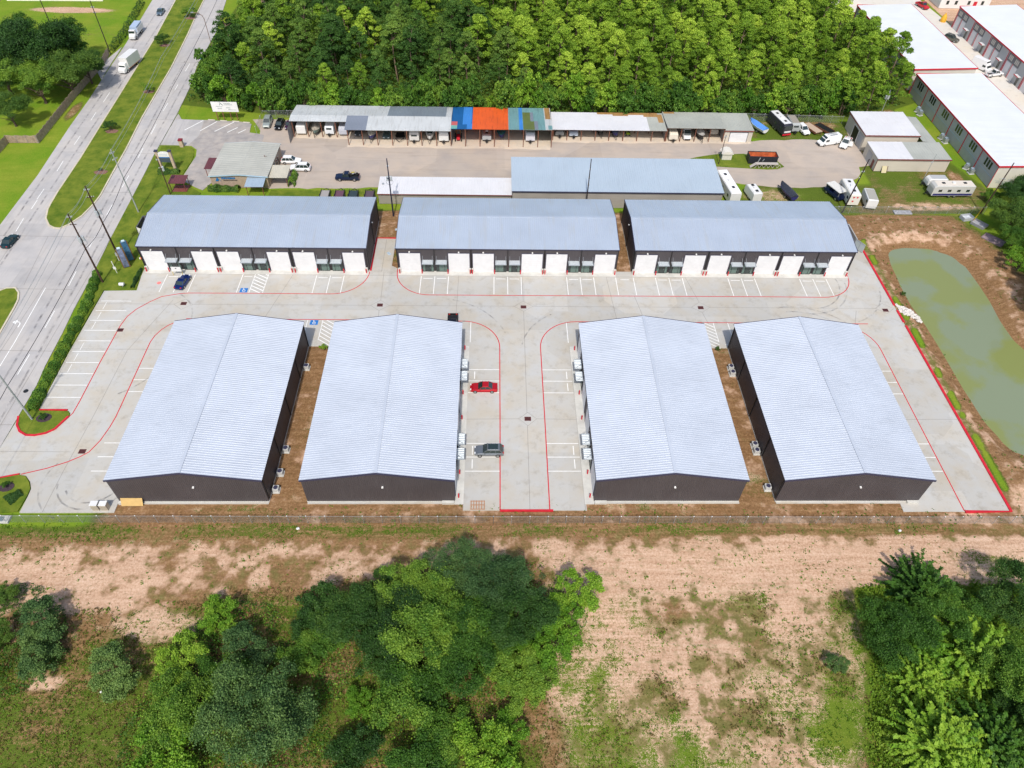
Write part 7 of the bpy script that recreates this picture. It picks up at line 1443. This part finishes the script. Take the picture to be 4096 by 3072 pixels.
# trees at the top left
for i, (x, y, r_) in enumerate(((-124.5,195.7,9.1),(-121.9,205.5,7.4),(-113.5,189.5,6.4),(-137.0,212.5,6.5),(-111.8,197,4.6),(-121.7,172.6,4.5),(-119.4,185.0,5.9),(-130.5,190.0,6.5),(-139,202,6))):
    plant(BIG[('dark','mid','dark','mid','dark','dark','mid2','dark','mid')[i]], x, y, r_*1.3, ('largest spreading tree','upper right tree','roadside tree overhanging the carriageway','tree behind the others','small tree next to the road','lowest tree at the left edge','front tree by the wooden fence','left middle tree','leftmost tree')[i]+' in the dark clump at the top left', 'tree clump behind the wooden fence')
for i, (x, y, r_) in enumerate(((113.3,130.2,4.3),(120.0,139.9,3.8),(109.8,117.2,3.0),(116.3,142.6,2.0),(123.5,144.0,3.5),(111.5,124.2,3.2),(112.8,109.0,3.2),(117,122,4.0),(119,131,4.5))):
    plant((BIG['dark'],BIG['dark'],SM['light'],SM['mid'],BIG['dark'],BIG['mid'],SM['dark'],BIG['dark'],BIG['mid'])[i], x, y, r_*1.3, ('dark tree over the tilted metal panel','dark tree beside the mural wall','bright round shrub by the pond bank','small shrub at the foot of the mural wall','tree at the far right of the mural wall','tree above the bright round shrub','lowest dark tree at the right edge','tree behind the metal panel','tree between the pond and the mural wall')[i]+' at the right edge', 'trees right of the pond')
for i, (x, y) in enumerate(((107.5,98.0),(109.5,104.5),(114.0,111.5),(113.0,96.0))):
    plant(BIG[('mid','dark','mid2','dark')[i]], x, y, 5.4, ('nearest','second','fourth','third')[i]+' tall tree on the far bank of the pond beyond the right edge', 'tall trees on the far pond bank', sz=9.5)
# median trees in mulch rings
M_MULCH = mat('mulch',(0.22,0.12,0.09),.95,var=.4,vscale=4)
for i, (x, y, r_, dx) in enumerate(((-98.2,243.6,2.5,0),(-99.8,222.6,2.3,0),(-94.8,192.4,1.7,0),(-96.9,170.6,1.8,0),(-92.6,151.5,.6,0))):
    lab = ('farthest','second farthest','middle','second nearest','tiny nearest')[i]; plant(SM['dark'] if i % 2 else SM['mid'], x, y, r_*1.1, f"{lab} small tree planted on the grass median", 'young trees on the median', z=.15)
    mb = MB(); mb.prism([(1.5*math.cos(a*.52)*(1+.15*math.sin(a*2.3)), 1.1*math.sin(a*.52)*(1+.15*math.cos(a*1.7))) for a in range(12)],0,.05); tag(mb.build('mulch_bed', M_MULCH, None, loc=(x+.2,y-.4,.14)), f"brown mulch ring under the {lab} median tree", 'mulch bed', 'mulch rings on the median')
# hedge between road and lot, hedge at the building corner, beds on the islands
def hedge(label, pts, w, h, n, m, seed, name='hedge'):
    r = np.random.RandomState(seed); P = np.array(pts, float); seg = np.linalg.norm(np.diff(P, axis=0), axis=1); cum = np.r_[0, np.cumsum(seg)]
    u = r.rand(n)*cum[-1]; j = np.clip(np.searchsorted(cum, u)-1, 0, len(seg)-1); tt = (u-cum[j])/seg[j]; c = P[j]+(P[j+1]-P[j])*tt[:, None]; dd = (P[j+1]-P[j])/seg[j][:, None]
    a = r.uniform(-.3, math.pi+.3, n); bump = 1+.35*np.sin(u*1.9+seed)*np.sin(u*.83)+.15*r.rand(n)
    off = np.cos(a)*w*bump; zz = np.abs(np.sin(a))*h*bump
    pos = np.stack([c[:, 0]-dd[:, 1]*off, c[:, 1]+dd[:, 0]*off, zz+.05], 1); nr = np.stack([-dd[:, 1]*np.cos(a), dd[:, 0]*np.cos(a), np.sin(a)+.3], 1)
    me = leaf_mesh(name, pos, nr, .17, .6, r.rand(n)*.6+.4*(np.sin(u*2.1)*.5+.5), m, .6, seed); o = bpy.data.objects.new(name, me); COL.objects.link(o); tag(o, label, 'hedge'); return o
hedge('long ragged green hedge between the near carriageway and the left stalls', [(-79.2,113.5),(-77.6,104),(-77.2,92),(-76.9,84),(-76.5,77.5)], .75, 1.1, 15000, LM['mid'], 2)
hedge('low dark clipped hedge at the left corner of the left rear warehouse', [(-70.9,109.2),(-71.1,115.2)], .3, .55, 2200, LM['dark'], 3)
hedge('dark planting bed in front of the tan office gable', [(-65.5,144.3),(-58.5,144.2)], .7, 1.0, 3200, LM['dark'], 4)
hedge('dark shrubs at the foot of the tall pylon sign', [(-79,151.2),(-74.2,151.4)], .8, .8, 3200, LM['dark'], 5)
hedge('bright green hedge beside the office side porch', [(-47.0,145.6),(-47.0,150.8)], .6, 1.5, 2600, LM['mid'], 6)
hedge('dark broken hedge along the far carriageway at the top left', [(-113.9,217),(-114.2,229),(-115.6,241),(-117.4,256)], .7, 1.6, 5500, LM['dark'], 7)
hedge('low shrubs on the bottom left corner island', [(-72.6,60.0),(-71.3,61.6)], .9, .6, 2200, LM['dark'], 8)
for i,(x,y,r_) in enumerate(((-74.0,76.2,1.25),(-73.9,62.6,1.2))):
    mb = MB(); mb.prism([(r_*math.cos(a*.52),r_*.75*math.sin(a*.52)) for a in range(12)],0,.05); tag(mb.build('mulch_bed', mat('dark_mulch',(0.055,0.035,0.045),.95,var=.4,vscale=5), None, loc=(x,y,.125)), ('round dark mulch bed on the red kerbed island','round dark mulch bed on the bottom left corner island')[i], 'mulch bed')
    plant(SM['mid'], x, y, .75, ('tiny sapling in the mulch of the red kerbed island','tiny sapling in the mulch of the bottom left corner island')[i], 'saplings on the entrance islands', z=.15)
plant(SM['light'], -31.0, 92.6, .8, 'small shrub at the concrete edge between the two left front warehouses', None, z=0); plant(SM['dark'], 41.3, 92.9, .6, 'small shrub at the concrete edge between the two right front warehouses', None, z=0)
plant(SM['dark'], 82.6, 109.6, .7, 'small dark bush on the earth beside the pond kerb', None)
# loose weeds and tufts: nobody could count them
def tufts(name, label, n, box, test, m, size, seed, up=1.0, leaves=5):
    r = np.random.RandomState(seed); P = []; N = []; T = []
    xs = r.uniform(box[0], box[1], n); ys = r.uniform(box[2], box[3], n); keep = r.rand(n)
    iX = np.clip(np.searchsorted(gx, xs)-1, 0, len(gx)-2); iY = np.clip(np.searchsorted(gy, ys)-1, 0, len(gy)-2)
    z = GZ[iY, iX]; g = gr[iY, iX]; s_ = sa[iY, iX]; ok = test(xs, ys, g, s_, keep)
    xs, ys, z = xs[ok], ys[ok], z[ok]; k = len(xs); P = np.stack([xs, ys, z], 1).repeat(leaves, 0)+r.normal(0, 1, (k*leaves, 3))*np.array([size*.7, size*.7, 0])
    P[:, 2] += size*up*r.rand(k*leaves)*.7+.02; N = r.normal(0, 1, (k*leaves, 3)); N[:, 2] = np.abs(N[:, 2])*.8; T = np.repeat(r.rand(k), leaves)*.7+.3*r.rand(k*leaves)
    me = leaf_mesh(name, P, N, size, .55, T, m, .3, seed); o = bpy.data.objects.new(name, me); COL.objects.link(o); tag(o, label, name.replace('_', ' '), None, 'stuff')
patch_n = lambda x, y, sc, sd: fbm(x, y, sc, sd)
LM['weed'] = leaf_mat('weed_green', (0.062, 0.133, 0.013), (0.150, 0.266, 0.022), (0.288, 0.406, 0.050), .3, .25)
LM['dry'] = leaf_mat('dry_weed', (0.10,0.065,0.02), (0.20,0.15,0.05), (0.30,0.26,0.09), .3, .25)
tufts('weeds', 'green weeds and tufts strewn over the sandy and weedy field in front', 30000, (-75,72,18,56.2), lambda x,y,g,s,k: (k < np.clip((g-.12)*1.3*(0.35+1.3*(patch_n(x,y,3.2,77) > .5)), .03, 1)), LM['weed'], .17, 5)
def brush(name, label, n, polys, m, size, seed, hmax):
    r = np.random.RandomState(seed); out = []
    for pl in polys:
        P_ = np.array(pl); bx = P_.min(0), P_.max(0); k = int(n/len(polys)); xs = r.uniform(bx[0][0], bx[1][0], k); ys = r.uniform(bx[0][1], bx[1][1], k)
        d = -sdist(xs, ys, pl); hN = np.clip((fbm(xs, ys, 2.6, seed)-.36)*3.2, 0, 1.25)*np.clip(d/1.6, 0, 1); ok = (d > 0) & (hN > .06); out.append(np.stack([xs, ys, hN*hmax*(.35+.65*r.rand(k))], 1)[ok])
    P_ = np.concatenate(out); N = r.normal(0, 1, P_.shape)*.6+np.array([0, 0, .7]); T = fbm(P_[:, 0], P_[:, 1], 2.0, seed+9)*.7+.3*r.rand(len(P_)); P_[:, 2] += 0.0
    me = leaf_mesh(name, P_, N, size, .55, T, m, .3, seed); o = bpy.data.objects.new(name, me); COL.objects.link(o); tag(o, label, name.replace('_',' '), None, 'stuff')
LEFTP = [(-45,28),(-42,38),(-37,44.5),(-30,44),(-26,39),(-20,33),(-19,24),(-30,18),(-42,18)]; MIDP = [(-27,43),(-16,46),(-10,49),(2,49),(8,46),(13,45),(13,41),(9,34),(5,31),(2,22),(-10,19),(-20,20),(-18,30),(-26,34)]; LFP = [(-75,48),(-62,47),(-57,43),(-54,37),(-58,32),(-66,30),(-75,30)]; RTP = [(49.5,42),(53,43),(57,47),(66,46),(75,46),(75,18),(50,18),(48.5,28),(49.5,36)]
brush('brush', 'dense low green brush filling the gaps between the trees of the groves', 90000, [LEFTP, MIDP, LFP, RTP], LM['mid'], .16, 15, 1.7)
WOODP = [(-83,187),(-76,186),(-58,182),(68,182),(100,185),(113,190),(115,200),(115,292),(-80,292),(-78,230)]
brush('forest_undergrowth', 'dense leafy undergrowth filling the floor of the woods between the trunks', 190000, [WOODP], LM['pined'], .36, 25, 5.5)
brush('brush', 'brighter leafy saplings and brambles through the thickets', 26000, [LEFTP, MIDP, RTP], LM['light'], .18, 16, 1.9)
tufts('dry_grass', 'dry olive and straw tufts over the weedy part of the field', 26000, (-75,50,18,52), lambda x,y,g,s,k: (s < .45) & (g > .3) & (k < .75), LM['dry'], .16, 6)
tufts('tall_grass', 'tall green grass strip left of the right hand grove', 16000, (38,75,18,47), lambda x,y,g,s,k: (g > .95), LM['weed'], .30, 7, 1.6, 5)
tufts('bank_weeds', 'sparse weeds over the earth around the pond and the gaps', 9000, (-34,108,56.5,136), lambda x,y,g,s,k: (k < .45) & (((x > 80.5) & (x < 110)) | (y < 59.4)) & (GZ[np.clip(np.searchsorted(gy,y)-1,0,len(gy)-2), np.clip(np.searchsorted(gx,x)-1,0,len(gx)-2)] > -.9), LM['weed'], .2, 8)

for pr in list(BIG.values())+list(SM.values())+list(SP.values())+PP+TP:
    if pr.name not in used:
        for c in list(pr.children): bpy.data.objects.remove(c)
        bpy.data.objects.remove(pr)
